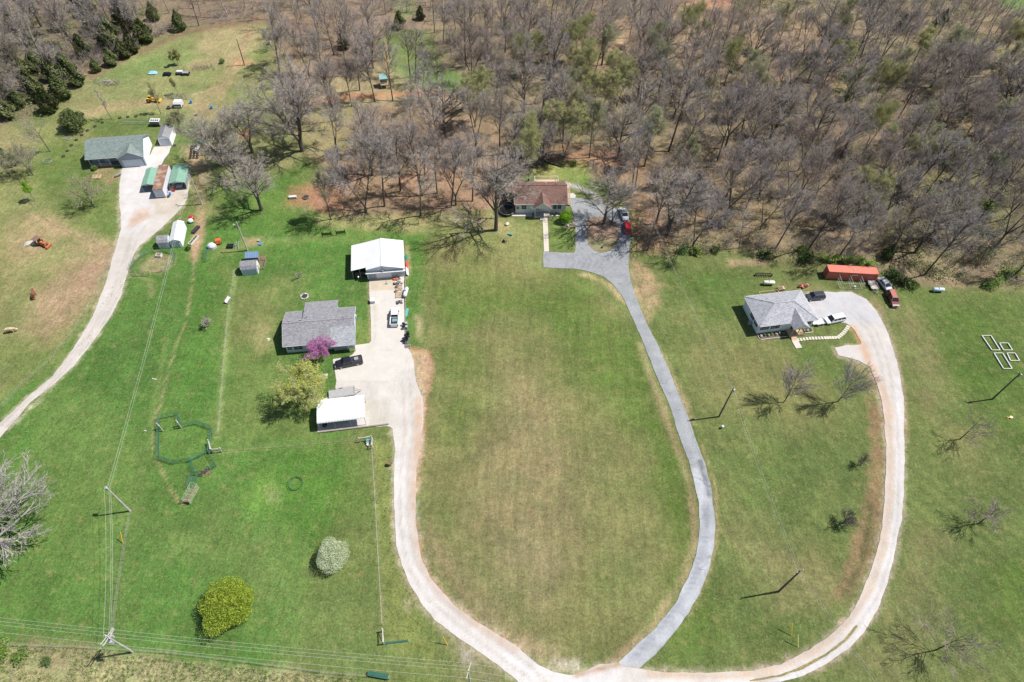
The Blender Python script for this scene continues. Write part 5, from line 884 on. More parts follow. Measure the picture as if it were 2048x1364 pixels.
for i in range(6): a = i * math.pi / 3; MB().tube([(2.2 * math.cos(a), 2.2 * math.sin(a), 0), (2.1 * math.cos(a), 2.1 * math.sin(a), 2.65)], .035, 5).build('pole', M['black'], t)

# --- hip-roofed white house
Lh, Dh, Eh, Rh = 14.3, 9.3, 3.27, 5.35; t = hF = thing('hip_roof_house', 'white house with light grey hipped roof beside the gravel lane at right', 'house', (56, 97.9, 0), .206)
MB().box(.45, .45, -.1, Lh - .45, Dh - .45, Eh - .15).build('wall', SDW, t)
a, b = (4.9, Dh / 2, Rh), (9.6, Dh / 2, Rh); q = MB(); q.slab([(0, 0, Eh), (Lh, 0, Eh), b, a], .13); q.slab([(0, Dh, Eh), (Lh, Dh, Eh), b, a], .13); q.slab([(0, 0, Eh), (0, Dh, Eh), a], .13); q.slab([(Lh, 0, Eh), (Lh, Dh, Eh), b], .13); rF = q.build('roof', SHL, t)
q = MB()
for p, s in ((a, (0, 0, Eh)), (a, (0, Dh, Eh)), (b, (Lh, 0, Eh)), (b, (Lh, Dh, Eh)), (a, b)): q.beam(Vector(p) + Vector((0, 0, .03)), Vector(s) + Vector((0, 0, .03)), .28, .05)
q.build('ridge_cap', SHL, rF); q = MB(); q.box(0, -.1, Eh - .2, Lh, -.01, Eh - .05).box(0, Dh + .01, Eh - .2, Lh, Dh + .1, Eh - .05).box(-.1, 0, Eh - .2, -.01, Dh, Eh - .05).box(Lh + .01, 0, Eh - .2, Lh + .1, Dh, Eh - .05); q.build('gutter', M['white'], rF)
cross_gable(t, 7.4, 11.4, -1.9, 3.1, 4.7, Eh, (Rh - Eh) / (Dh / 2), SHL, SDW)
MB().box(7.6, -1.7, -.1, 11.2, .44, .5).build('porch_floor', M['newwood'], t)
for x in (7.7, 9.2, 11.0): MB().box(x, -1.65, .5, x + .14, -1.5, 3.05).build('porch_post', M['newwood'], t)
railing(t, [(9.3, -1.6), (11.1, -1.6), (11.1, .3)], .9, M['newwood'], .5); steps(t, 7.8, 9.1, -1.7, 3, .16, .32, M['newwood']); door(t, 9.0, .44, .5, 1.0, 2.1, M['black'])
BS = M['black']
for x in (1.8, 4.4): win(t, x, .44, 1.3, 1.3, 1.1, 'f', BS)
win(t, 12.3, .44, 1.3, 1.1, 1.1, 'f', BS); win(t, .44, 4.3, 1.2, .9, 1.0, 'l', BS); win(t, .44, 2.2, 1.2, .7, .8, 'l', BS); win(t, Lh - .44, 5, 1.2, 1, 1, 'r', BS)
MB().box(-.35, 3.2, 0, .44, 3.9, .75).build('air_conditioner', M['galv'], t)
q = MB(); q.box(5.2, Dh - .4, .5, 9.9, Dh + 2.2, .65); dk = q.build('rear_deck', M['newwood'], t); railing(dk, [(5.2, Dh), (5.2, Dh + 2.2), (9.9, Dh + 2.2), (9.9, Dh)], 1, M['newwood'], .65, step=.25)
MB().tube([(4.2, 6.8, 4.1), (4.2, 6.8, 4.9)], .06, 6).build('vent_pipe', M['white'], rF)
# flower bed with white edging and stones
bd = thing('flower_bed', 'white-edged shrub bed along the front of the hip-roofed house', 'flower bed', (56, 97.9, 0), .206)
MB().box(.6, -1.25, 0, 7.3, .43, .07).build('soil', mat('bed_soil', (.10, .085, .07), 1, .3, 3), bd); MB().box(11.6, -.95, 0, 13.8, .43, .07).build('soil', mat('bed_soil', (.10, .085, .07), 1, .3, 3), bd)
q = MB(); q.tube([(.5, .3, .08), (.5, -1.0, .08), (.8, -1.35, .08), (7.3, -1.35, .08)], .09, 6).tube([(11.6, -1.05, .08), (13.6, -1.05, .08), (13.95, -.7, .08), (13.95, .3, .08)], .09, 6); q.build('edging', M['conc'], bd)
for i, x in enumerate((1.1, 2.0, 2.9, 3.8, 4.8, 5.7, 6.6, 11.9, 12.6, 13.3)): MB().blob((x, -.5 + .2 * (i % 2), .3), (.34, .34, .3), i, 8, 5, .2).build('shrub', LF[('shrub', 'dk', 'bud')[i % 3]] if i % 4 else M['stone'], bd)
MB().box(0, 0, 0, 1.5, 2.3, .12).build('slab', M['conc'], thing('entrance_slab', 'pale concrete slab at the foot of the porch steps of the hip-roofed house', 'slab', local(hF, 7.7, -5.0), .206))
# stepping path
q = MB(); pth = [(1596, 680), (1620, 677), (1650, 676), (1676, 675), (1686, 667), (1694, 657), (1698, 650)]; W_ = [g3(*p) for p in pth]; acc = []
for a, b in zip(W_, W_[1:]):
    n = max(1, int((b - a).length / .62))
    for i in range(n): acc.append((a.lerp(b, i / n), (b - a).normalized()))
sp = thing('stepping_path', 'curved row of pale square stepping stones leading to the porch', 'stepping stones', tuple(acc[0][0]))
for p, d in acc: u = Vector((-d.y, d.x, 0)); MB().obox(p - acc[0][0] + Vector((0, 0, .05)), (d, u, Vector((0, 0, 1))), (.27, .42, .04)).build('stone', M['cream'], sp)

# --- north-west house
La, Da, Ea, Ra = 15.2, 9.9, 3.15, 5.7; sl = (Ra - Ea) / (Da / 2)
t = hA = thing('green_roof_house', 'house with grey-green shingle roof and blue-grey porch at upper left', 'house', (-118.53, 146.87, 0), .2)
q = MB(); zt = lambda y: Ea + sl * min(y, Da - y) - .14
q.prismx([(2.3, -.1), (Da - .4, -.1), (Da - .4, zt(Da - .4)), (Da / 2, zt(Da / 2)), (2.3, zt(2.3))], .4, 8.2).prismx([(.4, -.1), (Da - .4, -.1), (Da - .4, zt(Da - .4)), (Da / 2, zt(Da / 2)), (.4, zt(.4))], 8.2, La - .55); q.build('wall', SDB, t)
MB().prismx([(.4, -.1), (Da - .4, -.1), (Da - .4, zt(Da - .4)), (Da / 2, zt(Da / 2)), (.4, zt(.4))], La - .55, La - .4).build('gable_wall', SDW, t)
q = MB(); q.slab([(0, 0, Ea), (La, 0, Ea), (La, Da / 2, Ra), (0, Da / 2, Ra)], .13); q.slab([(0, Da, Ea), (La, Da, Ea), (La, Da / 2, Ra), (0, Da / 2, Ra)], .13); rA = q.build('roof', SHN, t)
q = MB(); q.box(0, -.1, Ea - .2, 8.4, -.01, Ea - .05); q.build('gutter', M['white'], rA); cross_gable(t, 8.3, La + .05, -.7, 3.05, 4.9, Ea, sl, SHN, SDB, 'garage_roof')
MB().box(8.6, -.45, -.1, La - .3, .4, 3.0).build('garage_wall', SDB, t); door(t, 11.8, -.45, 0, 4.9, 2.3, mat('shade_tinted_garage_door', (.52, .58, .66), .5, .04), 'garage_door', 4)  # white garage door; the shade on it is put into the pale blue
MB().box(.4, .4, 0, 8.2, 2.3, .3).build('porch_floor', M['wood'], t)
for x in (.5, 3.0, 5.6, 8.0): MB().box(x, .45, .3, x + .13, .58, 3.05).build('porch_post', M['white'], t)
railing(t, [(.5, .5), (5.6, .5)], .9, M['white'], .3); win(t, 2, 2.3, 1.2, 1.4, 1.1); win(t, 6.6, 2.3, 1.2, 1.2, 1.1); door(t, 4.3, 2.3, .3, 1, 2.1, M['white'])
simple('round_shrub', 'clipped dark shrub in front of the porch of the upper left house', 'shrub', G(190, 339), 0, [('stem', MB().cyl((0, 0), .06, 0, .4, 5), BK[1]), ('crown', crown_cloud(700, .9, .9, .1, 1.3, .12, 91, .5), LF['shrub'])])
# patio clutter behind it
MB().box(0, 0, 0, 8.6, 2.6, .12).build('slab', M['conc'], thing('back_patio', 'pale patio behind the green-grey roofed house', 'patio', local(hA, 3.2, Da - .1), .2))
for i in range(6): simple('patio_planter', ('leftmost', 'second', 'third', 'fourth', 'fifth', 'rightmost')[i] + ' leafy pot along the back patio of the upper left house', 'planter', local(hA, 4.0 + i * .85, Da + 1.2 + .3 * (i % 2), .12), 0, [('pot', MB().cyl((0, 0), .2, 0, .3, 10, .26), M['rust']), ('plant', MB().blob((0, 0, .5), .35, i, 8, 6, .3), LF['shrub'])], 'pots on the back patio')
for i in range(3): simple('patio_table', ('red-topped', 'pale', 'brown')[i] + ' low bench on the right of the upper left back patio', 'bench', local(hA, 8.8 + i * .95, Da + 1.4, .12), .2, [('top', MB().box(0, 0, .4, .8, .45, .46), (M['red'], M['cream'], M['rust'])[i]), ('leg', MB().box(0, 0, 0, .08, .45, .4).box(.72, 0, 0, .8, .45, .4), M['wood'])])

def shed(name, label, loc, rot, L, D, E, Rz, wall, front, roof, along='y', gd=None, cat='shed', gambrel=False):
    t_ = thing(name, label, cat, loc, rot)
    if along == 'y':      # ridge runs front to back
        prof = [(0, E), (L / 2, Rz), (L, E)] if not gambrel else [(0, E), (L * .2, E + (Rz - E) * .7), (L / 2, Rz), (L * .8, E + (Rz - E) * .7), (L, E)]
        q = MB(); q.prism([(.08, -.05), (L - .08, -.05)] + [(min(max(x, .08), L - .08), z - .07) for x, z in reversed(prof)], .1, D - .1); q.build('wall', wall, t_)
        q = MB()
        for (a, za), (b, zb) in zip(prof, prof[1:]): q.slab([(a, 0, za), (b, 0, zb), (b, D, zb), (a, D, za)], .06)
    else:
        prof = [(0, E), (D / 2, Rz), (D, E)] if not gambrel else [(0, E), (D * .2, E + (Rz - E) * .65), (D / 2, Rz), (D * .8, E + (Rz - E) * .65), (D, E)]
        q = MB(); q.prismx([(.08, -.05), (D - .08, -.05)] + [(min(max(x, .08), D - .08), z - .07) for x, z in reversed(prof)], .1, L - .1); q.build('wall', wall, t_)
        q = MB()
        for (a, za), (b, zb) in zip(prof, prof[1:]): q.slab([(0, a, za), (L, a, za), (L, b, zb), (0, b, zb)], .06)
    q.build('roof', roof, t_)
    if gd: door(t_, L / 2, .1, 0, gd[0], gd[1], front, 'door', gd[2])
    return t_
shed('garage_shed', 'small grey-roofed garage with white side wall right of the upper left house', (-103.3, 158.4, 0), .16, 3.4, 6.2, 2.5, 3.35, SDW, mat('shade_tinted_door', (.5, .56, .64), .5), SHG, 'y', (2.5, 2.0, 3), 'garage')  # door is white, its bluish shade is mixed into the colour
shed('long_white_shed', 'long white metal shed with front door tinted blue for shade beside the gravel track', (-85.6, 117.7, 0), .2, 2.7, 7.2, 2.1, 2.75, mat('shed_white', (.78, .80, .82), .5, .04), mat('shed_door_shade_tint', (.46, .53, .6), .5), MTW, 'y', (1.6, 1.8, 1))  # door colour carries the bluish shade of the white front
shed('small_grey_shed', 'small grey-roofed shed joined at the left of the long white shed', (-88.5, 117.1, 0), .22, 2.7, 2.7, 2.0, 2.8, mat('shed_pale', (.6, .64, .68), .5, .04), M['white'], SHG, 'x', (1.2, 1.7, 1), gambrel=True)
sM = shed('barn_shaped_shed', 'small barn-shaped shed with grey shingles and white gable near the coop', (-65.7, 109.5, 0), .18, 3.9, 2.9, 1.9, 3.0, mat('shed_white_2', (.72, .75, .78), .5, .04), M['white'], SHG, 'x', None, gambrel=True)
MB().box(.3, -.02, .0, 3.6, .05, 1.75).build('front_shade_panel', mat('shed_front_shade_tint', (.42, .50, .60), .6), sM); MB().box(3.85, 1.1, .1, 3.93, 1.9, 1.8).build('door', M['cream'], sM); win(sM, 3.85, .65, 1.0, .4, .4, 'r')  # front panel paints the bluish shade over the white shed front
# coop
ck = thing('chicken_coop', 'blue-roofed poultry coop behind the barn-shaped shed', 'coop', G(493, 526), .15)
MB().slab([(0, -.1, 1.7), (3.2, -.1, 1.7), (3.2, 1.6, 2.2), (0, 1.6, 2.2)], .05).build('roof', MTB, ck); MB().box(.1, .1, .3, 3.1, 1.5, 1.6).build('body', M['wood'], ck)
for x in (.1, 1.55, 3.0):
    MB().box(x, 0, 0, x + .08, .08, 1.68).build('post', M['wood'], ck)
railing(thing('wire_run', 'brown dirt poultry run fenced right of the coop', 'pen', G(516, 540), .15), [(0, 0), (1.5, 0), (1.7, 3.2), (.3, 3.2)], .7, M['wood'], 0, step=.4)
# carports and box body at upper left
def cport(label, loc, rot, W2, D2, E2, R2, roof, closed=True):
    t_ = thing('carport', label, 'carport', loc, rot); q = MB(); prof = [(0, E2 - .25), (.15, E2), (W2 / 2, R2), (W2 - .15, E2), (W2, E2 - .25)]
    for (a, za), (b, zb) in zip(prof, prof[1:]): q.slab([(a, 0, za), (b, 0, zb), (b, D2, zb), (a, D2, za)], .05)
    q.build('roof', roof, t_); q = MB(); q.prism([(.2, E2 - .03), (W2 - .2, E2 - .03), (W2 / 2, R2 - .1)], .02, .08); q.build('gable_trim', M['galv'], t_)
    if closed: MB().box(.04, .1, .5, .09, D2 - .1, E2 - .25).box(W2 - .09, .1, .5, W2 - .04, D2 - .1, E2 - .25).build('side_panel', M['greyp'], t_)
    for x in (.05, W2 - .13):
        for y in (.05, D2 / 2, D2 - .13): MB().box(x, y, 0, x + .08, y + .08, E2 - .25).build('post', M['galv'], t_)
    return t_
cport('left green-roofed carport beside the rusty-roofed white box trailer', (-100.2, 138.0, 0), .19, 3.3, 7.2, 2.3, 2.8, MTG)
c2 = cport('right green-roofed carport with a silver car parked inside', (-93.4, 139.3, 0), .19, 4.3, 7.6, 2.4, 2.9, MTG)
bt = thing('box_trailer', 'long white box trailer with a rusty brown roof between two green carports', 'trailer', (-96.1, 135.9, 0), .19)
MB().box(0, 0, .35, 2.5, 10.4, 2.85).build('body', mat('boxtrailer_white', (.68, .71, .76), .5, .06, 1, 'ribY'), bt); MB().box(-.05, -.05, 2.86, 2.55, 10.45, 2.95).build('roof', MTR, bt)
for x in (.65, 1.85): MB().box(x - .58, -.04, .45, x + .58, 0, 2.75).build('door', mat('boxtrailer_door_shade_tint', (.46, .52, .6), .5), bt)  # darker bluish doors paint the shade on the white trailer's front
for y in (2.0, 3.1):
    for x in (.0, 2.3): MB().torus((x + .1, y, .42), .3, .12, 12, 6, 'x').build('wheel', M['rubber'], bt)
MB().torus((0, 0, .14), .3, .12).build('rubber', M['rubber'], thing('spare_tyre', 'dark tyre on the gravel right of the box trailer door', 'tyre', G(337, 394)))
simple('blue_barrel', 'blue barrel beside the right rear of the box trailer door', 'barrel', G(341, 390), 0, [('body', MB().cyl((0, 0), .28, 0, .85, 12), M['blue']), ('rim', MB().torus((0, 0, .85), .28, .03, 12, 5), M['blue'])])
MB().beam((0, 0, .5), (.9, .3, .5), .3, .4).build('frame', M['red'], thing('small_engine', 'small red engine stacked by the box trailer', 'engine', G(344, 384)))
# container
ct = thing('shipping_container', 'long red shipping container at the wood edge behind the white house', 'shipping container', (77.03, 117.2, 0), -.02)
MB().box(.06, .06, .1, 12.13, 2.38, 2.52).build('body', CR, ct); MB().box(0, 0, 2.52, 12.19, 2.44, 2.62).build('roof', CRT, ct)
q = MB()
for x in (0, 12.04):
    for y in (0, 2.29): q.box(x, y, 0, x + .15, y + .15, 2.66)
q.box(.15, .0, 0, 12.04, .1, .16).box(.15, 2.34, 0, 12.04, 2.44, .16).box(0, .15, 0, .1, 2.29, .16).box(12.09, .15, 0, 12.19, 2.29, .16); q.build('corner_frame', CRT, ct)
for i in range(2): MB().box(-.02, .2 + i * 1.04, .2, .05, 1.2 + i * 1.04, 2.45).build('door', CR, ct)
q = MB(); q.tube([(6.4, 1.1, 2.63), (6.4, 1.1, 2.72)], .25, 14); q.build('roof_patch', M['greyp'], ct); MB().box(6.0, -.03, 1.75, 7.4, .05, 1.95).build('marking', M['white'], ct); MB().cyl((6.7, .0), .02, 1.5, 1.6, 6).build('lock_box', M['blue'], ct)
# playhouse by the track
ph = thing('playhouse', 'small raised green playhouse beside the dirt track in the woods', 'playhouse', G(762, 176), .25)
MB().box(.2, .2, 1.3, 2.2, 2.0, 3.0).build('cabin', mat('playhouse_green', (.10, .20, .19), .7), ph); MB().slab([(-.1, -.1, 3.0), (2.5, -.1, 3.0), (2.5, 2.3, 3.5), (-.1, 2.3, 3.5)], .08).build('roof', mat('playhouse_roof', S(150, 196, 196), .5, .06), ph); MB().box(0, -.7, 1.15, 2.4, 2.2, 1.3).build('platform', M['newwood'], ph)
for x, y in ((.05, -.6), (2.2, -.6), (.05, 2.0), (2.2, 2.0)): MB().box(x, y, 0, x + .14, y + .14, 1.15).build('post', M['newwood'], ph)
railing(ph, [(0, .1), (0, -.65), (2.3, -.65), (2.3, .1)], .7, M['newwood'], 1.3, step=.25); win(ph, 1.5, .2, 1.9, .6, .6)

# ------------------------------------------------------------ vehicles
def paintm(name, c, r=.28): 
    m_ = mat(name, c, r, .03, 1); m_.node_tree.nodes['Principled BSDF'].inputs['Coat Weight'].default_value = .5; return m_
def vehicle(kind, label, cat, paint_, rear, front, name, L=None, extras=(), roofp=None):
    a, b = g3(*rear), g3(*front); d = (b - a).normalized(); yaw = math.atan2(d.y, d.x); c = (a + b) / 2
    L = L or dict(pickup=5.8, suv=4.7, sedan=4.8, van=4.9)[kind]; W = dict(pickup=1.95, suv=1.88, sedan=1.8, van=1.92)[kind]
    t_ = thing(name, label, cat, (c.x, c.y, 0), yaw)   # x axis points to the front
    def sect(x, prof):   # prof: list of (halfwidth, z)
        return [(x, -w, z) for w, z in prof] + [(x, w, z) for w, z in reversed(prof)]
    gc = .28; h = W / 2
    belt = dict(pickup=1.12, suv=1.05, sedan=.90, van=1.02)[kind]; top = dict(pickup=1.85, suv=1.75, sedan=1.42, van=1.72)[kind]; hood = dict(pickup=1.08, suv=1.0, sedan=.82, van=.92)[kind]
    st = []
    xs_ = [(-L / 2, .88, belt - .12), (-L / 2 + .15, .97, belt - .02), (-L * .25, 1, belt), (0, 1, belt), (L * .2, 1, belt - .02), (L * .28, 1, hood), (L * .42, .96, hood - .08), (L / 2 - .08, .88, hood - .22), (L / 2, .80, hood - .32)]
    B = MB(); rings = []
    for x, ww, zt_ in xs_: rings.append(sect(x, [(h * ww * .93, gc), (h * ww, gc + .18), (h * ww, zt_ - .16), (h * ww * .93, zt_)]))
    n = 8; vs = [p for r_ in rings for p in r_]; fs = []
    for i in range(len(rings) - 1):
        for j in range(n): fs.append((i * n + j, i * n + (j + 1) % n, (i + 1) * n + (j + 1) % n, (i + 1) * n + j))
    fs.append(tuple(range(n - 1, -1, -1))); fs.append(tuple((len(rings) - 1) * n + j for j in range(n)))
    if kind == 'pickup':
        keep_ = [f for f in fs]; B.add(vs, keep_)
    else: B.add(vs, fs)
    body = B.build('body', paint_, t_)
    # greenhouse
    if kind == 'pickup': g0, g1, g2, g3_ = -.55, -.35, 1.0, 1.62
    elif kind == 'suv': g0, g1, g2, g3_ = -L / 2 + .12, -L / 2 + .42, .62, 1.25
    elif kind == 'van': g0, g1, g2, g3_ = -L / 2 + .15, -L / 2 + .5, .85, 1.6
    else: g0, g1, g2, g3_ = -L / 2 + .75, -L / 2 + 1.45, .4, 1.15
    wb, wt = h * .93, h * .74
    GH = MB(); base = [(g0, -wb, belt - .02), (g3_, -wb, belt - .04), (g3_, wb, belt - .04), (g0, wb, belt - .02)]; tp = [(g1, -wt, top - .06), (g2, -wt, top - .06), (g2, wt, top - .06), (g1, wt, top - .06)]
    GH.add(base + tp, [(0, 1, 5, 4), (1, 2, 6, 5), (2, 3, 7, 6), (3, 0, 4, 7), (4, 5, 6, 7)]); GH.build('glass', M['glass'], t_)
    RF = MB(); RF.slab([(g1 - .03, -wt - .02, top - .03), (g2 + .03, -wt - .02, top - .03), (g2 + .03, wt + .02, top - .03), (g1 - .03, wt + .02, top - .03)], .05); RF.box(g1 + .1, -wt + .08, top - .03, g2 - .1, wt - .08, top)
    for s in (-1, 1):
        for (xa, xb) in ((g0, g1), (g3_, g2)): RF.beam((xa, s * wb, belt), (xb, s * wt, top - .05), .07)
        for u in (.36, .68) if kind != 'pickup' else (.5,): xx0 = g0 + (g3_ - g0) * u; xx1 = g1 + (g2 - g1) * u; RF.beam((xx0, s * (wb + .01), belt), (xx1, s * (wt + .01), top - .05), .08)
    ro_ = RF.build('roof', roofp or paint_, t_)
    if kind in ('suv', 'van'): 
        for s in (-1, 1): MB().beam((g1 + .2, s * (wt - .06), top + .05), (g2 - .1, s * (wt - .06), top + .05), .04).build('roof_rail', M['greyp'], ro_)
    if kind == 'pickup':
        MB().box(-L / 2 + .12, -h + .14, belt - .06, -.62, h - .14, belt + .012).build('bed', M['dark'], t_)
        for s in (-1, 1): MB().box(-L / 2 + .05, s * (h - .08) - .08, belt - .1, -.6, s * (h - .08) + .08, belt + .12).build('bed_side', paint_, t_)
        MB().box(-L / 2 + .02, -h + .1, belt - .5, -L / 2 + .1, h - .1, belt + .12).build('tailgate', paint_, t_)
    wx = (L * .31, -L * .30); wr = .38 if kind in ('pickup', 'suv') else .33
    for x in wx:
        for s in (-1, 1):
            wv = MB(); wv.tube([(x, s * (h - .22), wr), (x, s * (h - .02), wr)], wr, 16); wo = wv.build('wheel', M['rubber'], t_); MB().tube([(x, s * (h - .03), wr), (x, s * (h + .01), wr)], wr * .6, 12).build('rim', M['chrome'], wo)
    for s in (-1, 1):
        MB().box(L / 2 - .12, s * h * .62 - .2, hood - .42, L / 2 - .0, s * h * .62 + .2, hood - .26).build('headlight', M['lampglass'], t_)
        MB().box(-L / 2 - .02, s * h * .78 - .1, belt - .5, -L / 2 + .1, s * h * .78 + .1, belt - .15).build('taillight', M['tailred'], t_)
        MB().box(g3_ - .35, s * (h + .1) - .1, belt, g3_ - .2, s * (h + .1) + .1, belt + .18).build('mirror', paint_, t_)
    MB().box(L / 2 - .1, -h * .8, .35, L / 2 + .06, h * .8, .55).build('bumper', M['greyp'] if kind != 'pickup' else M['chrome'], t_); MB().box(-L / 2 - .08, -h * .85, .4, -L / 2 + .06, h * .85, .58).build('bumper', M['chrome'] if kind == 'pickup' else M['greyp'], t_)
    MB().box(L / 2 - .06, -h * .4, hood - .5, L / 2 + .02, h * .4, hood - .28).build('grille', M['black'], t_)
    return t_
PB = paintm('black_car_paint', (.012, .014, .022)); PW_ = paintm('white_car_paint', (.78, .80, .82)); PS = paintm('silver_car_paint', (.50, .53, .57)); PR = paintm('red_car_paint', (.52, .008, .012)); PM = paintm('maroon_car_paint', (.14, .022, .018)); PMH = paintm('faded_maroon_paint', (.40, .14, .10)); PG = paintm('charcoal_car_paint', (.035, .042, .055))
v = vehicle('pickup', 'black pickup truck parked in front of the grey-roofed house', 'pickup truck', PB, (728, 722), (669, 734), 'pickup_truck', 5.9)
cb = v; simple('cargo_box', 'white box in the bed of the black pickup', 'box', tuple(v.matrix_basis @ Vector((-1.7, 0, 1.13))), v.rotation_euler[2], [('box', MB().box(-.4, -.35, 0, .4, .35, .35), M['white']), ('lid', MB().box(-.43, -.38, .35, .43, .38, .4), M['greyp'])])
v = vehicle('pickup', 'silver-white pickup truck on the concrete drive below the barn', 'pickup truck', PW_, (789, 657), (791.5, 617), 'pickup_truck', 5.6)
simple('crate', 'teal and grey crates in the bed of the silver-white pickup', 'crate', tuple(v.matrix_basis @ Vector((-1.6, -.1, 1.13))), v.rotation_euler[2], [('crate', MB().box(-.5, -.5, 0, .3, .1, .3), M['teal']), ('lid', MB().box(-.5, .15, 0, .4, .5, .2), M['greyp'])])
vehicle('sedan', 'silver car parked above the red car on the turning loop', 'car', PS, (1244, 421), (1251, 442), 'parked_car', 4.8); vehicle('suv', 'bright red car parked on the right arm of the turning loop', 'car', PR, (1255.5, 470), (1253, 448), 'parked_car', 4.5)
vehicle('suv', 'charcoal car half hidden behind the right end of the hip-roofed house', 'car', PG, (1645, 595), (1611, 598), 'parked_car', 4.7); vehicle('van', 'white minivan parked on the gravel right of the hip-roofed house', 'van', PW_, (1688, 637), (1647, 646), 'parked_van', 4.9)
vehicle('sedan', 'silver sedan with a dark sunroof parked at the right end of the container', 'car', PS, (1759, 561), (1777, 583), 'parked_car', 4.7); vehicle('suv', 'maroon four-wheel-drive parked on the grass right of the container', 'car', PM, (1777, 587), (1789, 615), 'parked_car', 5.0, roofp=PMH)
vehicle('sedan', 'silver car under the right green-roofed carport', 'car', PS, tuple(to_px(*local(c2, 2.1, 5.2))), tuple(to_px(*local(c2, 2.0, .6))), 'parked_car', 4.5)
def trailer(label, rear, front, L, W, deck, name='utility_trailer', side=.3):
    a, b = g3(*rear), g3(*front); d = (b - a).normalized(); yaw = math.atan2(d.y, d.x); c = (a + b) / 2; t_ = thing(name, label, 'trailer', (c.x, c.y, 0), yaw)
    MB().box(-L / 2, -W / 2, .5, L / 2, W / 2, .58).build('deck', deck, t_); q = MB()
    for s in (-1, 1): q.beam((-L / 2, s * W / 2, .58 + side), (L / 2, s * W / 2, .58 + side), .05); [q.beam((x, s * W / 2, .5), (x, s * W / 2, .58 + side), .05) for x in np.linspace(-L / 2, L / 2, 5)]
    q.beam((L / 2, -W / 2, .58 + side), (L / 2, W / 2, .58 + side), .05).beam((L / 2, -W / 3, .5), (L / 2 + 1.3, 0, .48), .08).beam((L / 2, W / 3, .5), (L / 2 + 1.3, 0, .48), .08); q.build('frame', M['greyp'], t_)
    for s in (-1, 1): w1 = MB().torus((-.2, s * (W / 2 + .14), .33), .23, .1, 14, 6, 'y').build('wheel', M['rubber'], t_); MB().tube([(-.2, s * (W / 2 + .08), .33), (-.2, s * (W / 2 + .2), .33)], .15, 10).build('rim', M['chrome'], w1); MB().box(-.65, s * (W / 2 + .14) - .13, .68, .25, s * (W / 2 + .14) + .13, .72).build('fender', M['greyp'], t_)
    return t_
trailer('grey open utility trailer parked behind the white carport', (655, 793), (714, 784), 5.4, 2.1, mat('trailer_deck', (.30, .30, .30), .8, .15, 3)); trailer('small tan open trailer between the container and the silver sedan', (1739, 562), (1749, 582), 3.0, 1.7, mat('trailer_deck_tan', (.42, .38, .33), .8, .15, 3)); trailer('low white open trailer by the nose of the white minivan', (1622, 647), (1646, 645), 2.9, 1.7, M['white'], side=.1)

# ------------------------------------------------------------ propane tanks
def tank(label, px, yaw, L=3.0, r=.5, col=None):
    t_ = thing('propane_tank', label, 'propane tank', G(*px), yaw); q = MB(); n = 12; pts = [(-L / 2, 0, r + .25), (-L / 2 + .12, 0, r + .25), (-L / 2 + .35, 0, r + .25), (L / 2 - .35, 0, r + .25), (L / 2 - .12, 0, r + .25), (L / 2, 0, r + .25)]
    q.tube(pts, [.12, r * .7, r, r, r * .7, .12], n); q.build('tank', col or M['white'], t_, True); MB().tube([(0, 0, 2 * r + .2), (0, 0, 2 * r + .45)], .16, 10).build('valve_cap', M['blue'] if col is None else M['galv'], t_)
    for s in (-1, 1): MB().box(s * L * .3 - .08, -r * .6, 0, s * L * .3 + .08, r * .6, .4).build('foot', M['galv'], t_)
tank('white propane tank beside the concrete drive below the barn', (812, 588), 1.5); tank('cream propane tank on the lawn behind the hip-roofed house', (1536, 569), .05, 3.0, .5, mat('tank_cream', (.66, .62, .54), .5)); tank('light blue-grey propane tank at the wood edge at far right', (1874, 583), .03, 3.0, .5, mat('tank_blue', (.40, .50, .60), .5)); tank('small white propane tank above the upper left tyre planters', (396, 301), 1.4, 2.6, .5)

# ------------------------------------------------------------ poles and wires
def pole(label, base, top=None, h=10, m_='pole', arms=(), xf=(), lamp=None, name='utility_pole'):
    x, y = G(*base) if base else G(top[0], top[1], h); t_ = thing(name, label, 'utility pole', (x, y, 0), 0)
    MB().tube([(0, 0, -.2), (0, 0, h)], [.19, .12], 8).build('pole', M[m_], t_)
    for (z, a, L) in arms:
        d = Vector((math.cos(a), math.sin(a), 0)); cr_ = MB().beam(d * -L / 2 + Vector((0, 0, z)), d * L / 2 + Vector((0, 0, z)), .11, .13).build('crossarm', M[m_], t_)
        for u in (-.46, 0, .46): p = d * L * u; MB().cyl((p.x, p.y), .06, z + .06, z + .3, 6).build('insulator', M['white'], cr_)
    for (z, a) in xf:
        d = Vector((math.cos(a), math.sin(a), 0)) * .42; q = MB(); q.cyl((d.x, d.y), .24, z, z + .85, 12).cyl((d.x, d.y), .05, z + .85, z + 1.05, 6); q.build('transformer', M['galv'], t_)
    if lamp: z, a, L = lamp; d = Vector((math.cos(a), math.sin(a), 0)); MB().beam((0, 0, z - .2), d * L + Vector((0, 0, z)), .06).blob(d * L + Vector((0, 0, z - .05)), (.22, .22, .16), 2, 8, 5, 0).build('lamp_head', M['galv'], t_)
    return Vector((x, y, h))
pA = pole('pale power pole at the left beside the faint fence line in the green field', (260, 1022), h=9.6, m_='palepole', xf=((8.5, 2.6),)); pBt = pole('pale power pole with crossed arms and transformers near the bottom left', (266, 1304), h=9.8, m_='palepole', arms=((9.4, 1.2, 2.6), (8.8, 1.3, 2.6), (9.0, 2.7, 1.2)), xf=((7.4, 1.8), (7.4, 3.4), (7.3, 5.0)))
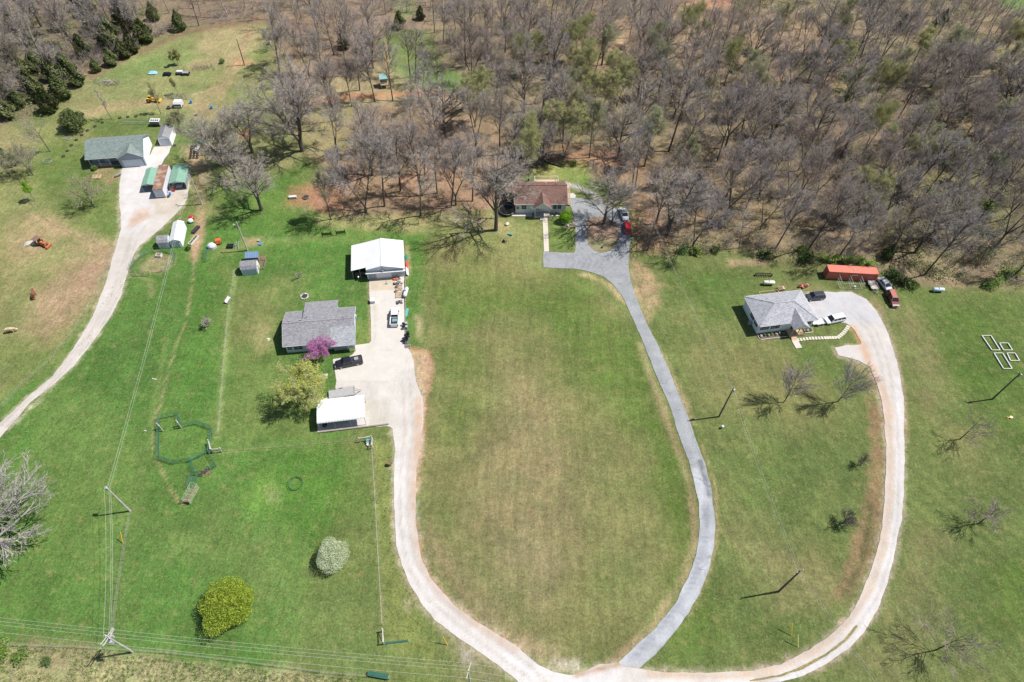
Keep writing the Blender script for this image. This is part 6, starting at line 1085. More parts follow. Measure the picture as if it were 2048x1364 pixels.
pC = pole('dark power pole with a transformer beside the asphalt drive', (1438, 833), h=10.6, xf=((9.0, .6),)); pD = pole('dark power pole inside the right gravel loop', (1557, 1183), h=10.5, arms=((10.1, .4, 1.3),)); pE = pole('dark power pole with a transformer below the white garden frames', (1985, 798), h=9.6, arms=((9.3, 2.4, 1.0),), xf=((8.3, .2),))
pF = pole('grey power pole with a lamp at the edge of the upper left gravel yard', (404, 408), h=9.6, m_='palepole', lamp=(8.6, 2.8, 1.2)); pG_ = pole('grey pole with a lamp beside the blue-roofed coop', (495, 501), h=9.4, m_='palepole', lamp=(8.4, 3.0, 1.0)); pH = pole('thin dark pole at the right end of the far meadow', (489, 130), h=8.8)
pI = pole('power pole whose top shows at the bottom edge of the photo', None, (937, 1340), 9.8, 'palepole', arms=((9.2, 1.35, 2.2),)); pJ = pole('dark pole with a lamp at the wood edge right of the red car', None, (1309, 447), 9.0, lamp=(8.9, 3.0, .6))
WM = mat('wire_aluminium', (.5, .54, .48), .5, 0)
def wires(label, a, b, offs, sag=.8, z=0, r=.013):
    t_ = thing('power_line', label, 'power line', tuple(a)); a = Vector(a); b = Vector(b); d = (b - a); u = Vector((-d.y, d.x, 0)).normalized()
    for o_, dz in offs:
        pts = [d * k / 14 + u * o_ + Vector((0, 0, dz - sag * 4 * (k / 14) * (1 - k / 14))) for k in range(15)]; MB().tube(pts, r, 4).build('wire', WM, t_)
H0 = Vector((0, 0, -.3))
wires('pair of power wires crossing the green field up to the gravel yard pole', pA + H0, pF + H0, ((-.35, 0), (.35, -.5))); wires('power wires running down to the pole with crossed arms', pBt + H0, pA + H0, ((-.5, 0), (0, -.6), (.5, 0)))
wires('roadside wires running right across the bottom of the field', pBt, pI, ((-1.1, .1), (0, -.3), (.5, -.35), (1.1, -.8))); lf = g3(-330, 1208, 9.5); wires('roadside wires running off the left edge of the photo', lf, pBt, ((-1.1, .1), (0, -.3), (.5, -.35), (1.1, -.8)))
wires('pair of wires from the asphalt-side pole down to the loop pole', pC + H0, pD + H0, ((-.3, 0), (.3, -.3))); wires('pair of wires from the asphalt-side pole up to the wood edge', pJ, pC + H0, ((-.2, 0), (.2, -.3))); rr = g3(1830, 1460, 9.8); wires('pair of wires crossing the lower right gravel lane', pD + H0, rr, ((-.3, 0), (.3, -.3)))
wires('wires running off the right edge from the pole below the garden frames', pE + H0, g3(2260, 1010, 9.5), ((-.2, 0),)); wires('roadside wires continuing right of the bottom edge pole', pI, g3(1500, 1420, 9.6), ((-1.1, .1), (0, -.3), (1.1, -.8)))
def marker(label, px, top, m_=M['yellow']): t_ = thing('guy_marker', label, 'cable guard', G(*px)); a, b = g3(*px), g3(top[0], top[1], 2.4); MB().tube([(0, 0, 0), tuple(b - a)], .07, 6).build('sleeve', m_, t_); MB().tube([tuple((b - a)), tuple((b - a) * 1.35)], .015, 4).build('guy_wire', M['galv'], t_)
marker('yellow guy-wire guard below the left field pole', (246, 1087), (241, 1065)); marker('yellow guy-wire guard at the edge of the lane bottom bend', (895, 1290), (886, 1274)); marker('orange-yellow guy-wire guard inside the lower right lane', (1583, 1272), (1584, 1247)); marker('pale yellow guy-wire guard right of the orange one', (1596, 1295), (1596, 1270), mat('pale_yellow', (.7, .66, .2), .5))
# ------------------------------------------------------------ fences and pens
FW = mat('fence_wire', (.30, .31, .29), .6, .1)
def wire_fence(label, pts, n_wire=3, h=1.15, step=4.5, postr=.035, pm=None, brace=False, gap=None, name='wire_fence', wr=.010):
    W_ = [g3(*p) for p in pts]; o0 = W_[0]; t_ = thing(name, label, 'fence', tuple(o0)); ps = []
    for a, b in zip(W_, W_[1:]):
        n = max(1, int(round((b - a).length / step)))
        for i in range(n): ps.append(a.lerp(b, i / n) - o0)
    ps.append(W_[-1] - o0); q = MB()
    for k in range(n_wire):
        z = h * (k + 1) / n_wire
        q.tube([p + Vector((0, 0, z)) for p in ps], wr, 3)
    q.build('wire', FW, t_)
    for p in ps[:100]: MB().tube([p, p + Vector((0, 0, h + .15))], [postr, postr], 5).build('post', pm or M['wood'], t_)
    return t_
wire_fence('thin wire fence running from the corral corner across to the corner brace below the carport', [(446, 903), (570, 894), (715, 881)])
wire_fence('wire fence running down beside the gravel lane to the bottom brace', [(744, 892), (751, 1000), (758, 1130), (765, 1250)]); wire_fence('wire fence along the roadside verge at the bottom left', [(-20, 1290), (150, 1295), (330, 1306), (500, 1326), (640, 1345), (735, 1354)], 4)
wire_fence('wire fence along the left edge of the winding gravel track', [(8, 815), (50, 768), (100, 725), (150, 665), (195, 590), (215, 530), (228, 498), (150, 470), (110, 450), (80, 425), (50, 390)], 3, 1.1, 6); wire_fence('wire fence line from the left field pole down to the roadside', [(262, 1030), (247, 1120), (235, 1200), (226, 1290)], 3, 1.1, 4)
wire_fence('wire fence along the pale strip left of the grey-roofed house', [(470, 545), (456, 640), (446, 770), (438, 870)], 3, 1.1, 5)
def pipe_panels(label, pts, h=1.55, rails=6, m_=None, name='corral_fence', step=2.6, closed=False, cat='corral fence', r=.024):
    W_ = [g3(*p) for p in pts]; o0 = W_[0].copy(); t_ = thing(name, label, cat, tuple(o0)); W_ = [p - o0 for p in W_]
    if closed: W_.append(W_[0])
    for a, b in zip(W_, W_[1:]):
        n = max(1, int(round((b - a).length / step)))
        for i in range(n):
            p, q_ = a.lerp(b, i / n), a.lerp(b, (i + 1) / n); q = MB()
            for k in range(rails): z = .15 + (h - .15) * k / (rails - 1); q.tube([p + Vector((0, 0, z)), q_ + Vector((0, 0, z))], r, 4)
            for pp in (p, q_, p.lerp(q_, .5)): q.tube([pp, pp + Vector((0, 0, h))], r, 4)
            q.build('panel', m_ or M['green'], t_)
    return t_
GP = mat('corral_green', (.022, .12, .09), .5, .15)
pipe_panels('dark green pipe corral with an irregular outline in the long grass', [(318, 918), (319, 838), (357, 830), (363, 855), (394, 848), (424, 858), (425, 870), (420, 900), (418, 905), (380, 924), (350, 928), (318, 918)], m_=GP)
pipe_panels('green pipe pen joined to the lower right corner of the corral', [(418, 905), (433, 933), (408, 948), (400, 950), (390, 950), (383, 922)], m_=GP, h=1.55)
pipe_panels('narrow green pipe alley leading down to the loading chute', [(385, 950), (377, 978)], m_=GP); pipe_panels('right rail of the narrow green pipe alley', [(398, 952), (386, 978)], m_=GP)
MB().box(0, 0, 0, 1.6, 1.2, .02).build('mud', M['rust'], thing('cattle_gate', 'small brown wooden gate frame in the green pen', 'gate', G(404, 952), .4)); MB().beam((0, 0, .1), (1.5, 1.0, 1.3), .12).beam((0, 1, .1), (1.5, 0, 1.3), .12).beam((0, 0, 0), (0, 0, 1.4), .14).beam((1.5, 1, 0), (1.5, 1, 1.4), .14).build('frame', M['rust'], bpy.data.objects['cattle_gate'])
ch = thing('loading_chute', 'pale green loading chute with a brown ramp at the end of the alley', 'loading chute', G(369, 1006), -.16)
q = MB()
for s in (0, 1.3):
    for k in range(5): q.beam((s, 0, .3 + k * .35), (s, 3.4, .3 + k * .35), .05)
    for y in (0, 1.1, 2.2, 3.4): q.beam((s, y, 0), (s, y, 1.85), .07)
for y in (0, 1.1, 2.2, 3.4): q.beam((0, y, 1.85), (1.3, y, 1.85), .05)
q.build('rails', M['litegreen'], ch); MB().slab([(.08, 0, .7), (1.22, 0, .7), (1.22, 3.4, .15), (.08, 3.4, .15)], .08).build('ramp', M['rust'], ch)
def brace(label, a, b, h=1.7, name='brace_post', diag=True, r=.11):
    A, B_ = g3(*a), g3(*b); t_ = thing(name, label, 'fence brace', tuple(A)); d = B_ - A
    for p in (Vector((0, 0, 0)), d): MB().tube([p, p + Vector((0, 0, h))], r, 8).build('post', M['palepole'], t_)
    MB().tube([Vector((0, 0, h * .85)), d + Vector((0, 0, h * .85))], r * .8, 7).build('rail', M['palepole'], t_)
    if diag: MB().tube([Vector((0, 0, h * .8)), d + Vector((0, 0, .2))], r * .5, 5).build('brace', M['palepole'], t_)
brace('pale timber brace on the upper side of the corner below the carport', (720, 884), (744, 880)); brace('pale timber brace on the right side of the corner below the carport', (746, 883), (745, 897)); brace('pale timber brace at the lower end of the lane fence', (767, 1263), (768, 1288)); brace('white timber brace at the right side of the green corral', (421, 888), (425, 905)); brace('pale timber brace where the cross fence meets the corral', (427, 906), (444, 904))
brace('pale post brace on the left side of the green corral', (326, 862), (322, 858), 2.2, diag=False); brace('pale post at the notch of the green corral', (363, 856), (360, 852), 2.2, diag=False)
simple('salt_feeder', 'small teal and white feeder standing inside the corner brace below the carport', 'feeder', G(737, 885), .2, [('base', MB().box(-.45, -.35, 0, .45, .35, .5), M['greyp']), ('lid', MB().box(-.35, .0, .5, .35, .5, .8), M['teal']), ('tub', MB().cyl((-.1, -.6), .28, 0, .4, 10), M['white'])])
MB().box(-.15, -.1, 0, 4.0, .02, .18).build('leg', M['green'], thing('fallen_gate', 'dark green fallen gate lying right of the lower lane fence brace', 'gate', G(768, 1288), .15)); MB().box(-.1, .03, .12, 3.9, .22, .2).build('frame', M['green'], bpy.data.objects['fallen_gate'])
bn = thing('stock_trough', 'green and grey trough at the bottom edge between verge and field', 'trough', G(736, 1353), -.12); MB().box(0, 0, .2, 3.3, .75, .6).build('trough', M['green'], bn); MB().box(-.1, .1, 0, .5, .6, .5).build('end_post', M['wood'], bn); MB().box(2.9, .1, 0, 3.5, .6, .5).build('end_post', M['wood'], bn)
# ring of low fence in the field
t = thing('ring_feeder', 'round green wire hay ring lying in the field', 'hay ring', G(592, 968)); q = MB(); q.torus((0, 0, .08), 1.35, .04, 26, 5).torus((0, 0, .6), 1.35, .04, 26, 5)
for i in range(20): a = i * math.pi / 10; q.tube([(1.35 * math.cos(a), 1.35 * math.sin(a), 0), (1.35 * math.cos(a + .12), 1.35 * math.sin(a + .12), .6)], .03, 4)
q.build('ring', mat('ring_green', (.04, .12, .05), .6), t)
t = thing('fire_pit', 'round stone fire pit on the lawn above the grey-roofed house', 'fire pit', G(609, 593)); MB().cyl((0, 0), .6, 0, .05, 16).build('ash', M['dark'], t)
for i in range(13): a = i * 6.283 / 13; MB().blob((.85 * math.cos(a), .85 * math.sin(a), .12), (.22, .2, .16), i, 7, 5, .2).build('stone', M['stone'] if i % 3 else M['white'], t)
# garden pen and boxes at left
pipe_panels('green wire pen with an open gap on bare ground left of the path', [(262, 537), (272, 552), (300, 552)], m_=GP, h=1.6, name='garden_pen', cat='pen', r=.022); pipe_panels('right half of the green wire pen beside the garden box', [(304, 545), (325, 544), (349, 526), (351, 510), (333, 503), (298, 506), (270, 524), (262, 537)], m_=GP, h=1.6, name='garden_pen', cat='pen', r=.022)
simple('garden_box', 'white raised garden box with brown soil inside the green wire pen', 'planter', G(312, 515), 0, [('frame', MB().box(0, 0, 0, 1.3, .1, .6).box(0, .9, 0, 1.3, 1, .6).box(0, .1, 0, .1, .9, .6).box(1.2, .1, 0, 1.3, .9, .6), M['white']), ('soil', MB().box(.1, .1, 0, 1.2, .9, .5), M['rust'])])
simple('trough', 'long dark trough right of the long white shed', 'trough', G(389, 468), 1.3, [('trough', MB().box(0, 0, 0, 2.6, .8, .5), M['dark']), ('rim', MB().box(-.03, -.03, .5, 2.63, .05, .56).box(-.03, .75, .5, 2.63, .83, .56), M['black'])])
t = thing('raised_bed', 'narrow pale raised bed with brown plants right of the long white shed', 'raised bed', G(383, 491), 1.32); MB().box(0, 0, 0, 3.4, .1, .4).box(0, .8, 0, 3.4, .9, .4).box(0, .1, 0, .1, .8, .4).box(3.3, .1, 0, 3.4, .8, .4).build('frame', M['white'], t); MB().box(.1, .1, 0, 3.3, .8, .32).build('soil', M['rust'], t)
for i in range(4): MB().blob((.5 + i * .8, .45, .4), .25, i, 7, 5, .3).build('plant', LF['shrub'], t)
for px, lb, c_ in (((382, 444), 'white domed tub behind the long white shed', 'white'), ((384, 438), 'red machine part behind the long white shed', 'red'), ((377, 499), 'small dark shrub in front of the raised bed', None)):
    if c_: simple('garden_tub', lb, 'tub', G(*px), 0, [('tub', MB().blob((0, 0, .45), (.75, .7, .55), 3, 10, 6, .05), M[c_]), ('base', MB().cyl((0, 0), .6, 0, .2, 10), M['black'])])
    else: simple('shrub', lb, 'shrub', G(*px), 0, [('stem', MB().cyl((0, 0), .05, 0, .3, 5), BK[1]), ('crown', crown_cloud(350, .7, .7, .05, .9, .11, 92, .4), LF['dk'])])
# things around (430,488)
t = thing('dome_coop', 'grey-white domed shelter on the dirt strip by the path', 'shelter', G(424, 494), .2); MB().blob((0, 0, .3), (1.1, 1.0, .9), 5, 12, 8, .04).build('cover', mat('dome_cover', (.5, .52, .54), .7), t); MB().torus((0, 0, .08), 1.15, .06, 16, 5).build('base_ring', M['galv'], t)
simple('dump_cart', 'orange tipped cart beside the domed shelter', 'cart', G(438, 490), .3, [('tub', MB().prismx([(0, .4), (1.2, .2), (1.4, 1.0), (.2, 1.3)], -.6, .6), M['orange']), ('wheel', MB().torus((-.6, .5, .28), .2, .08, 12, 6, 'x').torus((.6, .5, .28), .2, .08, 12, 6, 'x'), M['rubber'])])
t = thing('tractor_implement', 'dark flat implement and grey frame left of the lamp pole by the coop', 'implement', G(463, 494), .1); MB().box(-1.0, -.6, .3, .6, .6, .6).build('deck', M['black'], t); MB().beam((.6, 0, .4), (1.9, .8, 1.0), .08).beam((1.2, -1.0, 0), (1.4, .8, 1.2), .08).beam((1.9, -1.0, 0), (1.9, .8, 1.2), .08).build('frame', M['galv'], t)
pipe_panels('short dark green fence panel beside the dirt path', [(411, 525), (414, 500)], m_=GP, name='fence_panel', cat='fence panel')
simple('white_box', 'small white box on the lawn right of the coop', 'box', G(516, 484), .2, [('box', MB().box(0, 0, 0, .5, .4, .4), M['white']), ('lid', MB().box(-.03, -.03, .4, .53, .43, .45), M['galv'])]); simple('blue_tub', 'small light blue tub on the lawn right of the coop', 'tub', G(521, 489), 0, [('tub', MB().cyl((0, 0), .35, 0, .3, 12, .4), M['blue']), ('water', MB().cyl((0, 0), .33, .2, .26, 12), M['lampglass'])])
simple('bench', 'white bench on the lawn beside the pale strip', 'bench', G(455, 608), 1.4, [('seat', MB().box(0, 0, .4, 1.8, .5, .46), M['white']), ('backrest', MB().box(0, .45, .46, 1.8, .52, .9), M['white']), ('leg', MB().box(.05, 0, 0, .15, .5, .4), M['white']), ('leg', MB().box(1.65, 0, 0, 1.75, .5, .4), M['white'])])
simple('well_cap', 'small white round cap on the lawn left of the grey-roofed house', 'cap', G(537, 679), 0, [('cap', MB().cyl((0, 0), .28, 0, .3, 12, .22), M['white']), ('base', MB().cyl((0, 0), .4, 0, .05, 12), M['conc'])])
simple('concrete_slab', 'pale square concrete slab with a dark hole between tree and drive', 'slab', G(641, 758), .15, [('slab', MB().box(0, 0, 0, 1.45, 1.25, .08), M['conc']), ('hole', MB().cyl((1.0, .35), .14, .08, .1, 10), M['black'])])
simple('storage_box', 'white insulated box at the left edge of the concrete drive', 'box', G(741, 608), .15, [('box', MB().box(0, 0, 0, 1.1, 1.2, .85), M['white']), ('lid', MB().box(-.05, -.05, .85, 1.15, 1.25, .97), M['white'])])
simple('jack_stand', 'small wooden stand casting a long shadow on the barn apron', 'stand', G(773, 568), 0, [('post', MB().cyl((0, 0), .05, 0, 1.3, 6), M['wood']), ('base', MB().box(-.25, -.25, 0, .25, .25, .08), M['wood'])])
# clutter rack along right side of the concrete
rk = [((792, 559), 'rusty orange machine nearest the barn door', 'orange', 1.2, .8, .8), ((799, 561), 'pale pallet of scrap by the barn door', 'cream', .9, .9, .5), ((793, 568), 'dark metal frame pile on the right drive edge', 'black', 1.5, .7, .5), ((802, 569), 'grey scrap bin on the right drive edge', 'galv', .8, .8, .6), ((794, 575), 'brown drum beside the scrap pile', 'rust', .6, .6, .8), ((801, 578), 'silver pipe bundle beside the brown drum', 'chrome', 1.0, .5, .4), ((792, 584), 'small dark engine block on a board', 'black', .7, .5, .5), ((801, 591), 'white bucket above the wooden rack', 'white', .4, .4, .4)]
for (px, lb, c_, a, b, h) in rk:
    sd = int(px[0] * 7 + px[1]); rg = random.Random(sd); t = thing('yard_clutter', lb, 'scrap', G(*px), rg.uniform(-.4, .4)); MB().box(-a / 2, -b / 2, 0, a / 2, b / 2, h * .55).build('base', M[c_], t); q = MB()
    for _ in range(5): q.beam((rg.uniform(-a, a) * .55, rg.uniform(-b, b) * .5, h * .5), (rg.uniform(-a, a) * .55, rg.uniform(-b, b) * .5, h * rg.uniform(.7, 1.1)), .09)
    q.build('pile', M[rg.choice(('wood', 'greyp', 'rust', 'chrome'))], t)
for i in range(2):
    t = thing('lumber_rack', ('upper', 'lower')[i] + ' slatted wooden rack on the right edge of the concrete drive', 'rack', G(791, 597 + i * 0 - 14 * (1 - i)), .1); q = MB()
    for k in range(6): q.box(0, .1 + k * .32, .25, 1.5, .25 + k * .32, .33)
    q.build('slats', M['newwood'], t); MB().box(0, 0, 0, .1, 2.0, .25).box(1.4, 0, 0, 1.5, 2.0, .25).build('base', M['newwood'], t)
t = thing('quad_bike', 'small dark wheeled machine on the drive above the silver-white pickup', 'quad bike', G(799, 606), .3); MB().box(-.5, -.2, .35, .5, .2, .65).build('body', M['greyp'], t); MB().box(-.3, -.15, .65, .2, .15, .78).build('seat', M['black'], t)
for x in (-.5, .5):
    for y in (-.35, .35): MB().torus((x, y, .25), .17, .09, 12, 6, 'y').build('wheel', M['rubber'], t)
MB().beam((.3, -.35, .9), (.3, .35, .9), .04).beam((.4, 0, .6), (.3, 0, .9), .04).build('handlebar', M['black'], t)
t = thing('garden_mat', 'teal strip of netting on the grass right of the drive', 'mat', G(814, 634), 1.53); MB().box(0, 0, 0, 2.6, .65, .06).build('sheet', M['teal'], t)
for i, (px, c_) in enumerate([((807, 651), 0), ((813, 650), 1), ((808, 658), 0), ((813.5, 657), 1), ((810, 654), 0)]): simple('feed_drum', ('upper left', 'upper right', 'lower left', 'lower right', 'middle')[i] + ' drum in the grey drum cluster right of the pickup', 'drum', G(*px), 0, [('body', MB().cyl((0, 0), .3, 0, .8, 14), M['greyp']), ('lid', MB().cyl((0, 0), .31, .8, .84, 14), M['galv' if c_ else 'black'])])
for i, (px, c_) in enumerate([((816, 670), 'black'), ((812, 677), 'black'), ((817, 678), 'greyp'), ((809, 682), 'black'), ((813, 686), 'galv')]): simple('rubbish_bin', ('topmost', 'upper dark', 'grey', 'lower dark', 'lowest pale')[i] + ' bin in the group on the drive edge by the house', 'bin', G(*px), i * .4, [('body', MB().box(-.28, -.3, 0, .28, .3, .9), M[c_]), ('lid', MB().box(-.31, -.33, .9, .31, .33, .98), M['black'])])
simple('pallet', 'pale pallet lying on the drive edge below the bins', 'pallet', G(811, 696), 0, [('slats', MB().box(0, 0, .1, 1.1, .25, .16).box(0, .4, .1, 1.1, .65, .16).box(0, .8, .1, 1.1, 1.05, .16), M['wood']), ('base', MB().box(0, 0, 0, .12, 1.05, .1).box(.98, 0, 0, 1.1, 1.05, .1), M['wood'])])
q = MB()
for i in range(9): a = g3(810.5, 560 + i * 15); b = g3(810.5, 574 + i * 15); q.beam(a + Vector((0, 0, .1)), b + Vector((0, 0, .1)), .16, .2)
o = q.build('drive_edging', M['wood']); tag(o, 'row of timbers along the right edge of the concrete drive', 'edging')
# gate frames on the lawn above the barn
def gateframe(label, a, b, m_, rails=5):
    A, B_ = g3(*a), g3(*b); t_ = thing('gate_frame', label, 'gate frame', tuple(A)); d = B_ - A; q = MB()
    for k in range(rails): q.beam(Vector((0, 0, .35 + k * .2)), d + Vector((0, 0, .35 + k * .2)), .06, .12)
    q.build('rails', m_, t_)
    for p in (Vector(), d): MB().beam(p, p + Vector((0, 0, 1.6)), .13).build('post', m_, t_)
gateframe('left of two dark slatted frames on the lawn above the barn', (645, 473), (664, 472), M['black']); gateframe('right of two dark slatted frames on the lawn above the barn', (673, 470), (691, 468), M['black']); gateframe('weathered wooden gate frame at the lawn edge above the barn', (819, 452), (838, 450), M['wood'], 2)
# small things near the brown house
simple('garden_rock', 'pale squared stone left of the brown house front lawn', 'stone', G(1014, 449), .6, [('block', MB().blob((0, 0, .2), (.7, .5, .3), 3, 6, 5, .15), M['cream']), ('top', MB().blob((.1, .1, .4), (.35, .3, .12), 4, 6, 5, .1), M['white'])])
simple('toy_slide', 'small teal plastic toy under the shade tree', 'toy', G(1015, 469), -.4, [('slide', MB().slab([(0, 0, .15), (1.3, 0, .5), (1.3, .5, .5), (0, .5, .15)], .08), M['teal']), ('leg', MB().box(1.1, 0, 0, 1.25, .5, .42), M['teal'])])
simple('fire_bowl', 'dark round fire bowl with metal lid under the shade tree', 'fire bowl', G(1009, 483), 0, [('bowl', MB().blob((0, 0, .4), (.45, .45, .3), 1, 12, 6, 0), M['black']), ('lid', MB().blob((.05, 0, .62), (.2, .2, .1), 1, 8, 5, 0), M['chrome']), ('stand', MB().torus((0, 0, .05), .6, .05, 16, 5), M['rust'])])
for i, px in enumerate([(1128, 447), (1132, 450), (1136, 452), (1141, 449), (1146, 446), (1145, 436)]): simple('garden_stone', ('leftmost', 'second', 'third', 'fourth', 'fifth', 'topmost')[i] + ' pale rock in the border below the lime-green tree', 'rock', G(*px), i, [('rock', MB().blob((0, 0, .18), (.45, .35, .28), i, 7, 5, .25), M['cream']), ('chip', MB().blob((.45, .2, .08), (.15, .12, .1), i + 3, 6, 4, .2), M['stone'])], 'rocks bordering the lime-green tree')
simple('bucket', 'small dark object on the grass of the mulch island', 'bucket', G(1204, 496), 0, [('body', MB().cyl((0, 0), .2, 0, .35, 10, .24), M['black']), ('rim', MB().torus((0, 0, .35), .23, .03, 10, 4), M['black'])])
t = thing('fallen_log', 'dark fallen log lying above the brown-roofed house', 'log', G(1085, 322), -.45); MB().tube([(-.5, 0, .25), (6, .2, .3)], [.32, .2], 8).build('trunk', BK[1], t); MB().tube([(2, 0, .3), (3, 1.5, .6)], [.1, .04], 5).build('branch', BK[1], t)
for i, (px, a, L) in enumerate([((632, 365), .5, 6), ((640, 358), .9, 5), ((652, 352), .2, 4), ((634, 372), .1, 5), ((616, 296), -.7, 5), ((648, 375), .4, 4)]): t = thing('fallen_branch', ('lowest', 'steepest', 'shortest right', 'flattest', 'long diagonal upper', 'rightmost')[i] + ' pale fallen branch on the slope left of the bare trees', 'branch', G(*px), a, 'pale fallen branches'); MB().tube([(0, 0, .1), (L * .5, .2, .3), (L, -.1, .2)], [.13, .09, .04], 5).build('stem', BK[2], t); MB().tube([(L * .4, .1, .25), (L * .7, 1.0, .5)], [.06, .02], 4).build('twig', BK[2], t)
simple('white_trough', 'white bathtub-shaped trough on the bare earth left of the woods', 'trough', G(586, 396), .2, [('tub', MB().box(-1, -.35, .1, 1, .35, .6), M['white']), ('rim', MB().box(-1.08, -.42, .6, 1.08, -.3, .66).box(-1.08, .3, .6, 1.08, .42, .66), M['cream'])])
simple('burn_ring', 'rusty burn ring on the bare earth right of the white trough', 'fire ring', G(612, 395), 0, [('ring', MB().torus((0, 0, .25), .8, .12, 18, 6), M['rust']), ('ash', MB().cyl((0, 0), .7, 0, .12, 14), M['dark'])])
simple('round_tub', 'small pinkish round tub in the trees right of the meadow', 'tub', G(540, 88), 0, [('tub', MB().cyl((0, 0), .7, 0, .8, 14), M['cream']), ('rim', MB().torus((0, 0, .8), .7, .05, 14, 5), M['pink'])])
# right house yard
t = thing('wire_kennel', 'tall wire kennel panels in front of the red container', 'kennel', G(1676, 567), .0); q = MB()
for x in (0, 2.7, 5.4):
    for k in range(9): q.beam((x, -1.6 + k * .4, 0), (x, -1.6 + k * .4, 1.8), .03)
    for z in (.1, .9, 1.8): q.beam((x, -1.6, z), (x, 1.6, z), .04)
for y in (-1.6, 1.6): q.beam((0, y, 1.8), (5.4, y, 1.8), .04).beam((0, y, .1), (5.4, y, .1), .04)
q.build('panels', M['galv'], t)
t = thing('metal_frame', 'long dark frame with white barrel ends above the cream propane tank', 'frame', G(1513, 553), .02); q = MB(); q.box(0, -.1, .3, 3.6, 0, .5).box(0, .75, .3, 3.6, .85, .5)
for i in range(6): q.box(.3 + i * .6, 0, .3, .4 + i * .6, .75, .45)
q.build('frame', M['black'], t)
for x in (-.2, 3.8): MB().torus((x, .38, .35), .28, .1, 12, 6, 'x').build('wheel', M['rubber'], t); MB().tube([(x - .08, .38, .35), (x + .08, .38, .35)], .2, 10).build('hub', M['white'], t)
simple('ride_on_toy', 'red plastic toy car on the dirt behind the hip-roofed house', 'toy', G(1601, 574), .1, [('body', MB().box(-.5, -.3, .15, .5, .3, .5), M['pink']), ('seat', MB().box(-.4, -.2, .5, 0, .2, .85), M['red'])]); simple('toy_house', 'small pink and cream toy beside the red toy car', 'toy', G(1612, 573), 0, [('body', MB().box(-.35, -.3, 0, .35, .3, .6), M['cream']), ('roof', MB().prism([(-.45, .6), (.45, .6), (0, .95)], -.35, .35), M['pink'])]); simple('toy_wagon', 'brown toy wagon between the two pink toys', 'toy', G(1606, 577), .5, [('tub', MB().box(-.3, -.2, .15, .3, .2, .4), M['rust']), ('handle', MB().beam((.3, 0, .3), (.7, 0, .6), .04), M['black'])])
simple('firewood_stack', 'orange-brown stack of boards behind the left part of the hip-roofed house', 'wood stack', G(1556, 583), .2, [('boards', MB().box(0, 0, 0, 1.6, 1.0, .7), M['newwood']), ('tarp', MB().box(.1, .1, .7, 1.2, .9, .76), M['rust'])])
simple('barrel', 'light barrel by the kennel panels', 'barrel', G(1708, 576), 0, [('body', MB().cyl((0, 0), .25, 0, .6, 10), M['cream']), ('lid', MB().cyl((0, 0), .26, .6, .64, 10), M['galv'])])
def gframe(label, pts):
    W_ = [g3(*p) for p in pts]; t_ = thing('garden_bed', label, 'garden bed', tuple(W_[0])); c = W_[0].copy()
    for i in range(4): MB().beam(W_[i] - c + Vector((0, 0, .13)), W_[(i + 1) % 4] - c + Vector((0, 0, .13)), .17, .24).build('board', M['white'] if i % 2 else M['cream'], t_)
gframe('upper left long white empty garden frame on the right lawn', [(1963, 672), (1981, 672), (1999, 701), (1983, 701)]); gframe('upper right square white empty garden frame on the right lawn', [(1998, 687), (2015, 687), (2024, 701), (2006, 701)]); gframe('lower left long white empty garden frame on the right lawn', [(1987, 707), (2004, 707), (2023, 738), (2006, 738)]); gframe('lower right square cream garden frame on the right lawn', [(2013, 707), (2029, 707), (2038, 722), (2020, 722)])
simple('toy_pile', 'yellow and white plastic toy on the lawn at far right', 'toy', G(2018, 836), .4, [('frame', MB().beam((-.5, 0, .1), (.5, .2, .4), .12).beam((-.4, .4, .1), (.1, -.2, .3), .1), M['yellow']), ('seat', MB().box(.1, -.3, 0, .7, .1, .3), M['white'])])
simple('utility_box', 'small white meter pedestal by the asphalt-side power pole', 'utility box', G(1444, 856), .3, [('box', MB().box(-.2, -.2, 0, .2, .2, .7), M['white']), ('cap', MB().box(-.23, -.23, .7, .23, .23, .78), M['galv'])])
simple('burn_barrel', 'rusty burn barrel in the grass left of the gravel lane', 'barrel', G(779, 930), 0, [('body', MB().cyl((0, 0), .38, 0, .95, 14), M['rust']), ('rim', MB().torus((0, 0, .95), .37, .04, 14, 5), M['rust']), ('ash', MB().cyl((0, 0), .34, .8, .86, 12), M['dark'])])
for i, (px, L) in enumerate([((304, 758), 1.0), ((288, 862), .5)]): simple('white_board', ('longer', 'shorter')[i] + ' white board lying in the long grass by the dirt path', 'board', G(*px), -.2, [('board', MB().box(0, 0, .02, L, .18, .1), M['white']), ('peg', MB().cyl((L / 2, .1), .03, 0, .3, 5), M['galv'])])
# tyres: ring of planters round the porch house, vegetable rows
TY = [(127, 313), (135, 302), (143, 291), (153, 280), (164, 270), (175, 261), (190, 253), (205, 245), (240, 236), (256, 234), (272, 233), (392, 231), (414, 271), (412, 276), (411, 281), (349, 291)]
for i, px in enumerate(TY): simple('tyre_planter', 'black tyre planter on the curved lawn border round the upper left house', 'tyre', G(*px), i, [('rubber', MB().torus((0, 0, .12), .34, .13, 14, 6), M['rubber']), ('soil', MB().cyl((0, 0), .3, 0, .1, 10), M['rust'])], 'tyre planters around the lawn')
k = 0
for c_ in range(3):
    for r_ in range(6):
        if c_ == 2 and r_ < 3: continue
        k += 1; simple('tyre_planter', 'black tyre planter in the vegetable rows beside the small propane tank', 'tyre', G(384 + c_ * 6.5 - r_ * .6, 293 + r_ * 4.6), k, [('rubber', MB().torus((0, 0, .12), .3, .12, 12, 6), M['rubber']), ('soil', MB().cyl((0, 0), .26, 0, .1, 8), M['rust'])], 'tyres in vegetable rows')
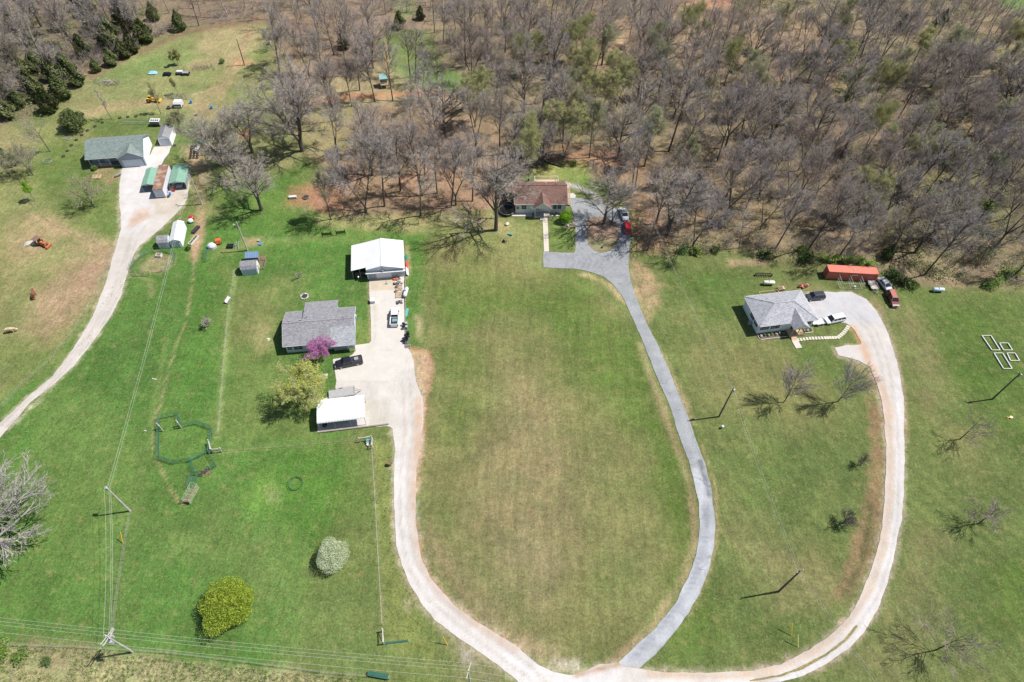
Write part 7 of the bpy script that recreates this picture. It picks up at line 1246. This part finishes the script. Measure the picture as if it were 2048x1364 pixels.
for i, (px, r_, lb) in enumerate([((399, 267), 1.0, 'large black hoop lying on the lawn above the small propane tank'), ((137, 277), .8, 'flat grey hoop on the lawn left of the upper left house'), ((95, 322), 1.1, 'large faint wire hoop on the lawn at the left')]): simple('wire_hoop', lb, 'hoop', G(*px), 0, [('ring', MB().torus((0, 0, .1), r_, .07, 20, 5), M['greyp']), ('spoke', MB().beam((-r_, 0, .1), (r_, 0, .1), .04), M['greyp'])])
simple('green_tarp', 'crumpled green tarp beside the tyre rows', 'tarp', G(403, 284), .3, [('sheet', MB().blob((0, 0, .12), (.9, .9, .2), 7, 9, 5, .3), GP), ('weight', MB().box(-.2, -.2, .2, .1, .1, .4), M['stone'])])
t = thing('rabbit_hutch', 'raised white-topped hutch with four dark openings behind the small garage', 'hutch', G(303, 253), .05); MB().box(0, 0, .7, 2.6, 1.5, 1.6).build('body', M['wood'], t); q = MB(); q.box(-.1, -.1, 1.6, 2.7, 1.6, 1.7); q.build('roof', M['white'], t)
for i in range(4): MB().box(.2 + i * .6, .3, 1.7, .6 + i * .6, 1.0, 1.74).build('opening', M['black'], t)
for x in (0, 2.5): MB().box(x, 0, 0, x + .1, 1.5, .7).build('leg', M['wood'], t)
t = thing('trellis', 'low grey wire trellis on the lawn left of the hutch', 'trellis', G(245, 248), .04); q = MB()
for i in range(14): q.beam((i * .55, 0, 0), (i * .55, .0, .8), .04)
for z in (.2, .8): q.beam((0, 0, z), (7.2, 0, z), .04)
q.beam((0, 1.2, .05), (7.2, 1.2, .05), .06); q.build('wire', M['galv'], t)
t = thing('raised_bed', 'pale timber bed frame below the porch of the upper left house', 'raised bed', G(183, 358), .1); MB().box(0, 0, 0, 2.2, .1, .25).box(0, 1.5, 0, 2.2, 1.6, .25).box(0, .1, 0, .1, 1.5, .25).box(2.1, .1, 0, 2.2, 1.5, .25).box(1.05, .1, 0, 1.15, 1.5, .25).build('frame', M['newwood'], t); MB().box(.1, .1, 0, 2.1, 1.5, .15).build('soil', mat('raw_soil', (.3, .2, .13), 1), t)
t = thing('motorbike', 'small dark machine at the left edge of the upper left gravel yard', 'machine', G(236, 353), .8); MB().box(-.6, -.15, .3, .6, .15, .7).build('body', M['greyp'], t); [MB().torus((x, 0, .28), .2, .08, 12, 6, 'y').build('wheel', M['rubber'], t) for x in (-.6, .6)]
for i, px in enumerate([(383, 206), (424, 217)]): simple('blue_barrel', ('left', 'right')[i] + ' blue barrel on the slope right of the white camper shell', 'barrel', G(*px), 0, [('body', MB().cyl((0, 0), .35, 0, .9, 12), M['blue']), ('lid', MB().torus((0, 0, .9), .33, .04, 12, 5), M['blue'])])
t = thing('camper_shell', 'small white rounded trailer on the dirt below the meadow', 'trailer', G(357, 217), .1); MB().prismx([(0, .3), (2.4, .3), (2.5, 1.3), (2.0, 1.9), (.5, 1.9), (0, 1.4)], -1.1, 1.1).build('body', M['white'], t); MB().box(-1.0, -.02, .9, 1.0, .03, 1.3).build('window', M['glass'], t); [MB().torus((x, .9, .3), .2, .09, 12, 6, 'x').build('wheel', M['rubber'], t) for x in (-1.1, 1.1)]
simple('black_drum', 'short black drum left of the white rounded trailer', 'drum', G(338, 217), 0, [('body', MB().cyl((0, 0), .55, 0, .6, 14), M['black']), ('rim', MB().torus((0, 0, .6), .52, .05, 14, 5), M['greyp'])])
def tractor(label, px, yaw, col, s=1.0, canopy=None, plate=False):
    t_ = thing('tractor', label, 'tractor', G(*px), yaw); t_.scale = (s, s, s); MB().box(.2, -.35, .7, 2.0, .35, 1.35).build('hood', col, t_); MB().box(-.9, -.4, .6, .2, .4, 1.0).build('body', col, t_); MB().box(-.6, -.25, 1.0, -.1, .25, 1.2).box(-.7, -.25, 1.1, -.58, .25, 1.6).build('seat', M['black'], t_)
    for sd in (-1, 1):
        w1 = MB().torus((-.6, sd * .75, .72), .50, .22, 18, 8, 'y').build('rear_wheel', M['rubber'], t_); MB().tube([(-.6, sd * .68, .72), (-.6, sd * .85, .72)], .36, 12).build('rim', col, w1); w2 = MB().torus((1.6, sd * .65, .42), .28, .14, 16, 8, 'y').build('front_wheel', M['rubber'], t_); MB().tube([(1.6, sd * .6, .42), (1.6, sd * .72, .42)], .2, 10).build('rim', col, w2); MB().box(-1.1, sd * .75 - .2, 1.42, -.05, sd * .75 + .2, 1.48).build('fender', col, t_)
    MB().tube([(1.3, .15, 1.3), (1.3, .15, 2.0)], .05, 6).build('exhaust', M['black'], t_); MB().torus((.0, 0, 1.55), .2, .03, 12, 4).build('steering_wheel', M['black'], t_)
    if canopy:
        MB().box(-1.9, -1.0, 2.0, -.1, 1.0, 2.1).build('canopy', canopy, t_)
        for sd in (-1, 1): MB().beam((-.9, sd * .45, 1), (-.9, sd * .45, 2.0), .08).build('canopy_post', M['black'], t_)
    q = MB(); q.beam((.4, -.5, .9), (2.6, -.5, .5), .12).beam((.4, .5, .9), (2.6, .5, .5), .12).box(2.5, -.9, .2, 3.0, .9, .7); q.build('loader', col, t_)
tractor('orange tractor with a brown canopy parked in the pasture', (84, 489), -.35, mat('dull_orange_paint', (.45, .13, .05), .6, .2), .85, M['rust']); tractor('yellow tractor on the dirt below the meadow', (304, 203), .05, M['yellow'], .95)
simple('white_sheet', 'pale flat sheet on the grass behind the orange tractor', 'sheet', G(61, 487), .3, [('sheet', MB().prism([(-1.4, 0), (1.3, 0), (.9, .35), (-.8, .25)], -.7, .7), M['cream']), ('edge', MB().beam((-1.4, -.72, .05), (1.3, -.72, .05), .08), M['white'])])
# meadow clutter
simple('blue_tarp', 'crumpled blue tarp in the upper left meadow', 'tarp', G(307, 146), .2, [('sheet', MB().blob((0, 0, .15), (1.6, 1.0, .25), 11, 10, 5, .3), mat('blue_tarp', (.22, .45, .66), .6)), ('weight', MB().box(-.9, -1.1, 0, -.5, -.8, .3), M['cream'])])
for i, (px, c_, lb) in enumerate([((335, 150), 'black', 'stack of dark pallets in the middle of the meadow'), ((372, 149), 'greyp', 'dark covered implement right of the white-topped cart'), ((361, 148), 'white', 'white-topped cart in the upper meadow')]): simple('meadow_cart', lb, 'cart', G(*px), .1, [('frame', MB().box(-1.3, -.7, .3, 1.3, .7, .5), M['black']), ('load', MB().box(-.9, -.5, .5, .9, .5, 1.1 if c_ == 'white' else .8), M[c_]), ('wheel', MB().torus((-.8, -.8, .3), .22, .09, 12, 6, 'y').torus((.8, -.8, .3), .22, .09, 12, 6, 'y'), M['rubber'])])
t = thing('brush_pile', 'low grey brush pile near the cedars in the meadow', 'brush pile', G(217, 166)); q = MB(); rg = random.Random(5)
for _ in range(150): a = Vector((rg.gauss(0, 2.0), rg.gauss(0, .8), rg.uniform(0, .7))); q.tube([a, a + Vector((rg.uniform(-1.5, 1.5), rg.uniform(-.8, .8), rg.uniform(-.2, .4)))], .04, 3)
q.build('branches', TW[0], t)
t = thing('brush_pile', 'loose brown bramble patch right of the green saplings', 'brush', G(406, 136)); q = MB()
for _ in range(170): a = Vector((rg.gauss(0, 2.0), rg.gauss(0, 1.2), 0)); q.tube([a, a + Vector((rg.uniform(-.5, .5), rg.uniform(-.5, .5), rg.uniform(.4, 1.3)))], .03, 3)
q.build('stems', TW[1], t)
t = thing('brush_pile', 'dark tangled brush left of the white rounded trailer', 'brush', G(352, 196)); q = MB()
for _ in range(150): a = Vector((rg.gauss(0, 2.4), rg.gauss(0, .8), 0)); q.tube([a, a + Vector((rg.uniform(-.9, .9), rg.uniform(-.5, .5), rg.uniform(.3, 1.5)))], .03, 3)
q.build('stems', TW[0], t)
simple('shrub', 'small green bush by the far meadow path', 'shrub', G(445, 126), 0, [('stem', MB().cyl((0, 0), .06, 0, .4, 5), BK[1]), ('crown', crown_cloud(500, .9, .9, .1, 1.5, .14, 93, .3), LF['shrub'])])
# ------------------------------------------------------------ cattle (skinned bodies)
def cow(label, px, yaw, c1, c2, headdown=False):
    x, y = G(*px); t_ = thing('cow', label, 'cow', (x, y, 0), yaw); hz = .55 if headdown else 1.45
    V = [(0, 0, 1.02), (-.75, 0, 1.08), (.65, 0, 1.05), (1.0, 0, 1.25 if not headdown else 1.0), (1.3, 0, hz + .08), (1.62, 0, hz - .12), (-.98, 0, 1.05), (-1.06, 0, .55)]; E_ = [(0, 1), (0, 2), (2, 3), (3, 4), (4, 5), (1, 6), (6, 7)]; Rr = [.42, .36, .38, .24, .17, .10, .06, .03]
    for s in (-1, 1):
        n = len(V); V += [(.6, s * .22, .72), (.62, s * .22, .40), (.60, s * .22, .0)]; E_ += [(2, n), (n, n + 1), (n + 1, n + 2)]; Rr += [.15, .08, .07]
        n = len(V); V += [(-.7, s * .22, .78), (-.86, s * .22, .45), (-.80, s * .22, .0)]; E_ += [(1, n), (n, n + 1), (n + 1, n + 2)]; Rr += [.19, .09, .07]
        n = len(V); V += [(1.22, s * .24, hz + .12)]; E_ += [(4, n)]; Rr += [.05]
    me = bpy.data.meshes.new('cow_body'); me.from_pydata(V, E_, []); o = bpy.data.objects.new('body', me); C.objects.link(o); md = o.modifiers.new('skin', 'SKIN'); 
    for i, r_ in enumerate(Rr): me.skin_vertices[0].data[i].radius = (r_, r_)
    me.skin_vertices[0].data[0].use_root = True; sb = o.modifiers.new('sub', 'SUBSURF'); sb.levels = 2; sb.render_levels = 2; me.materials.append(mat('hide_' + str(c1), c1, .9, .15, 2, col2=c2)); o.parent = t_
cow('brown cow standing in the pasture below the orange tractor', (70, 594), 1.9, (.20, .065, .03), (.05, .02, .012)); cow('tan and white cow in the pasture near the left edge', (22, 664), .35, (.42, .30, .18), (.62, .55, .45), True)
